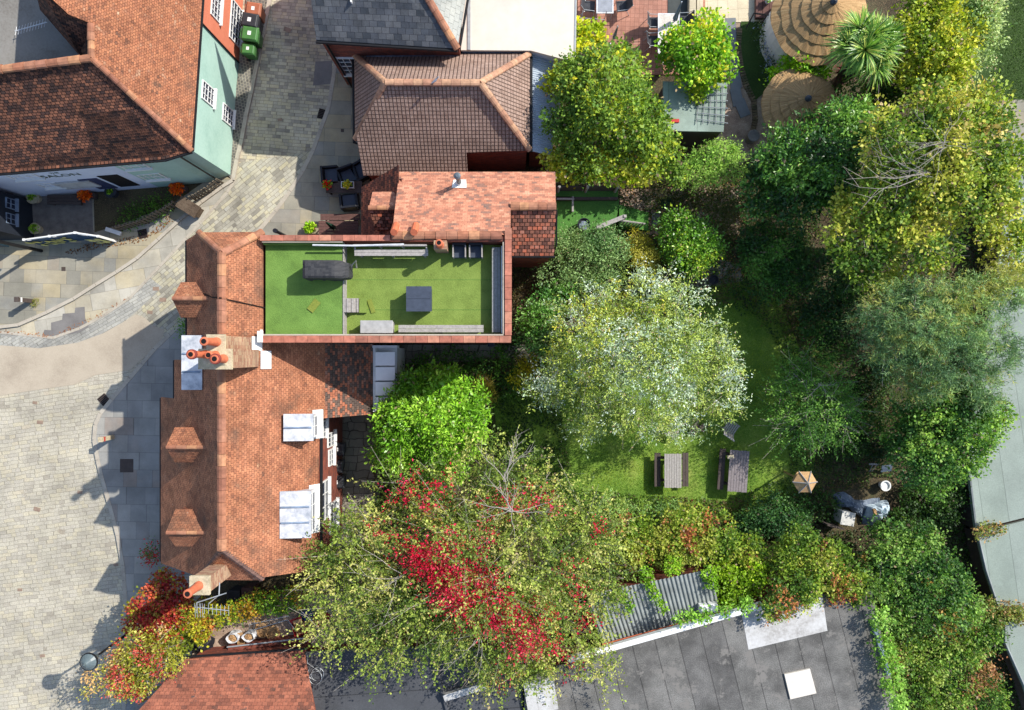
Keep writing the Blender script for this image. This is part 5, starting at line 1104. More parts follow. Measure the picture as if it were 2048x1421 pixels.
for k, (a, b) in enumerate(((P(1112, 366, 2.3), P(1238, 372, 2.3)),)):
    f = thing('board_fence', 'near black board fence with round post tops behind the grass deck', 'fence', (a.x, a.y, 0)); mb = MB(); mb.box(a.x, b.y-.03, 0, b.x, b.y+.03, 2.2); mb.build('boards', M['dark_wood'], f)
    for g_ in (.05, .5, .98): x = a.x+(b.x-a.x)*g_; mb = MB(); mb.lathe(x, b.y-.06, [(.06, 0), (.06, 2.3), (.08, 2.34), (.05, 2.42)], 8); mb.build('post', M['grey_wood'], f)
f = thing('deck_balustrade', 'thick diagonal timber handrail with balusters down the deck steps', 'handrail', (5, 5.6, 0))
a, b = P(1196, 455, 2.1), P(1250, 433, 2.1); mb = MB(); d = (b-a).normalized(); n = Vector((-d.y, d.x, 0))*.09
mb.prism([(a+n)[:2], (b+n)[:2], (b-n)[:2], (a-n)[:2]], 2.02, 2.1); mb.build('handrail', M['grey_wood'], f)
for q_ in (a, b): mb = MB(); mb.box(q_.x-.06, q_.y-.06, 0, q_.x+.06, q_.y+.06, 2.15); mb.build('post', M['grey_wood'], f)
A, B = P(1241, 441, 2.0), P(1290, 448, 1.1); mb = MB(); mb.tube([A, B], .035, 4); mb.build('handrail', M['grey_wood'], f)
for i in range(8): q_ = A.lerp(B, (i+.5)/8); mb = MB(); mb.box(q_.x-.025, q_.y-.03, q_.z-.8, q_.x+.025, q_.y+.03, q_.z); mb.build('baluster', M['grey_wood'], f)
p = P(1168, 449, dz+.45); mb = MB(); mb.lathe(p.x, p.y, [(.2, dz), (.27, dz+.42), (.28, dz+.45), (.25, dz+.45), (.24, dz+.36), (.02, dz+.36)], 18); mb.build('round_tub', M['black_plastic'], label='round black tub with a grey lid on the grass deck', cat='tub')
p = P(1168, 451, dz+.5); mb = MB(); mb.lathe(p.x+.0, p.y, [(.2, dz+.38), (.2, dz+.41), (.02, dz+.42)], 18); mb.build('tub_lid', M['tarp_blue'], label='grey disc resting inside the round black tub', cat='lid')
p = P(1130, 402, dz+.45); t = thing('timber_frame_seat', 'low timber frame seat against the dark tiled wall on the deck', 'bench', (p.x, p.y, dz))
mb = MB(); mb.box(p.x-.35, p.y+.05, dz+.4, p.x+.4, p.y+.12, dz+.45); mb.build('rail', M['grey_wood'], t); mb = MB(); mb.box(p.x+.3, p.y-.45, dz+.35, p.x+.38, p.y+.2, dz+.4); mb.build('side_rail', M['grey_wood'], t)
for y in (-.4, .1): mb = MB(); mb.box(p.x+.3, p.y+y, dz, p.x+.37, p.y+y+.06, dz+.35); mb.build('leg', M['grey_wood'], t)
mb = MB(); a, b = P(1165, 382, 1.6), P(1178, 355, 2.6); mb.tube([a, b], .025, 5); mb.build('cane', M['grey_wood'], label='thin cane leaning on the black board fence', cat='cane')
mb = MB(); p = P(1311, 438); mb.box(p.x-.17, p.y-.26, 0, p.x+.17, p.y+.26, .05); mb.build('paving_slab', M['slate_slab'], label='single grey slab at the foot of the deck steps', cat='paving slab')
p = P(1335, 403, .3); heap([(1312, 395), (1345, 392), (1350, 412), (1325, 418)], .3, 'green_sack', 'dark green sack lying in the shaded bed', plain('dark green sack', c(24, 72, 56), .5), 'sack', 8)
# garden shed with trellis on its roof
sz = 2.2; t = thing('garden_shed', 'garden shed with flat pale green felt roof below the yellow leaved shrub', 'shed', (7.3, 10.2, 0))
q = [P(x, y, sz) for x, y in [(1326, 163), (1455, 166), (1447, 264), (1327, 262)]]
mb = MB(); mb.prism([(a.x, a.y) for a in q], sz-.06, sz); mb.build('roof', M['green_felt'], t); mb = MB(); mb.prism([(a.x+(7.9-a.x)*.05, a.y+(10-a.y)*.05) for a in q], 0, sz-.07); mb.build('wall', M['dark_wood'], t)
tr = thing('trellis', 'loose pale lattice trellis lying across the shed roof', 'trellis', tuple(P(1425, 210, sz+.05)))
for i in range(5):
    a, b = P(1398+11*i+3, 172, sz+.06), P(1392+13*i, 248, sz+.06); mb = MB(); mb.tube([a, b], .02, 4); mb.build('slat', M['grey_metal'], tr)
for i in range(6):
    a, b = P(1393, 178+12*i, sz+.08), P(1456, 172+15*i, sz+.08); mb = MB(); mb.tube([a, b], .02, 4); mb.build('slat', M['grey_metal'], tr)
p = P(1350, 243, 2.2); mb = MB(); mb.box(p.x-.17, p.y-.06, 1.9, p.x+.17, p.y+.08, 2.26); mb.build('red_box', M['crate_red'], label='small red box fixed at the left edge of the garden shed', cat='box')
# ---------------------------------------------------------------- brick terrace furniture
def metalchair():
    t = thing('patio_chair', 'chair', 'chair'); fr = M['grey_metal']
    mb = MB(); mb.box(-.24, -.24, .4, .24, .22, .44); mb.build('seat', M['rattan'], t, bevel=.01)
    mb = MB(); mb.mesh([(-.24, .2, .44), (.24, .2, .44), (.24, .38, .95), (-.24, .38, .95), (-.24, .22, .44), (.24, .22, .44), (.24, .4, .95), (-.24, .4, .95)], [(0, 1, 2, 3), (7, 6, 5, 4), (0, 4, 5, 1), (1, 5, 6, 2), (2, 6, 7, 3), (3, 7, 4, 0)]); mb.build('backrest', M['rattan'], t)
    for s_ in (-1, 1):
        mb = MB(); mb.tube([(s_*.27, -.24, 0), (s_*.28, -.22, .62), (s_*.28, .24, .66), (s_*.25, .4, .97)], .016, 5); mb.build('arm', fr, t)
        mb = MB(); mb.tube([(s_*.25, .36, 0), (s_*.25, .2, .44)], .016, 5); mb.build('leg', fr, t)
    return t
mc = metalchair(); mc['group'] = 'metal chairs on the brick terrace'; put(mc, at3(1179, 12, .5, .03), 85); mc['label'] = 'dark mesh metal chair at the left side of the glass table'
def glasstable(px0, py0, px1, py1, lab, mat, z=.74, z0=.03, name='patio_table'):
    x0, y0, x1, y1 = PB(px0, py0, px1, py1, z); t = thing(name, lab, 'table', ((x0+x1)/2, (y0+y1)/2, z0))
    mb = MB(); mb.box(x0+.04, y0+.04, z-.02, x1-.04, y1-.04, z-.005); mb.build('tabletop', mat, t)
    mb = MB(); mb.box(x0, y0, z-.03, x0+.045, y1, z); mb.box(x1-.045, y0, z-.03, x1, y1, z); mb.box(x0+.045, y0, z-.03, x1-.045, y0+.045, z); mb.box(x0+.045, y1-.045, z-.03, x1-.045, y1, z); mb.build('rim', M['white_metal'], t)
    for x in (x0+.05, x1-.05):
        for y in (y0+.05, y1-.05): mb = MB(); mb.tube([(x, y, z0), (x, y, z-.03)], .02, 5); mb.build('leg', M['grey_metal'], t)
glasstable(1193, -35, 1227, 27, 'grey glass topped patio table at the top edge of the brick terrace', plain('grey table glass', c(150, 154, 162), .2))
dup(mc, at3(1244, 12, .5, .03), -85, 'dark mesh metal chair at the right side of the glass table')
glasstable(1316, 27, 1359, 109, 'large table with a mottled pale stone top on the brick terrace', ground_mat('mottled pale stone top', [c(186, 176, 164), c(210, 202, 190), c(224, 216, 206)], 6, 24, bump=0, rough=.4))
for i, (px, py, r, lab) in enumerate([(1309, 45, 90, 'metal chair beside the upper left end of the stone table'), (1308, 82, 95, 'metal chair beside the lower left end of the stone table'), (1366, 42, -90, 'metal chair at the right of the stone table near the dark mat'), (1337, 120, 180, 'metal chair pushed in at the lower end of the stone table')]): dup(mc, at3(px, py, .5, .03), r, lab)
parasol(1341, 62, .03, 2.2, 'closed grey blue parasol leaning over the stone topped table', c(120, 142, 158), (.0, .25), .12)
parasol(1223, 92, .03, 2.0, 'small closed grey parasol near the ivy beside the little white table', c(130, 148, 146), (0, 0), .09)
glasstable(1199, 86, 1222, 112, 'little white square table at the edge of the ivy', M['white'], name='side_table')
dup(mc, at3(1184, 108, .5, .03), 80, 'metal chair in the shade beside the little white table')
mb = MB(); x0, y0, x1, y1 = PB(1336, -40, 1378, 38, .05); mb.box(x0, y0, .03, x1, y1, .06); mb.build('dark_mat', plain('dark green grey mat', c(62, 68, 66)), label='dark mat on the brick terrace above the stone table', cat='mat')
for i, (a, b, lab) in enumerate([(1379, 1392, 'left of two long pale troughs beside the dark mat'), (1394, 1406, 'right of two long pale troughs beside the dark mat')]):
    x0, y0, x1, y1 = PB(a, -30, b, 36+2*i, .4); mb = MB(); mb.box(x0, y0, .03, x1, y1, .4); mb.build('long_trough', M['cream_slab'], label=lab, cat='trough')
t = thing('terrace_railing', 'thin metal railing across the brick terrace corner', 'railing', tuple(P(1185, 45, .03)))
for z in (.5, .9): mb = MB(); a, b = P(1160, 36, z), P(1209, 40, z); mb.tube([a, b], .016, 5); mb.build('rail', M['grey_metal'], t)
for px in (1162, 1208): mb = MB(); a = P(px, 42, 0); mb.tube([(a.x, a.y, 0), (a.x, a.y, .95)], .02, 5); mb.build('post', M['grey_metal'], t)
# thatched huts
def hut(px, py, zt, r, slope, lab, wall_r, wallmat, bands):
    p = P(px, py, zt); t = thing('thatched_hut', lab, 'thatched hut', (p.x, p.y, 0), 'round thatched huts')
    mb = MB(); n = 48; V = []; F = []; rn = random.Random(int(px)); k = bands
    rings = []
    for i in range(k):       # overlapping skirts of reed
        r0, r1 = r*i/k, r*(i+1)/k+.04
        o_ = -.03*i; rings += [(max(.03, r0), zt-slope*r0+o_), (r1+.02, zt-slope*r1+o_+.01), (r1, zt-slope*r1+o_-.05)]
    for (rr, z) in rings:
        for j in range(n): an = 2*math.pi*j/n; q = 1+rn.uniform(-.02, .02); V.append((p.x+rr*q*math.cos(an), p.y+rr*q*math.sin(an), z+rn.uniform(-.02, .02)))
    for i in range(len(rings)-1):
        for j in range(n): F.append((i*n+j, i*n+(j+1) % n, (i+1)*n+(j+1) % n, (i+1)*n+j))
    mb.mesh([(x-p.x, y-p.y, z) for x, y, z in V], F); o = None
    me = bpy.data.meshes.new('thatch'); me.from_pydata([v for v in mb.v], [], mb.f); me.materials.append(M['thatch']); o = bpy.data.objects.new('thatch', me); col.objects.link(o); o.parent = t
    mb = MB(); mb.lathe(p.x, p.y, [(.14, zt-.1), (.13, zt+.05), (.05, zt+.16)], 12); mb.build('finial', M['slate_top'], t)
    mb = MB(); mb.lathe(p.x, p.y, [(wall_r, 0), (wall_r, zt-slope*wall_r-.55)], 32); mb.build('wall', wallmat, t)
hut(1668, 3, 3.6, 1.98, .62, 'large round hut with banded thatch and white wall at the top edge', 1.8, M['white'], 6)
hut(1617, 197, 2.7, 1.58, .5, 'smaller round hut with pale thatch partly covered by the laurel', .2, M['dark_wood'], 5)
t = thing('timber_bench', 'dark wooden deck seat beside the large thatched hut', 'bench', tuple(P(1528, 30, .05)))
x0, y0, x1, y1 = PB(1512, -20, 1566, 36, .3); 
for i in range(4): mb = MB(); mb.box(x0+(x1-x0)*i/4, y0, .1, x0+(x1-x0)*(i+.94)/4, y1, .3); mb.build('plank', M['brown_wood'], t)
a, b = P(1508, 27, .8), P(1564, 34, .8); mb = MB(); mb.tube([a, b], .04, 4); mb.build('rail', M['dark_wood'], t)
for q_ in (a, a.lerp(b, .45)): mb = MB(); mb.tube([q_, (q_.x-.1, q_.y-.3, .05)], .03, 4); mb.build('leg', M['dark_wood'], t)
planter(1535, 4, .3, .15, .3, 'white pot with a plant on the dark deck seat', M['white'], G1, rr=.2, n=60, seed=11)
# ---------------------------------------------------------------- yard clutter between the houses, lower left
YZ = 2.0
def openbag(px, py, s_, lab, mat, rot=0, z0=YZ, h=.6, fill=None):
    p = P(px, py, z0+h); t = thing('rubble_sack', lab, 'sack', (p.x, p.y, z0)); mb = MB(); rn = random.Random(int(px)); V = []; n = 12
    for z, r in ((z0, .8), (z0+h*.5, 1.05), (z0+h, 1.0), (z0+h*.96, .85), (z0+h*.75, .8)):
        for j in range(n): an = 2*math.pi*j/n+R(rot); q = s_*r*(1+rn.uniform(-.12, .12)); V.append((p.x+q*math.cos(an), p.y+q*.8*math.sin(an), z+rn.uniform(-.03, .03)))
    F = [(i*n+j, i*n+(j+1) % n, (i+1)*n+(j+1) % n, (i+1)*n+j) for i in range(4) for j in range(n)]; F += [list(range(n))[::-1]]; mb.mesh(V, F); mb.build('sack', mat, t)
    mb = MB(); mb.blob(p.x, p.y, z0+h*.72, s_*.8, s_*.62, .12, jit=.3, rnd=rn); mb.build('contents', fill or M['cardboard'], t)
openbag(464, 1278, .27, 'white rubble sack of cardboard leaning at the left of the yard scrap', M['bag_white'])
openbag(496, 1276, .25, 'second white rubble sack beside the brown box', M['bag_white'], 30)
def carton(px, py, w, l, h, rot, lab, mat=None, z0=YZ, name='cardboard_box'):
    p = P(px, py, z0+h); t = thing(name, lab, 'box', (p.x, p.y, z0)); mb = MB()
    for a in ((-w/2, -l/2, w/2, -l/2+.02), (-w/2, l/2-.02, w/2, l/2), (-w/2, -l/2+.02, -w/2+.02, l/2-.02), (w/2-.02, -l/2+.02, w/2, l/2-.02)): mb.box(p.x+a[0], p.y+a[1], z0, p.x+a[2], p.y+a[3], z0+h, rot=rot, piv=(p.x, p.y))
    mb.box(p.x-w/2+.02, p.y-l/2+.02, z0, p.x+w/2-.02, p.y+l/2-.02, z0+h*.4, rot=rot, piv=(p.x, p.y)); mb.build('carton', mat or M['cardboard'], t)
    mb = MB(); mb.box(p.x-w/2-.02, p.y+l/2+.01, z0+h-.03, p.x+w/2, p.y+l/2+.18, z0+h-.01, rot=rot+4, piv=(p.x, p.y)); mb.build('flap', mat or M['cardboard'], t)
carton(481, 1282, .3, .3, .45, 8, 'small torn brown cardboard box between the white sacks')
carton(520, 1264, .5, .42, .3, -20, 'crushed brown cardboard box full of scraps right of the white sacks')
carton(545, 1270, .5, .3, .2, 25, 'flattened cardboard box at the right end of the scrap row')
carton(597, 1258, .5, .55, .4, 14, 'red crate holding an open brown carton in the yard', M['crate_red'], name='red_crate')
carton(600, 1258, .36, .42, .55, 14, 'open brown carton standing in the red crate', None)
p = P(432, 1290, .3)
t = thing('shopping_trolley', 'wire shopping trolley frame lying across the yard scrap', 'trolley', tuple(P(525, 1256, YZ)))

for i in range(8): q0, q1 = P(497+10*i, 1262-3*i, YZ+.4), P(500+10*i, 1248-2*i, YZ+.7); mb = MB(); mb.tube([q0, q1], .008, 4); mb.build('wire', M['grey_metal'], t)
for (u, v) in (((495, 1264), (575, 1240)), ((498, 1250), (578, 1232)), ((575, 1240), (590, 1260))): mb = MB(); mb.tube([P(*u, YZ+.5), P(*v, YZ+.7)], .018, 5); mb.build('rim', M['grey_metal'], t)
heap([(370, 1280), (400, 1270), (425, 1282), (422, 1305), (395, 1310), (372, 1300)], .5, 'rubbish_bag', 'shiny black rubbish bags at the left end of the yard', M['black_plastic'], 'rubbish bag', 3, z0=YZ)
heap([(596, 1224), (615, 1216), (634, 1228), (628, 1246), (604, 1246)], .5, 'blue_sack', 'blue plastic sack beside the hawthorn in the yard', M['bag_blue'], 'sack', 3, z0=YZ)
heap([(618, 1230), (640, 1222), (660, 1236), (650, 1256), (624, 1256)], .5, 'red_sack', 'crumpled magenta red plastic sack beside the blue one', M['bag_red'], 'sack', 4, z0=YZ)
for i, (px, py, w, lab, mt) in enumerate([(468, 1196, .5, 'dark bin in the shaded strip below the main house', M['bin_black']), (495, 1190, .45, 'brown lidded box in the shaded strip below the main house', M['brown_wood'])]):
    p = P(px, py, .8); mb = MB(); mb.box(p.x-w/2, p.y-.3, 0, p.x+w/2, p.y+.3, .78); mb.box(p.x-w/2-.03, p.y-.33, .78, p.x+w/2+.03, p.y+.33, .85); mb.build('storage_bin', mt, label=lab, cat='bin', bevel=.02)
mb = MB(); mb.prism([P(x, y, YZ)[:2] for x, y in [(385, 1262), (445, 1238), (640, 1190), (760, 1180), (760, 1292), (612, 1298), (385, 1312)]], 0, YZ); mb.build('yard_paving', M['gravel'], kind='structure')
t = thing('yard_wall', 'low brick wall with white coping bars behind the yard scrap', 'wall', tuple(P(520, 1292, YZ)))
a, b = P(455, 1298, YZ+.5), P(612, 1280, YZ+.5); d = (b-a).normalized(); n = Vector((-d.y, d.x, 0))*.1
mb = MB(); mb.prism([(a+n)[:2], (b+n)[:2], (b-n)[:2], (a-n)[:2]], YZ, YZ+.46); mb.build('brickwork', M['brick'], t); mb = MB(); mb.tube([a+n*.8+Vector((0, 0, .03)), b+n*.8+Vector((0, 0, .03))], .035, 5); mb.build('coping_bar', M['grey_metal'], t)
# coil of cable on the black felt roof
mb = MB(); p = P(628, 1347, 2.95); pts = []
for i in range(70): an = i*.28; rr = .26+.05*math.sin(i*.11); pts.append((p.x+.12*math.sin(i*.045)+rr*math.cos(an), p.y-.06+.1*math.cos(i*.05)+rr*math.sin(an), 2.93+.0008*i))
pts = [(p.x-.3, p.y+.8, 2.93), (p.x-.28, p.y+.4, 2.93)]+pts; mb.tube(pts, .014, 4); mb.build('cable_coil', M['grey_metal'], label='loose coil of grey cable on the black felt roof', cat='cable')
for i, (x0_, y0_, x1_, y1_, lab) in enumerate([(1400, 1212, 1418, 1228, 'white vent box at the corner of the corrugated shed roof'), (1419, 1210, 1436, 1226, 'right hand white vent box beside the vine covered parapet')]):
    x0, y0, x1, y1 = PB(x0_, y0_, x1_, y1_, 2.9); mb = MB(); mb.box(x0, y0, 2.4, x1, y1, 2.85); mb.box(x0+.05, y0+.05, 2.85, x1-.05, y1-.05, 2.92); mb.build('vent_box', M['white'], label=lab, cat='vent', bevel=.015)
# yagi aerial lying on the grey flat roof
t = thing('roof_aerial', 'flat white television aerial lying on the grey flat roof of the corner cottages', 'aerial', tuple(P(62, 55, 5.6)))
a, b = P(30, 63, 5.7), P(94, 45, 5.7); mb = MB(); mb.tube([a, b], .02, 5); mb.build('boom', M['white_metal'], t)
for i in range(11): q_ = a.lerp(b, (i+.3)/11); mb = MB(); mb.tube([q_+Vector((-.03, -.16, 0)), q_+Vector((.03, .16, 0))], .01, 4); mb.build('element', M['white_metal'], t)
# pigeon on the brown roof ridge
p = P(871, 161, 5.6); t = thing('pigeon', 'grey pigeon perched on the buff ridge of the brown tiled roof', 'bird', (p.x, p.y, 5.5))
mb = MB(); V = []; F = []; n = 8
for i, (dx, r, dz_) in enumerate(((-.2, .012, .02), (-.13, .035, .02), (-.05, .06, .04), (.03, .065, .06), (.08, .045, .1), (.11, .03, .14), (.14, .032, .17), (.165, .012, .17), (.19, .004, .165))):
    for j in range(n): an = 2*math.pi*j/n; V.append((p.x+dx*.8, p.y+.5*dx+r*math.cos(an), 5.5+.05+dz_+r*math.sin(an)))
for i in range(8):
    for j in range(n): F.append((i*n+j, i*n+(j+1) % n, (i+1)*n+(j+1) % n, (i+1)*n+j))
mb.mesh(V, F); mb.build('body', plain('pigeon grey', c(150, 154, 164)), t, smooth=True)
# odd repaired setts and litter on the street
mb = MB(); rn = random.Random(12)
for (px, py) in [(80, 845), (74, 1019), (70, 806), (128, 604), (326, 600), (312, 578), (160, 985), (85, 1312), (232, 1130), (40, 1180), (300, 625), (575, 60), (560, 240)]:
    p = P(px, py); w = rn.uniform(.1, .17); mb.box(p.x-w, p.y-w*.6, .0, p.x+w, p.y+w*.6, .016 if px < 250 else .02, rot=rn.uniform(-20, 10))
mb.build('repair_setts', plain('brown repair setts', c(150, 126, 106)), kind='structure')
# welded seams of the cream roof and turf joints
mb = MB()
for py in (560, 620): a, b = P(700, py, 6.31), P(998, py, 6.31); mb.box(a.x, a.y-.006, 6.295, b.x, a.y+.006, 6.306)
mb.build('turf_seam', M['deck_turf'], tw)
# ---------------------------------------------------------------- foliage
def fnoise(p, s, rg):
    """cheap smooth noise on points, about -1..1"""
    o = np.zeros(len(p))
    for k in range(4):
        d = rg.normal(size=3); d /= np.linalg.norm(d); q = rg.normal(size=3); q /= np.linalg.norm(q)
        o += np.sin(p@d*s*(1+.5*k)+rg.uniform(0, 6))*np.sin(p@q*s*(.8+.4*k)+rg.uniform(0, 6))
    return o/2
def leafmesh(name, c0, tdir, ndir, L, W, colr, mat, parent, base=(0, 0, 0), **kw):
    n = len(c0); t = tdir/np.linalg.norm(tdir, axis=1, keepdims=True)
    b = np.cross(ndir, t); bl = np.linalg.norm(b, axis=1, keepdims=True); bl[bl == 0] = 1; b = b/bl
    nn = np.cross(t, b)
    L = L[:, None]; W = W[:, None]
    V = np.empty((n, 4, 3)); V[:, 0] = c0-t*L*.5; V[:, 1] = c0+b*W*.5+nn*W*.12+t*L*.05; V[:, 2] = c0+t*L*.5-nn*L*.08; V[:, 3] = c0-b*W*.5+nn*W*.12+t*L*.05
    V = V.reshape(-1, 3)-np.array(base)
    me = bpy.data.meshes.new(name); me.vertices.add(4*n); me.loops.add(4*n); me.polygons.add(n)
    me.vertices.foreach_set('co', V.astype(np.float32).ravel())
    me.loops.foreach_set('vertex_index', np.arange(4*n, dtype=np.int32))
    me.polygons.foreach_set('loop_start', np.arange(0, 4*n, 4, dtype=np.int32)); me.polygons.foreach_set('loop_total', np.full(n, 4, dtype=np.int32))
    ca = me.color_attributes.new('col', 'FLOAT_COLOR', 'POINT')
    C4 = np.ones((n, 4, 4)); C4[:, :, :3] = colr[:, None, :]; ca.data.foreach_set('color', C4.astype(np.float32).ravel())
    me.materials.append(mat); me.update(); me.validate()
    o = bpy.data.objects.new(name, me); col.objects.link(o)
    if parent: o.parent = parent
    else: o.location = base
    tag(o, **kw); return o
def pal(cols):
    a = np.array([[lin(float(v)) for v in q] for q in cols])*FK; y = a@np.array([.3, .6, .1]); return np.clip(y[:, None]+(a-y[:, None])*1.1, .004, .95)
FK = 1.12
LEAFTOT = [0]
def crown(name, lab, cat, blobs, dens=60, k=9, leaf=.12, asp=.5, sl=.35, spread=.09, cols=G1, patch=None, mat='leaf', seed=1, trunk=True, out=.8, up=.35, inner=.55, low=-.25, flat=.5, group=None, twig=0, patch_s=.8, rough=.22, jit=.16, kind=None, base=None, droop=0, pname='foliage', ps=1.6, parent=None, tr=.12, clumps=1):
    rg = np.random.default_rng(seed); Bl = []
    for b in blobs:
        px, py, rp, zt = b[:4]; rr = rp*(HC-zt)/FP; rz = b[4] if len(b) > 4 else min(rr*.8, zt*.5)
        q = P(px, py, zt-rz*.6); Bl.append((q.x, q.y, zt-rz, rr, rz))
    Main = np.array(Bl)
    if clumps:
        ex = []
        for (x, y, z, r, rz) in Bl:
            if r > .65:
                for _ in range(int(clumps*(4+r*3))):
                    v = rg.normal(size=3); v /= np.linalg.norm(v); v[2] = abs(v[2])*.9-.1; f = rg.uniform(.2, .38)
                    ex.append((x+v[0]*r*.7, y+v[1]*r*.7, z+v[2]*rz*.78, r*f, rz*f*1.2))
        Bl = [(x, y, z, r*(.84 if r > .65 else 1), rz*(.84 if r > .65 else 1)) for (x, y, z, r, rz) in Bl]+ex
    Bl = np.array(Bl)
    cz = Main[np.argmax(Main[:, 3])]; bp = P(*base, 0) if base else Vector((Main[:, 0].mean(), Main[:, 1].mean(), 0))
    if parent is None:
        t = thing(name, lab, cat, (bp.x, bp.y, 0), group)
        if kind: t['kind'] = kind
    else: t = parent
    area = Bl[:, 3]**2; S = []; D = []
    for i, (x, y, z, r, rz) in enumerate(Bl):
        n = int(dens*r*r*(3.0 if r > .65 else 3.6))+8; v = rg.normal(size=(n*2, 3)); v /= np.linalg.norm(v, axis=1, keepdims=True)
        v = v[v[:, 2] > low][:n]; rad = rg.uniform(0, 1, len(v))**.45*(1-inner)+inner
        rad *= 1+rough*fnoise(v*2.2+i, 1.6, rg)
        p = np.stack([x+v[:, 0]*r*rad, y+v[:, 1]*r*rad, z+v[:, 2]*rz*rad], 1); p[:, 2] = np.maximum(p[:, 2], .05)
        S.append(p); D.append(v)
    S = np.concatenate(S); D = np.concatenate(D); n = len(S)
    d = D*np.array([1, 1, .6])*out+rg.normal(size=(n, 3))*.45; d[:, 2] += up; d /= np.linalg.norm(d, axis=1, keepdims=True)
    lens = sl*rg.uniform(.5, 1.3, n)
    ff = np.linspace(0, 1, k); pts = S[:, None, :]+d[:, None, :]*(lens[:, None]*ff[None, :])[:, :, None]
    if droop: pts[:, :, 2] -= droop*(ff**2)[None, :]*lens[:, None]
    side = rg.normal(size=(n, k, 3)); pts = pts+side*spread
    pts = pts.reshape(-1, 3); dd = np.repeat(d, k, 0); N = len(pts)
    tdir = dd*.8+rg.normal(size=(N, 3))*.7+side.reshape(-1, 3)*.5
    nd = np.array([0, 0, 1.])*flat*2+rg.normal(size=(N, 3))*.6+np.repeat(D, k, 0)*.4
    C_ = pal(cols); w = fnoise(S, ps, rg)*.5+.5+rg.normal(size=n)*.22
    ci = np.clip((w*len(C_)).astype(int), 0, len(C_)-1); cs = C_[ci]
    if patch:
        for (pc, thr, px, py, rp) in patch:
            if px is not None: q = P(px, py, cz[2]); dist = np.hypot(S[:, 0]-q.x, S[:, 1]-q.y)/(rp*(HC-cz[2])/FP)
            else: dist = np.zeros(n)
            m = (fnoise(S+3.3, 1/patch_s*1.5, rg)+rg.normal(size=n)*.3 > thr+dist*1.1)
            cs[m] = pal(pc)[rg.integers(0, len(pc), m.sum())]
    cs = cs*(1+rg.normal(size=(n, 1))*.1)
    cl = np.repeat(cs, k, 0)*(1+rg.normal(size=(N, 1))*jit); cl = np.clip(cl, .003, .9)
    L = leaf*rg.uniform(.45, 1.35, N); W = L*asp*rg.uniform(.7, 1.25, N); br = rg.uniform(size=N) < .035; cl[br] = cl[br].mean(1)[:, None]*np.array([1.15, .85, .5])
    LEAFTOT[0] += N
    leafmesh(pname, pts, tdir, nd, L, W, cl, M[mat], t, (bp.x, bp.y, 0) if parent is None else BASE[t.name])
    if twig:
        mb = MB(); sel = rg.choice(n, min(twig, n), replace=False)
        for i in sel:
            a = Vector(S[i]); b = a+Vector(d[i])*float(lens[i])*1.35; a0 = a-Vector(d[i])*float(lens[i])*.8
            mb.tube([a0, a, b], .012, 3, r1=.004)
        mb.build('twigs', M['twig'], t)
    if trunk:
        mb = MB(); zc_ = max(.4, float(cz[2])); top = Vector((float(Main[:, 0].mean()), float(Main[:, 1].mean()), zc_)); b0 = Vector((bp.x, bp.y, 0))
        mid = b0.lerp(top, .5)+Vector((.1, -.08, 0)); mb.tube([b0, mid, top], tr, 8, r1=tr*.55)
        for (x, y, z, r, rz) in Main[:10]:
            e = Vector((x, y, z+rz*.3)); m_ = mid.lerp(e, .55)+Vector((0, 0, .2)); mb.tube([mid, m_, e], tr*.5, 5, r1=tr*.12)
        mb.build('trunk', M['bark'], t)
    return t
def bare(t, px, py, z, n, L, r=.03, seed=1, mat='twig', spreadz=.3, name='bare_branches', ang=None):
    rn = random.Random(seed); mb = MB(); o = P(px, py, z)
    for i in range(n):
        an = rn.uniform(0, 2*math.pi) if ang is None else R(rn.uniform(*ang)); l = L*rn.uniform(.5, 1.2); q = o+Vector((rn.uniform(-.1, .1), rn.uniform(-.1, .1), 0)); pts = [q]; h = an
        for s_ in range(5):
            h += rn.uniform(-.3, .3); q = q+Vector((math.cos(h), math.sin(h), rn.uniform(-.1, spreadz)))*l/5; pts.append(q)
            if s_ in (1, 2, 3):
                h2 = h+rn.choice((-1, 1))*rn.uniform(.5, .9); q2 = q+Vector((math.cos(h2), math.sin(h2), .15))*l*.28; mb.tube([q, q.lerp(q2, .5), q2], r*.4, 3, r1=r*.12)
        mb.tube(pts, r*.8, 4, r1=r*.2)
    mb.build(name, M[mat], t)
YG = [(112, 140, 44), (146, 168, 56), (178, 192, 70), (206, 206, 84)]
DG = [(44, 74, 36), (60, 96, 44), (76, 116, 52), (98, 136, 62)]
MG = [(70, 108, 44), (92, 134, 52), (116, 156, 62), (146, 178, 78)]
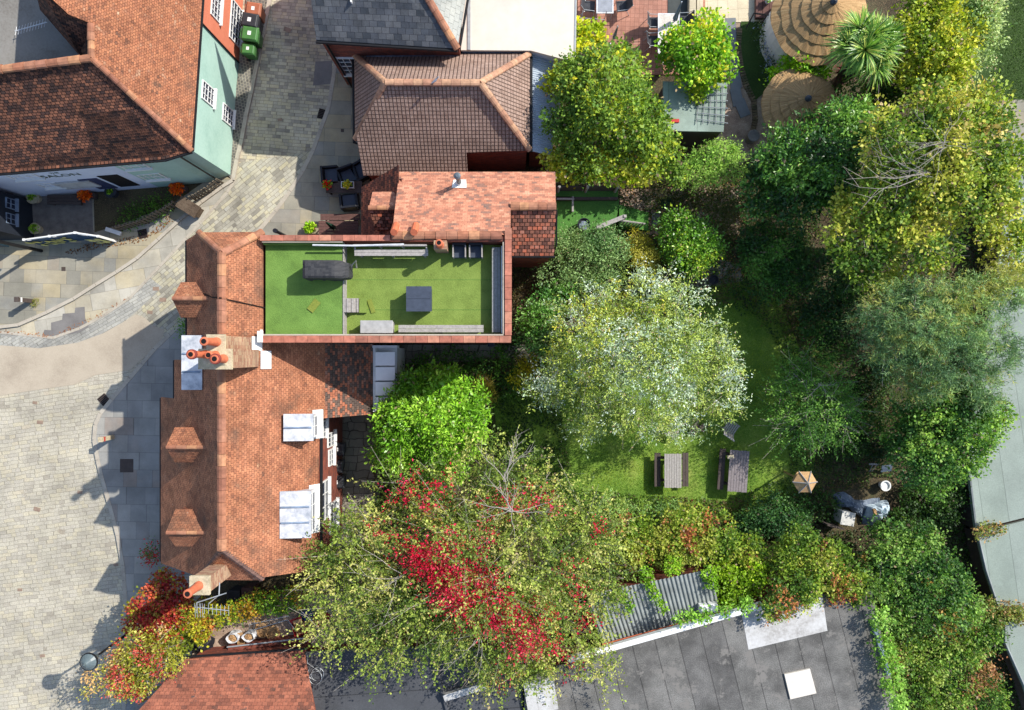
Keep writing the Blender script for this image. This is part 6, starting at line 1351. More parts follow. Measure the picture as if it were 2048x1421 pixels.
# big shrubs at the top
crown('ivy_covered_tree', 'broad green and yellow ivy covered tree beside the clear corrugated roof', 'tree', [(1215, 190, 108, 5.5), (1150, 240, 60, 4.5), (1270, 240, 72, 4.6), (1190, 290, 78, 4), (1300, 290, 62, 3.6), (1150, 160, 52, 4.2), (1240, 130, 44, 4.4), (1340, 320, 46, 3)], dens=46, k=8, leaf=.15, asp=.6, cols=[(78, 108, 44), (104, 134, 56), (134, 160, 66), (122, 150, 70), (176, 186, 74)], patch=[([(214, 200, 74), (226, 214, 96), (196, 196, 66)], .75, 1280, 150, 170), ([(206, 196, 74), (222, 210, 90)], .7, 1120, 200, 90), ([(166, 104, 66), (180, 124, 76)], .7, 1285, 310, 60)], seed=3, low=-.1)
crown('climbing_vine', 'yellow green vine trained along the top of the black board fence', 'vine', [(1135, 336, 24, 2.8), (1170, 332, 26, 2.9), (1205, 330, 28, 3), (1240, 338, 26, 2.9), (1275, 345, 24, 2.8), (1100, 322, 18, 2.7)], dens=70, k=7, leaf=.17, asp=.8, sl=.22, cols=[(120, 150, 50), (170, 190, 64), (206, 208, 84), (226, 220, 104)], seed=5, low=-.3, trunk=True, tr=.04)
crown('vine_on_wall', 'sunny yellow vine spilling over the edge of the cream flat roof', 'vine', [(1175, 80, 26, 2.6), (1165, 110, 24, 2.8), (1190, 70, 20, 2.4), (1160, 55, 14, 2.4), (1150, 140, 26, 3.2), (1120, 165, 26, 3.4)], dens=70, k=7, leaf=.16, asp=.8, sl=.22, cols=[(150, 170, 56), (186, 194, 66), (214, 206, 74), (228, 216, 90)], seed=6, low=-.2, tr=.04)
crown('yellow_leaved_shrub', 'bright green and yellow shrub hanging over the upper edge of the garden shed', 'shrub', [(1395, 100, 58, 4.2), (1430, 85, 42, 4), (1365, 80, 34, 3.8), (1410, 130, 36, 3.2), (1350, 120, 26, 3.2), (1388, 150, 18, 2.8), (1410, 160, 16, 2.8), (1418, 45, 22, 3.4), (1440, 130, 30, 3.4)], dens=60, k=8, leaf=.15, asp=.7, sl=.3, cols=[(100, 146, 48), (130, 174, 60), (160, 196, 70), (206, 206, 80)], patch=[([(222, 200, 84), (206, 190, 70)], .75, 1370, 120, 90)], seed=7)
crown('vine_on_wall', 'green leaf spray dangling over the middle of the shed roof', 'vine', [(1392, 178, 15, 2.6, .3), (1397, 195, 8, 2.5, .2)], dens=120, k=6, leaf=.13, asp=.7, sl=.2, cols=YG[:3], seed=8, trunk=False)
crown('bright_shrub', 'rounded lime green shrub between the two thatched huts', 'shrub', [(1610, 118, 40, 2.2), (1575, 145, 22, 1.6), (1545, 155, 10, 1.4), (1635, 140, 22, 1.9)], dens=70, k=8, leaf=.15, asp=.6, sl=.25, cols=[(96, 146, 46), (126, 176, 56), (154, 196, 66)], seed=9)
crown('flowering_border', 'dark border plants with pale blue flowers beside the crescent lawn', 'plants', [(1540, 70, 22, .9), (1550, 105, 22, .9), (1555, 140, 18, .8), (1520, 60, 14, .6)], dens=70, k=7, leaf=.1, asp=.5, sl=.22, cols=[(50, 70, 36), (66, 88, 44), (80, 104, 56), (150, 160, 190)], seed=10, trunk=False)
# cordyline
def cordyline(px, py, z, r, lab, cols, n, seed, heads, L, base):
    b0 = P(*base); t = thing('cabbage_palm', lab, 'palm', (b0.x, b0.y, 0)); rg = np.random.default_rng(seed); Vs = []; Cs = []
    top = P(px, py, z); mb = MB(); quads = []; colr = []
    C_ = pal(cols)
    for (hx, hy, hz) in heads:
        h = P(hx, hy, hz); mb.tube([b0, b0.lerp(h, .5)+Vector((.05, .05, .1)), h], .14, 7, r1=.08)
        for i in range(n):
            v = rg.normal(size=3); v[2] = abs(v[2])*.8-.15; v /= np.linalg.norm(v); l = L*rg.uniform(.75, 1.15); pp = []
            cc = C_[rg.integers(0, len(C_))]*(1+rg.normal()*.12)
            for s_ in range(5):
                f = s_/4; q = np.array([h.x, h.y, h.z])+v*l*f; q[2] -= .5*l*f*f*(1-v[2]); pp.append(q)
            sd_ = np.cross(v, [0, 0, 1]); sd_ /= np.linalg.norm(sd_)+1e-6
            for s_ in range(4):
                w0, w1 = [.014, .024, .024, .016, .002][s_:s_+2]; quads.append([pp[s_]-sd_*w0, pp[s_+1]-sd_*w1, pp[s_+1]+sd_*w1, pp[s_]+sd_*w0]); colr.append(np.clip(cc*(.85+.1*s_), .003, .9))
    Q = np.array(quads).reshape(-1, 3)-np.array([b0.x, b0.y, 0]); m = len(quads)
    me = bpy.data.meshes.new('fronds'); me.vertices.add(4*m); me.loops.add(4*m); me.polygons.add(m)
    me.vertices.foreach_set('co', Q.astype(np.float32).ravel()); me.loops.foreach_set('vertex_index', np.arange(4*m, dtype=np.int32)); me.polygons.foreach_set('loop_start', np.arange(0, 4*m, 4, dtype=np.int32)); me.polygons.foreach_set('loop_total', np.full(m, 4, dtype=np.int32))
    ca = me.color_attributes.new('col', 'FLOAT_COLOR', 'POINT'); C4 = np.ones((m, 4, 4)); C4[:, :, :3] = np.array(colr)[:, None, :]; ca.data.foreach_set('color', C4.astype(np.float32).ravel())
    me.materials.append(M['leaf_gloss']); me.update(); o = bpy.data.objects.new('fronds', me); col.objects.link(o); o.parent = t
    mb.build('trunk', M['bark'], t)
cordyline(1730, 90, 5, 80, 'cabbage palm with spiky green sword leaves beside the large thatched hut', [(90, 128, 60), (120, 156, 74), (148, 180, 92), (74, 108, 54), (170, 180, 100)], 230, 4, [(1745, 70, 4.9), (1700, 95, 4.6), (1765, 100, 4.7), (1750, 130, 4.4), (1720, 60, 4.8), (1730, 100, 5.0), (1770, 75, 4.6)], .95, (1672, 170))
cordyline(1688, 140, 1.5, 20, 'small purple red spiky plant under the cabbage palm', [(120, 52, 60), (150, 76, 76), (96, 44, 52)], 90, 5, [(1694, 143, 1.2)], .6, (1690, 148))
crown('yellow_bush', 'tall golden yellow tree along the upper right boundary', 'tree', [(1860, 60, 62, 5.4), (1900, 110, 56, 5.4), (1840, 130, 50, 4.8), (1810, 60, 42, 4.8), (1880, 10, 50, 5.2), (1890, 170, 56, 4.8), (1835, 0, 34, 4.8), (1930, 60, 40, 5)], dens=44, k=8, leaf=.15, asp=.6, sl=.34, cols=[(120, 144, 58), (150, 168, 64), (176, 186, 72), (200, 198, 84), (134, 154, 62)], seed=12, twig=60)
crown('pale_green_tree', 'pale sage green tree at the top right beside the far lawn', 'tree', [(1960, 40, 46, 5), (1975, 0, 40, 5), (1950, 90, 36, 4.6), (1985, 70, 24, 4.4), (1965, 125, 22, 4)], dens=60, k=9, leaf=.12, asp=.5, cols=[(110, 140, 84), (140, 166, 104), (172, 192, 128), (192, 206, 146)], seed=13)
crown('dark_laurel', 'large dark green laurel below the smaller thatched hut', 'tree', [(1640, 312, 88, 5.6), (1570, 310, 60, 5), (1690, 250, 62, 5.2), (1600, 370, 86, 4.6), (1540, 330, 42, 4), (1670, 360, 66, 4.6), (1530, 390, 46, 3.6), (1715, 235, 40, 4.8)], dens=38, k=9, leaf=.17, asp=.42, sl=.36, cols=DG+[(120, 158, 74)], mat='leaf_gloss', seed=14, low=-.1)
crown('green_undergrowth_shrub', 'mid green shrub filling the gap between laurel and golden tree', 'shrub', [(1760, 200, 46, 3.4), (1800, 170, 44, 3.8), (1770, 250, 40, 3.6), (1700, 185, 26, 2.0)], dens=50, k=8, leaf=.13, asp=.6, cols=[(60, 84, 36), (84, 108, 44), (120, 136, 50)], seed=15)
t7 = crown('autumn_lime_tree', 'largest yellowing tree with bare pale branches in its crown at the right', 'tree', [(1870, 330, 110, 8, 2.4), (1800, 280, 76, 7.4), (1950, 270, 84, 7.6), (1960, 390, 92, 7.2), (1790, 400, 92, 6.8), (1730, 470, 72, 6.2), (1850, 470, 84, 6.6), (1890, 220, 66, 7.2), (2010, 320, 60, 6.6), (1760, 540, 56, 5.4), (1980, 210, 50, 6.6), (2010, 480, 50, 6), (1700, 420, 40, 5.6), (2040, 400, 34, 5.6), (2040, 560, 40, 5)], dens=24, k=9, leaf=.155, asp=.65, sl=.5, clumps=1.1, cols=[(86, 116, 50), (112, 138, 58), (138, 158, 66), (160, 172, 76), (184, 182, 88)], patch=[([(204, 186, 110), (212, 196, 126), (190, 164, 96)], .35, 1880, 260, 170), ([(206, 196, 70), (190, 176, 60)], .5, 2000, 330, 130)], seed=16, twig=300, base=(1840, 400), tr=.22)
bare(t7, 1890, 290, 7.9, 14, 1.8, .014, 3, ang=(0, 300), spreadz=.15)
bare(t7, 1860, 350, 7.2, 8, 2.8, .02, 9, ang=(150, 230))
crown('rounded_bush', 'dark rounded bush right of the stone path above the lawn', 'shrub', [(1550, 500, 70, 3), (1520, 480, 46, 2.6), (1590, 540, 46, 2.6), (1540, 560, 44, 2.4)], dens=55, k=8, leaf=.12, asp=.55, cols=DG, seed=17)
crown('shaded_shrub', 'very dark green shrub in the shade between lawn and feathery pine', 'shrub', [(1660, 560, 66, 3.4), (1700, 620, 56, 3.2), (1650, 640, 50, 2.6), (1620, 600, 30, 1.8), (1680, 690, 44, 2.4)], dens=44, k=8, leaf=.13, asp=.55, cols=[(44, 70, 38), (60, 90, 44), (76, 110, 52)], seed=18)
crown('feathery_pine', 'feathery grey green pine with brown tipped needles at the right edge', 'tree', [(1850, 640, 100, 7, 2), (1780, 620, 60, 6.2), (1940, 620, 80, 6.6), (1900, 720, 80, 6), (1790, 700, 56, 5.6), (1840, 760, 50, 5), (1990, 700, 60, 5.6), (2010, 580, 56, 6.2), (1970, 780, 44, 5), (1740, 640, 30, 5)], dens=40, k=16, leaf=.17, asp=.14, sl=.42, spread=.055, cols=[(90, 120, 84), (112, 144, 98), (134, 164, 112), (150, 176, 112), (168, 172, 100)], patch=[([(190, 168, 84), (176, 160, 90)], 1.0, 1980, 600, 160)], seed=19, flat=.2, twig=140, base=(1890, 690), tr=.2, out=1.2, clumps=1.3)
t10 = crown('airy_green_sapling', 'airy fine leaved green sapling with thin outstretched branches right of the lawn', 'tree', [(1630, 800, 84, 3.6), (1600, 850, 56, 3), (1670, 760, 50, 3.2), (1590, 760, 44, 3), (1670, 850, 50, 2.8), (1620, 720, 26, 2.6), (1570, 810, 30, 2.4)], dens=36, k=18, leaf=.085, asp=.5, sl=.8, clumps=.5, spread=.05, cols=[(76, 116, 52), (98, 140, 62), (122, 160, 74)], seed=20, twig=120, out=1.3, up=.1, rough=.35, inner=.4)
bare(t10, 1640, 770, 3.4, 3, 1.0, .02, 5)
crown('leafy_green_tree', 'leafy green tree with sunlit right side beside the long felt roof', 'tree', [(1890, 860, 84, 5, 1.8), (1950, 850, 60, 4.8), (1850, 910, 66, 4.4), (1930, 910, 56, 4.2), (1990, 830, 34, 4.2), (1808, 872, 42, 3.2), (1840, 820, 50, 4), (1870, 950, 40, 3.4), (1920, 780, 40, 4)], dens=48, k=9, leaf=.12, asp=.7, cols=[(60, 96, 44), (84, 122, 54), (112, 150, 66), (140, 172, 80)], seed=21, tr=.14)
# centre of the garden
crown('round_green_bush', 'round glossy green bush with yellow tips standing alone above the stone path', 'shrub', [(1378, 480, 60, 2.8, 1.2), (1400, 505, 44, 2.5), (1350, 460, 38, 2.5), (1370, 520, 36, 2)], dens=75, k=8, leaf=.12, asp=.55, cols=[(70, 108, 40), (92, 134, 50), (120, 160, 62), (160, 180, 72)], patch=[([(196, 196, 86), (180, 186, 84)], .6, 1410, 500, 60)], mat='leaf_gloss', seed=22)
crown('grey_green_shrub', 'sprawling grey green shrub at the corner of the dark tiled roof', 'shrub', [(1190, 490, 46, 2.6), (1140, 500, 42, 2.3), (1230, 500, 34, 2.3), (1110, 545, 30, 2), (1160, 550, 44, 2), (1210, 560, 36, 1.9)], dens=62, k=10, leaf=.11, asp=.4, sl=.32, cols=[(96, 128, 78), (124, 154, 98), (150, 178, 118), (116, 140, 82)], seed=23)
crown('conical_yellow_bush', 'clipped olive yellow conical bush between the green bushes', 'shrub', [(1290, 515, 34, 2.1, 1), (1295, 545, 26, 1.4), (1282, 490, 20, 1.6)], dens=150, k=8, leaf=.07, asp=.5, sl=.16, spread=.05, cols=[(142, 142, 60), (168, 164, 74), (190, 184, 92)], seed=24, rough=.08)
crown('golden_spray', 'small golden leaved spray above the conical bush', 'plants', [(1275, 478, 16, 1.2), (1262, 495, 12, 1)], dens=80, k=6, leaf=.1, asp=.6, cols=[(206, 196, 90), (222, 214, 120), (186, 176, 74)], seed=25, trunk=False)
t15 = crown('silver_leaved_tree', 'large silver and yellow green tree in the middle of the lawn', 'tree', [(1250, 695, 108, 6.4, 2.2), (1330, 680, 96, 6), (1180, 660, 84, 5.6), (1390, 730, 84, 5.4), (1230, 780, 92, 5), (1310, 790, 84, 4.8), (1150, 740, 64, 4.8), (1280, 610, 66, 5.2), (1200, 612, 40, 5), (1340, 600, 36, 4.8), (1430, 790, 46, 4), (1110, 770, 40, 3.8), (1180, 830, 44, 3.6), (1430, 700, 44, 4.6), (1350, 850, 34, 3.2), (1330, 560, 22, 4.8), (1385, 590, 26, 4.6), (1455, 740, 34, 4.6), (1450, 800, 34, 4), (1085, 775, 34, 3.8), (1165, 855, 26, 3.2), (1090, 785, 22, 3.4), (1400, 840, 26, 3.4), (1420, 660, 30, 4.8), (1295, 570, 18, 4.8)], dens=30, k=14, leaf=.105, asp=.42, sl=.55, spread=.06, cols=[(118, 138, 66), (140, 158, 76), (160, 174, 88), (174, 186, 104), (150, 170, 118), (172, 190, 156), (196, 210, 188)], patch=[([(176, 180, 76), (158, 170, 70), (190, 186, 84)], .0, 1200, 620, 130)], mat='leaf_silver', seed=26, ps=2.6, rough=.42, clumps=.7, out=1.2, up=.3, twig=160, base=(1290, 720), jit=.2, tr=.16)
crown('green_understorey_shrub', 'glossy green shrub squeezed between terrace wing and silver tree', 'shrub', [(1075, 640, 36, 2.6), (1100, 680, 42, 2.6), (1090, 610, 30, 2.2), (1120, 600, 28, 2.2), (1060, 670, 24, 2)], dens=70, k=9, leaf=.13, asp=.5, cols=[(64, 104, 52), (90, 134, 66), (130, 166, 96), (76, 118, 44)], mat='leaf_gloss', seed=27)
crown('bright_laurel_bush', 'bright fresh green bush against the house below the terrace wing', 'shrub', [(860, 830, 96, 4.2, 1.8), (800, 850, 64, 3.8), (920, 850, 64, 3.8), (870, 900, 90, 3.4), (780, 900, 44, 3), (830, 780, 44, 3.2), (940, 800, 36, 2.8), (880, 770, 34, 2.8)], dens=44, k=9, leaf=.19, asp=.36, sl=.36, spread=.1, cols=[(96, 140, 50), (116, 162, 60), (138, 182, 70), (160, 198, 86)], mat='leaf_gloss', seed=28, jit=.2, flat=.35)
crown('grass_clump', 'clump of yellow ornamental grass right of the bright green bush', 'grass', [(965, 770, 14, .9), (975, 790, 12, .8)], dens=200, k=4, leaf=.5, asp=.05, sl=.2, spread=.05, cols=[(186, 160, 80), (206, 184, 100), (150, 144, 64)], seed=29, trunk=False, flat=0, out=1.2)
crown('golden_spray', 'low yellow shrub at the left edge of the silver tree', 'shrub', [(1048, 742, 18, 1.3), (1035, 755, 12, .9), (1060, 725, 12, 1.2)], dens=80, k=7, leaf=.11, asp=.6, cols=[(176, 160, 56), (150, 144, 50), (196, 186, 70)], seed=30, trunk=False)
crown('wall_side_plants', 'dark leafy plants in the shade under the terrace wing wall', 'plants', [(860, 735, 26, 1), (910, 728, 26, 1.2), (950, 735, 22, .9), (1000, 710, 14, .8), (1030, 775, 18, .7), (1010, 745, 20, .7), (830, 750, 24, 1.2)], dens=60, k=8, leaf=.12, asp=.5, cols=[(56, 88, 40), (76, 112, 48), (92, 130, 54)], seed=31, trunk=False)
# hawthorn with the red creeper
RED = [(168, 24, 50), (196, 40, 70), (214, 64, 90), (140, 20, 42)]
HW = [(88, 110, 52), (114, 134, 62), (138, 154, 74), (160, 170, 90), (184, 182, 112)]
hb = [(960, 1130, 190, 7.2, 2.6), (800, 1130, 120, 6.2, 2), (1090, 1130, 110, 6.2, 2), (900, 1000, 100, 6.2), (1040, 1010, 92, 6.2), (840, 1230, 116, 6.2), (1010, 1260, 110, 5.6), (720, 1100, 80, 6), (1150, 1210, 72, 5), (1160, 1070, 72, 5.2), (1000, 930, 44, 6), (690, 1190, 70, 6.2), (1095, 960, 24, 5.4), (790, 985, 42, 5), (1080, 1320, 50, 4.4), (660, 1140, 42, 5.8), (1210, 1130, 46, 4.6), (760, 1290, 56, 5.6), (1160, 1290, 44, 4.4), (655, 1260, 40, 5.8), (1190, 1340, 26, 4), (960, 1340, 40, 4.4), (1205, 1060, 34, 4.6), (735, 1040, 24, 4.4)]
th = crown('flowering_hawthorn', 'huge olive green hawthorn threaded with crimson creeper at the bottom of the garden', 'tree', hb, dens=16, k=26, leaf=.108, asp=.6, sl=1.1, spread=.055, cols=HW, seed=32, rough=.45, clumps=.6, out=1.4, up=.25, twig=520, base=(960, 1100), inner=.45, ps=2, tr=.26, low=-.15)
crown('', '', '', [(860, 1130, 50, 7.1, .8), (935, 1175, 56, 7.3, .9), (900, 1110, 34, 7.3, .6), (980, 1180, 34, 7.3, .6), (880, 1190, 30, 7, .6), (820, 1090, 34, 6.5, .7), (1045, 1270, 40, 6.3, .8), (1100, 1290, 26, 5.6, .6), (870, 985, 30, 6.4, .6), (1000, 1000, 30, 6.6, .5), (1060, 990, 24, 6.5, .5), (990, 1225, 44, 6.6, .9), (1150, 1180, 16, 5.8, .5), (900, 1080, 26, 7.2, .5), (940, 1230, 34, 6.5, .8), (1080, 1240, 34, 6.2, .8), (1010, 1340, 24, 5, .6), (1190, 1060, 14, 5.8, .4), (830, 965, 22, 6.4, .4), (790, 1000, 20, 5.8, .4), (860, 1020, 18, 6.8, .4), (1130, 1130, 16, 6.3, .4), (1170, 1240, 16, 5.6, .4), (880, 1200, 26, 6.6, .6), (760, 1060, 14, 6, .4), (1110, 1010, 14, 6, .4), (970, 1080, 22, 7.7, .5), (1140, 1340, 20, 4.8, .5)], dens=19, k=9, leaf=.1, asp=.55, sl=.5, spread=.09, cols=RED+[(150, 80, 66), (140, 120, 60)], clumps=2.2, seed=33, trunk=False, parent=th, pname='creeper_leaves', low=.0, rough=.4)
bare(th, 1020, 1020, 7.1, 12, 1.7, .018, 7, spreadz=.15); bare(th, 1010, 960, 6.9, 6, 1.7, .02, 8, ang=(65, 115)); bare(th, 800, 1150, 6.4, 5, 1.8, .018, 11, ang=(150, 300)); bare(th, 960, 1270, 6.2, 6, 1.8, .018, 12, ang=(100, 400))
# ivy masses
IV = [(78, 108, 44), (106, 134, 54), (134, 156, 64), (156, 162, 78)]
RP = [([(176, 120, 76), (190, 130, 84), (150, 90, 70)], .8, None, None, None)]
crown('ivy_covered_wall', 'band of ivy with rusty leaves along the wall above the corrugated shed', 'ivy', [(1260, 1060, 36, 2.6), (1300, 1080, 44, 2.8), (1350, 1060, 40, 2.6), (1390, 1040, 34, 2.2), (1400, 1090, 44, 2.8), (1450, 1090, 36, 2.6), (1500, 1105, 32, 2.4), (1340, 1110, 40, 2.8), (1260, 1110, 40, 2.8), (1440, 1060, 30, 2), (1540, 1120, 30, 2.4), (1230, 1090, 40, 2.6)], dens=60, k=8, leaf=.12, asp=.75, sl=.25, cols=IV, patch=RP, seed=34, tr=.05)
crown('ivy_mound', 'square topped mound of bright ivy right of the corrugated roof', 'ivy', [(1480, 1170, 40, 2.7, .7), (1460, 1200, 34, 2.7, .7), (1505, 1150, 30, 2.6, .6), (1450, 1150, 26, 2.5, .6)], dens=80, k=8, leaf=.12, asp=.75, sl=.2, cols=[(120, 152, 50), (146, 178, 60), (170, 192, 74)], seed=35, tr=.05)
crown('ivy_mound', 'large reddish tinged ivy mound hanging over the grey felt roof', 'ivy', [(1610, 1120, 64, 3.4, 1), (1650, 1160, 62, 3.6, 1), (1590, 1180, 50, 3.9, .9), (1670, 1115, 36, 3.0), (1700, 1170, 44, 3.6, 1), (1560, 1210, 32, 3.95, .5), (1600, 1080, 34, 3), (1540, 1220, 22, 3.9, .4), (1740, 1180, 24, 3.6, .6)], dens=64, k=8, leaf=.11, asp=.75, sl=.2, cols=IV, patch=RP, seed=36, tr=.06)
crown('bramble_thicket', 'dark green bramble thicket right of the ivy mounds', 'shrub', [(1790, 1100, 60, 3), (1850, 1110, 62, 3), (1820, 1160, 66, 3), (1900, 1170, 50, 2.6), (1870, 1220, 56, 2.8), (1760, 1150, 44, 2.8), (1930, 1220, 34, 2.2), (1790, 1220, 50, 2.6)], dens=40, k=8, leaf=.13, asp=.65, sl=.42, clumps=1.8, cols=[(56, 90, 42), (78, 114, 52), (108, 142, 66), (130, 160, 80)], patch=[([(120, 70, 74), (140, 90, 84)], .6, 1900, 1200, 80), ([(150, 120, 60)], 1.1, None, None, None)], seed=37, twig=90, rough=.35)
crown('bank_scrub', 'mixed green scrub filling the bottom right bank beside the felt roof', 'shrub', [(1810, 1290, 50, 2), (1860, 1320, 56, 2), (1920, 1290, 50, 1.8), (1840, 1390, 56, 1.8), (1910, 1370, 56, 1.8), (1960, 1350, 44, 1.6), (1980, 1410, 44, 1.5), (1790, 1340, 30, 2.4), (1970, 1270, 34, 1.8), (1900, 1430, 50, 1.6)], dens=38, k=8, leaf=.12, asp=.6, sl=.42, clumps=1.6, cols=[(62, 94, 40), (88, 122, 50), (116, 148, 62), (150, 166, 88)], patch=[([(150, 100, 70), (176, 140, 96)], .9, None, None, None)], seed=38, rough=.35, twig=60)
crown('ivy_strand', 'ivy strand crossing the seam between the right hand felt roofs', 'ivy', [(1965, 1064, 12, 1.6, .2), (1985, 1060, 9, 1.6, .2), (2000, 1056, 6, 1.55, .15), (1990, 1235, 22, 1.5, .3), (2020, 1225, 18, 1.5, .3), (2045, 1230, 16, 1.5, .3), (1975, 1215, 20, 1.5, .3)], dens=110, k=7, leaf=.11, asp=.75, sl=.18, cols=[(100, 120, 60), (140, 150, 80), (160, 130, 84)], seed=39, trunk=False)
crown('ivy_strand', 'thin ivy runners climbing down the corrugated shed roof', 'ivy', [(1290, 1150, 12, 3, .2), (1300, 1170, 9, 3, .2), (1310, 1190, 7, 3, .15), (1320, 1205, 5, 3, .12), (1328, 1218, 4, 3, .1), (1420, 1150, 14, 3, .3), (1425, 1175, 9, 3, .2), (1345, 1130, 16, 3, .3), (1240, 1190, 12, 3, .3), (1260, 1215, 7, 3, .2)], dens=180, k=6, leaf=.1, asp=.75, sl=.12, spread=.05, cols=[(120, 160, 56), (146, 184, 66)], seed=40, trunk=False)
crown('ivy_strand', 'ivy trailing along the white parapet and right edge of the grey felt roof', 'ivy', [(1360, 1236, 8, 4, .2), (1385, 1230, 9, 4, .2), (1410, 1232, 10, 4, .2), (1450, 1222, 8, 4, .2), (1490, 1210, 12, 4, .25), (1770, 1290, 16, 3.9, .5), (1782, 1330, 16, 3.9, .5), (1790, 1370, 16, 3.9, .5), (1798, 1405, 16, 3.9, .5), (1762, 1240, 18, 3.9, .5)], dens=120, k=7, leaf=.12, asp=.7, sl=.16, cols=[(110, 150, 60), (136, 176, 78), (150, 186, 96)], seed=41, trunk=False)
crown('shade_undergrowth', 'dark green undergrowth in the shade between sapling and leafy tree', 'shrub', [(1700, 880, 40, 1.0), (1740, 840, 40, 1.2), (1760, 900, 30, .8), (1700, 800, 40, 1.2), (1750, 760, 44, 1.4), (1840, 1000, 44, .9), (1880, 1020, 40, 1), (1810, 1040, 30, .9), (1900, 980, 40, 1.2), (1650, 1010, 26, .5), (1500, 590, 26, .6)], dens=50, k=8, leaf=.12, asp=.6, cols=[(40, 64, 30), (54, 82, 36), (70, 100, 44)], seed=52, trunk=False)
crown('low_shrub', 'dark blue green low shrub below the lawn at the ivy edge', 'shrub', [(1550, 1030, 44, 1), (1590, 1050, 36, 1), (1510, 1045, 34, .9), (1600, 1020, 24, .7)], dens=70, k=8, leaf=.1, asp=.6, cols=[(50, 84, 48), (66, 104, 56), (86, 124, 62)], seed=42, trunk=False)
crown('grey_leaved_plants', 'soft grey green plants at the bottom left end of the lawn', 'plants', [(1225, 1015, 24, 1), (1205, 1035, 22, 1), (1250, 1030, 18, .8), (1340, 1025, 20, .6), (1300, 1020, 12, .4)], dens=80, k=8, leaf=.1, asp=.5, cols=[(110, 146, 84), (136, 170, 106), (150, 172, 96)], seed=43, trunk=False)
crown('light_green_bush', 'light green bush under the garden shed beside the gravel', 'shrub', [(1440, 310, 36, 2.2), (1410, 335, 34, 2.2), (1470, 330, 28, 2), (1385, 350, 26, 2)], dens=64, k=9, leaf=.13, asp=.35, sl=.34, cols=[(100, 140, 60), (132, 170, 78), (160, 192, 98)], seed=44)
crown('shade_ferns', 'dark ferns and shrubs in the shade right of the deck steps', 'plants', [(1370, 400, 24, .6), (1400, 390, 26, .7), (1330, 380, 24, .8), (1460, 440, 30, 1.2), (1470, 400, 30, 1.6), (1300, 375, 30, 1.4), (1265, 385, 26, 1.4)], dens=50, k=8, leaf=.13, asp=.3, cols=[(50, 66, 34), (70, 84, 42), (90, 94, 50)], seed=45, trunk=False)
# creeper mound lower left
crown('virginia_creeper_mound', 'mound of crimson and yellow creeper over the wall beside the pavement', 'creeper', [(330, 1190, 46, 3.6, 1), (300, 1220, 48, 3.8, 1), (345, 1230, 44, 3.8, 1), (385, 1250, 40, 3.4), (415, 1232, 28, 3.2), (320, 1270, 50, 3.8), (280, 1250, 30, 3.4), (345, 1290, 34, 3.4)], dens=80, k=8, leaf=.12, asp=.75, sl=.18, cols=[(104, 118, 46), (150, 150, 56), (180, 176, 70), (170, 120, 60)], patch=[([(140, 44, 48), (170, 64, 58), (176, 92, 64), (140, 120, 56)], -1.0, 315, 1205, 70), ([(170, 50, 52), (196, 90, 64)], .3, 370, 1260, 90)], seed=46, tr=.06)
crown('autumn_shrub', 'spindly yellow and pink shrub reaching over the pavement beside the street lamp', 'shrub', [(310, 1310, 50, 4.4), (260, 1330, 42, 4.2), (240, 1360, 36, 4), (285, 1360, 36, 4), (225, 1330, 20, 3.6), (335, 1325, 26, 4.2), (190, 1345, 12, 3.6), (185, 1375, 14, 3.4), (265, 1290, 26, 4.2)], dens=52, k=9, leaf=.11, asp=.6, sl=.34, cols=[(136, 140, 60), (168, 168, 76), (194, 186, 104), (206, 170, 120)], patch=[([(176, 70, 66), (206, 106, 90)], .7, None, None, None)], seed=47, twig=160, rough=.35)
crown('privet_hedge', 'green hedge strip along the yard below the main house', 'hedge', [(475, 1222, 22, 2.9), (505, 1213, 22, 2.9), (535, 1207, 22, 2.9), (565, 1203, 22, 2.9), (595, 1196, 22, 2.9), (452, 1230, 18, 2.9)], dens=90, k=8, leaf=.1, asp=.7, sl=.16, cols=[(84, 120, 44), (112, 146, 52), (144, 160, 60), (176, 140, 60)], seed=48, trunk=False)
crown('cottage_garden_plants', 'dark green ground plants behind the picket fence of the mint cottage', 'plants', [(270, 430, 20, .4), (300, 420, 22, .4), (330, 412, 16, .4), (250, 442, 12, .4)], dens=80, k=7, leaf=.09, asp=.5, cols=[(70, 104, 40), (92, 130, 50)], seed=49, trunk=False)
crown('wall_weeds', 'green plants rooted at the foot of the house by the lead dormer', 'plants', [(372, 660, 10, .9), (376, 645, 8, .8)], dens=140, k=7, leaf=.1, asp=.5, cols=[(80, 124, 50), (110, 150, 60)], seed=50, trunk=False)
crown('wall_weeds', 'green plants with red flowers at the lower corner of the main house', 'plants', [(308, 1105, 14, 1), (303, 1115, 8, .8)], dens=140, k=7, leaf=.1, asp=.5, cols=[(60, 100, 50), (84, 124, 60), (180, 40, 44)], seed=51, trunk=False)
# pots and troughs planted
for i, (t, p, z, r, n, cols_, flower, seed) in enumerate(TUFTS):
    rg = np.random.default_rng(seed+100); v = rg.normal(size=(n, 3)); v /= np.linalg.norm(v, axis=1, keepdims=True); v[:, 2] = abs(v[:, 2])
    pts = np.array([p.x, p.y, z])+v*r*rg.uniform(.4, 1, (n, 1)); cc_ = pal(cols_)[rg.integers(0, len(cols_), n)]
    if flower: m = rg.uniform(size=n) < .45; cc_[m] = pal([flower])[0]
    leafmesh('foliage', pts, v+rg.normal(size=(n, 3))*.5, rg.normal(size=(n, 3))*.4+np.array([0, 0, 1]), np.full(n, .11), np.full(n, .07), cc_*(1+rg.normal(size=(n, 1))*.12), M['leaf'], t, BASE[t.name])
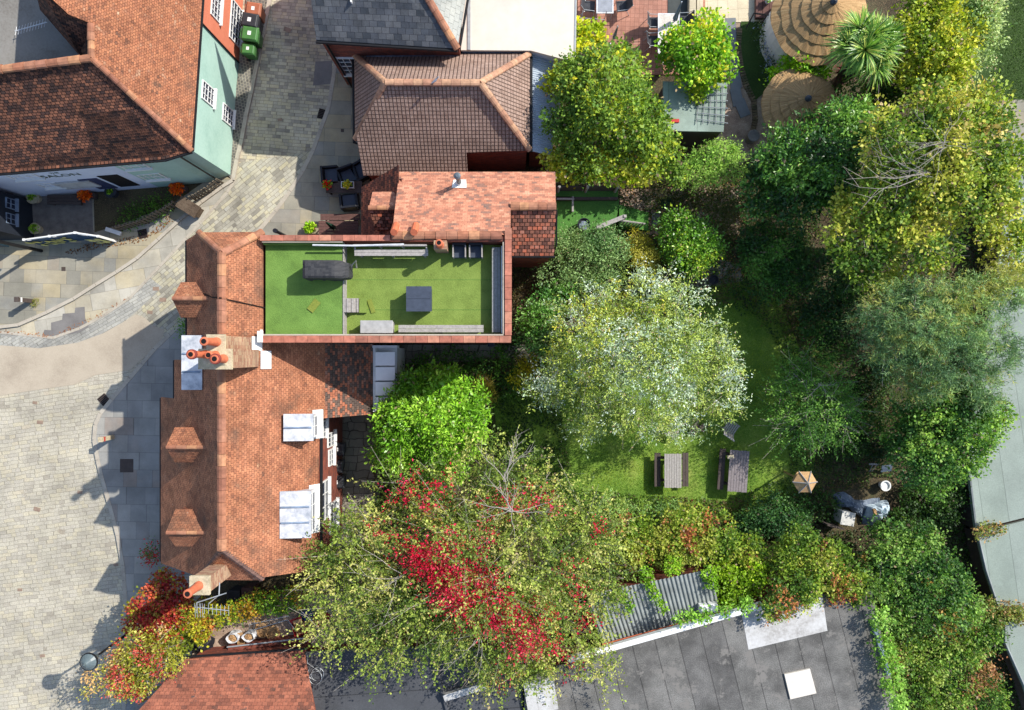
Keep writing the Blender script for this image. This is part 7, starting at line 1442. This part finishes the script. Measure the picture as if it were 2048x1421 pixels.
# ground cover, grass blades and fallen leaves
def inpoly(x, y, poly):
    r = np.zeros(len(x), bool); n = len(poly)
    for i in range(n):
        (x0, y0), (x1, y1) = poly[i], poly[(i+1) % n]
        r ^= ((y0 > y) != (y1 > y)) & (x < (x1-x0)*(y-y0)/((y1-y0) or 1e-9)+x0)
    return r
def scatter(name, poly, n, leaf, asp, cols, seed, h=(.01, .05), flat=1., mat='leaf', z0=0, excl=(), clump=0., lab=None, cat=None):
    rg = np.random.default_rng(seed); xs = [a for a, b in poly]; ys = [b for a, b in poly]; x = rg.uniform(min(xs), max(xs), n*3); y = rg.uniform(min(ys), max(ys), n*3)
    m = inpoly(x, y, poly)
    for e in excl: m &= ~inpoly(x, y, e)
    x, y = x[m][:n], y[m][:n]; k = HC/FP; pts = np.stack([(x-1024)*k, (710.5-y)*k, z0+rg.uniform(h[0], h[1], len(x))], 1)
    if clump: kp = fnoise(pts*np.array([1, 1, 0]), 2.2, rg)+rg.normal(size=len(pts))*.3 > clump; pts = pts[kp]
    N = len(pts); C_ = pal(cols); w = fnoise(pts*np.array([1, 1, 0]), 1.1, rg)*.5+.5+rg.normal(size=N)*.25; cl = C_[np.clip((w*len(C_)).astype(int), 0, len(C_)-1)]*(1+rg.normal(size=(N, 1))*.15)
    v = rg.normal(size=(N, 3)); v[:, 2] *= (1-flat); L = leaf*rg.uniform(.6, 1.4, N)
    LEAFTOT[0] += N
    return leafmesh(name, pts, v, np.array([0, 0, 1.])*flat+rg.normal(size=(N, 3))*.35, L, L*asp, np.clip(cl, .003, .9), M[mat], None, kind='stuff', label=lab, cat=cat)
LAWN = [(1350, 575), (1480, 562), (1560, 600), (1600, 700), (1640, 850), (1625, 950), (1560, 1005), (1450, 1040), (1300, 1030), (1150, 1012), (1060, 965), (1000, 900), (985, 800), (1060, 730), (1200, 640)]
GARD = [(1030, 520), (1500, 340), (2000, 200), (2010, 900), (1950, 1000), (2060, 1440), (1780, 1440), (1740, 1180), (1200, 1100), (980, 1050), (750, 1050), (740, 840), (850, 760), (1000, 700)]
LAWN2 = [(1340, 570), (1480, 556), (1580, 600), (1640, 700), (1680, 850), (1660, 960), (1590, 1020), (1450, 1052), (1300, 1045), (1140, 1030), (1040, 985), (980, 900), (960, 800), (1020, 730), (1200, 640)]
scatter('lawn_grass', LAWN2, 90000, .07, .16, [(74, 108, 26), (96, 132, 34), (120, 150, 44), (148, 164, 64)], 61, (.005, .045), .5, lab='short mown grass of the garden lawn', cat='grass')
scatter('ground_cover', GARD, 110000, .1, .55, [(46, 66, 28), (60, 86, 34), (78, 106, 42), (66, 80, 40), (100, 88, 56)], 62, (.01, .16), .6, excl=([(1100, 700), (1480, 600), (1560, 700), (1580, 950), (1450, 1000), (1150, 980)], [(1655, 980), (1800, 980), (1800, 1060), (1655, 1060)], [(1740, 955), (1800, 955), (1800, 990), (1740, 990)]), clump=-.6, lab='low weeds and ivy over the garden soil', cat='ground cover')
scatter('fallen_leaves', [(1240, 370), (1480, 360), (1500, 560), (1240, 560)], 2500, .08, .6, [(150, 110, 70), (176, 140, 90), (110, 80, 54)], 63, (.01, .04), 1, lab='brown fallen leaves on the shaded bed', cat='leaves')
scatter('fallen_leaves', [(130, 505), (190, 485), (300, 470), (340, 430), (350, 445), (290, 485), (190, 500), (150, 512)], 700, .07, .6, [(120, 84, 54), (150, 106, 64), (96, 66, 46)], 64, (.115, .13), 1, lab='brown leaf litter along the salon pavement edge', cat='leaves')
scatter('fallen_leaves', [(0, 659), (107, 668), (210, 622), (262, 588), (260, 594), (208, 631), (107, 677), (0, 666)], 500, .06, .6, [(140, 92, 60), (170, 116, 74)], 65, (.03, .05), 1, lab='rusty leaves caught along the kerb of the bend', cat='leaves')
scatter('fallen_leaves', [(1240, 1240), (1390, 1205), (1400, 1222), (1240, 1272)], 900, .08, .6, [(140, 80, 60), (170, 104, 80)], 66, (2.62, 2.66), 1, z0=0, lab='drift of brown leaves along the foot of the corrugated roof', cat='leaves')
crown('paving_weeds', 'tuft of weeds around the short grey bollard foot', 'weeds', [(72, 604, 5, .25, .1), (66, 609, 4, .22, .1)], dens=260, k=6, leaf=.06, asp=.4, sl=.08, spread=.03, cols=[(110, 120, 60), (140, 140, 70)], seed=71, trunk=False)
scatter('far_grass', [(1980, -30), (2120, -30), (2120, 205), (1980, 205)], 9000, .09, .16, [(60, 84, 30), (78, 104, 38)], 67, (.005, .05), .5, lab='grass of the far lawn at the top right corner', cat='grass')
print('LEAVES', LEAFTOT[0])
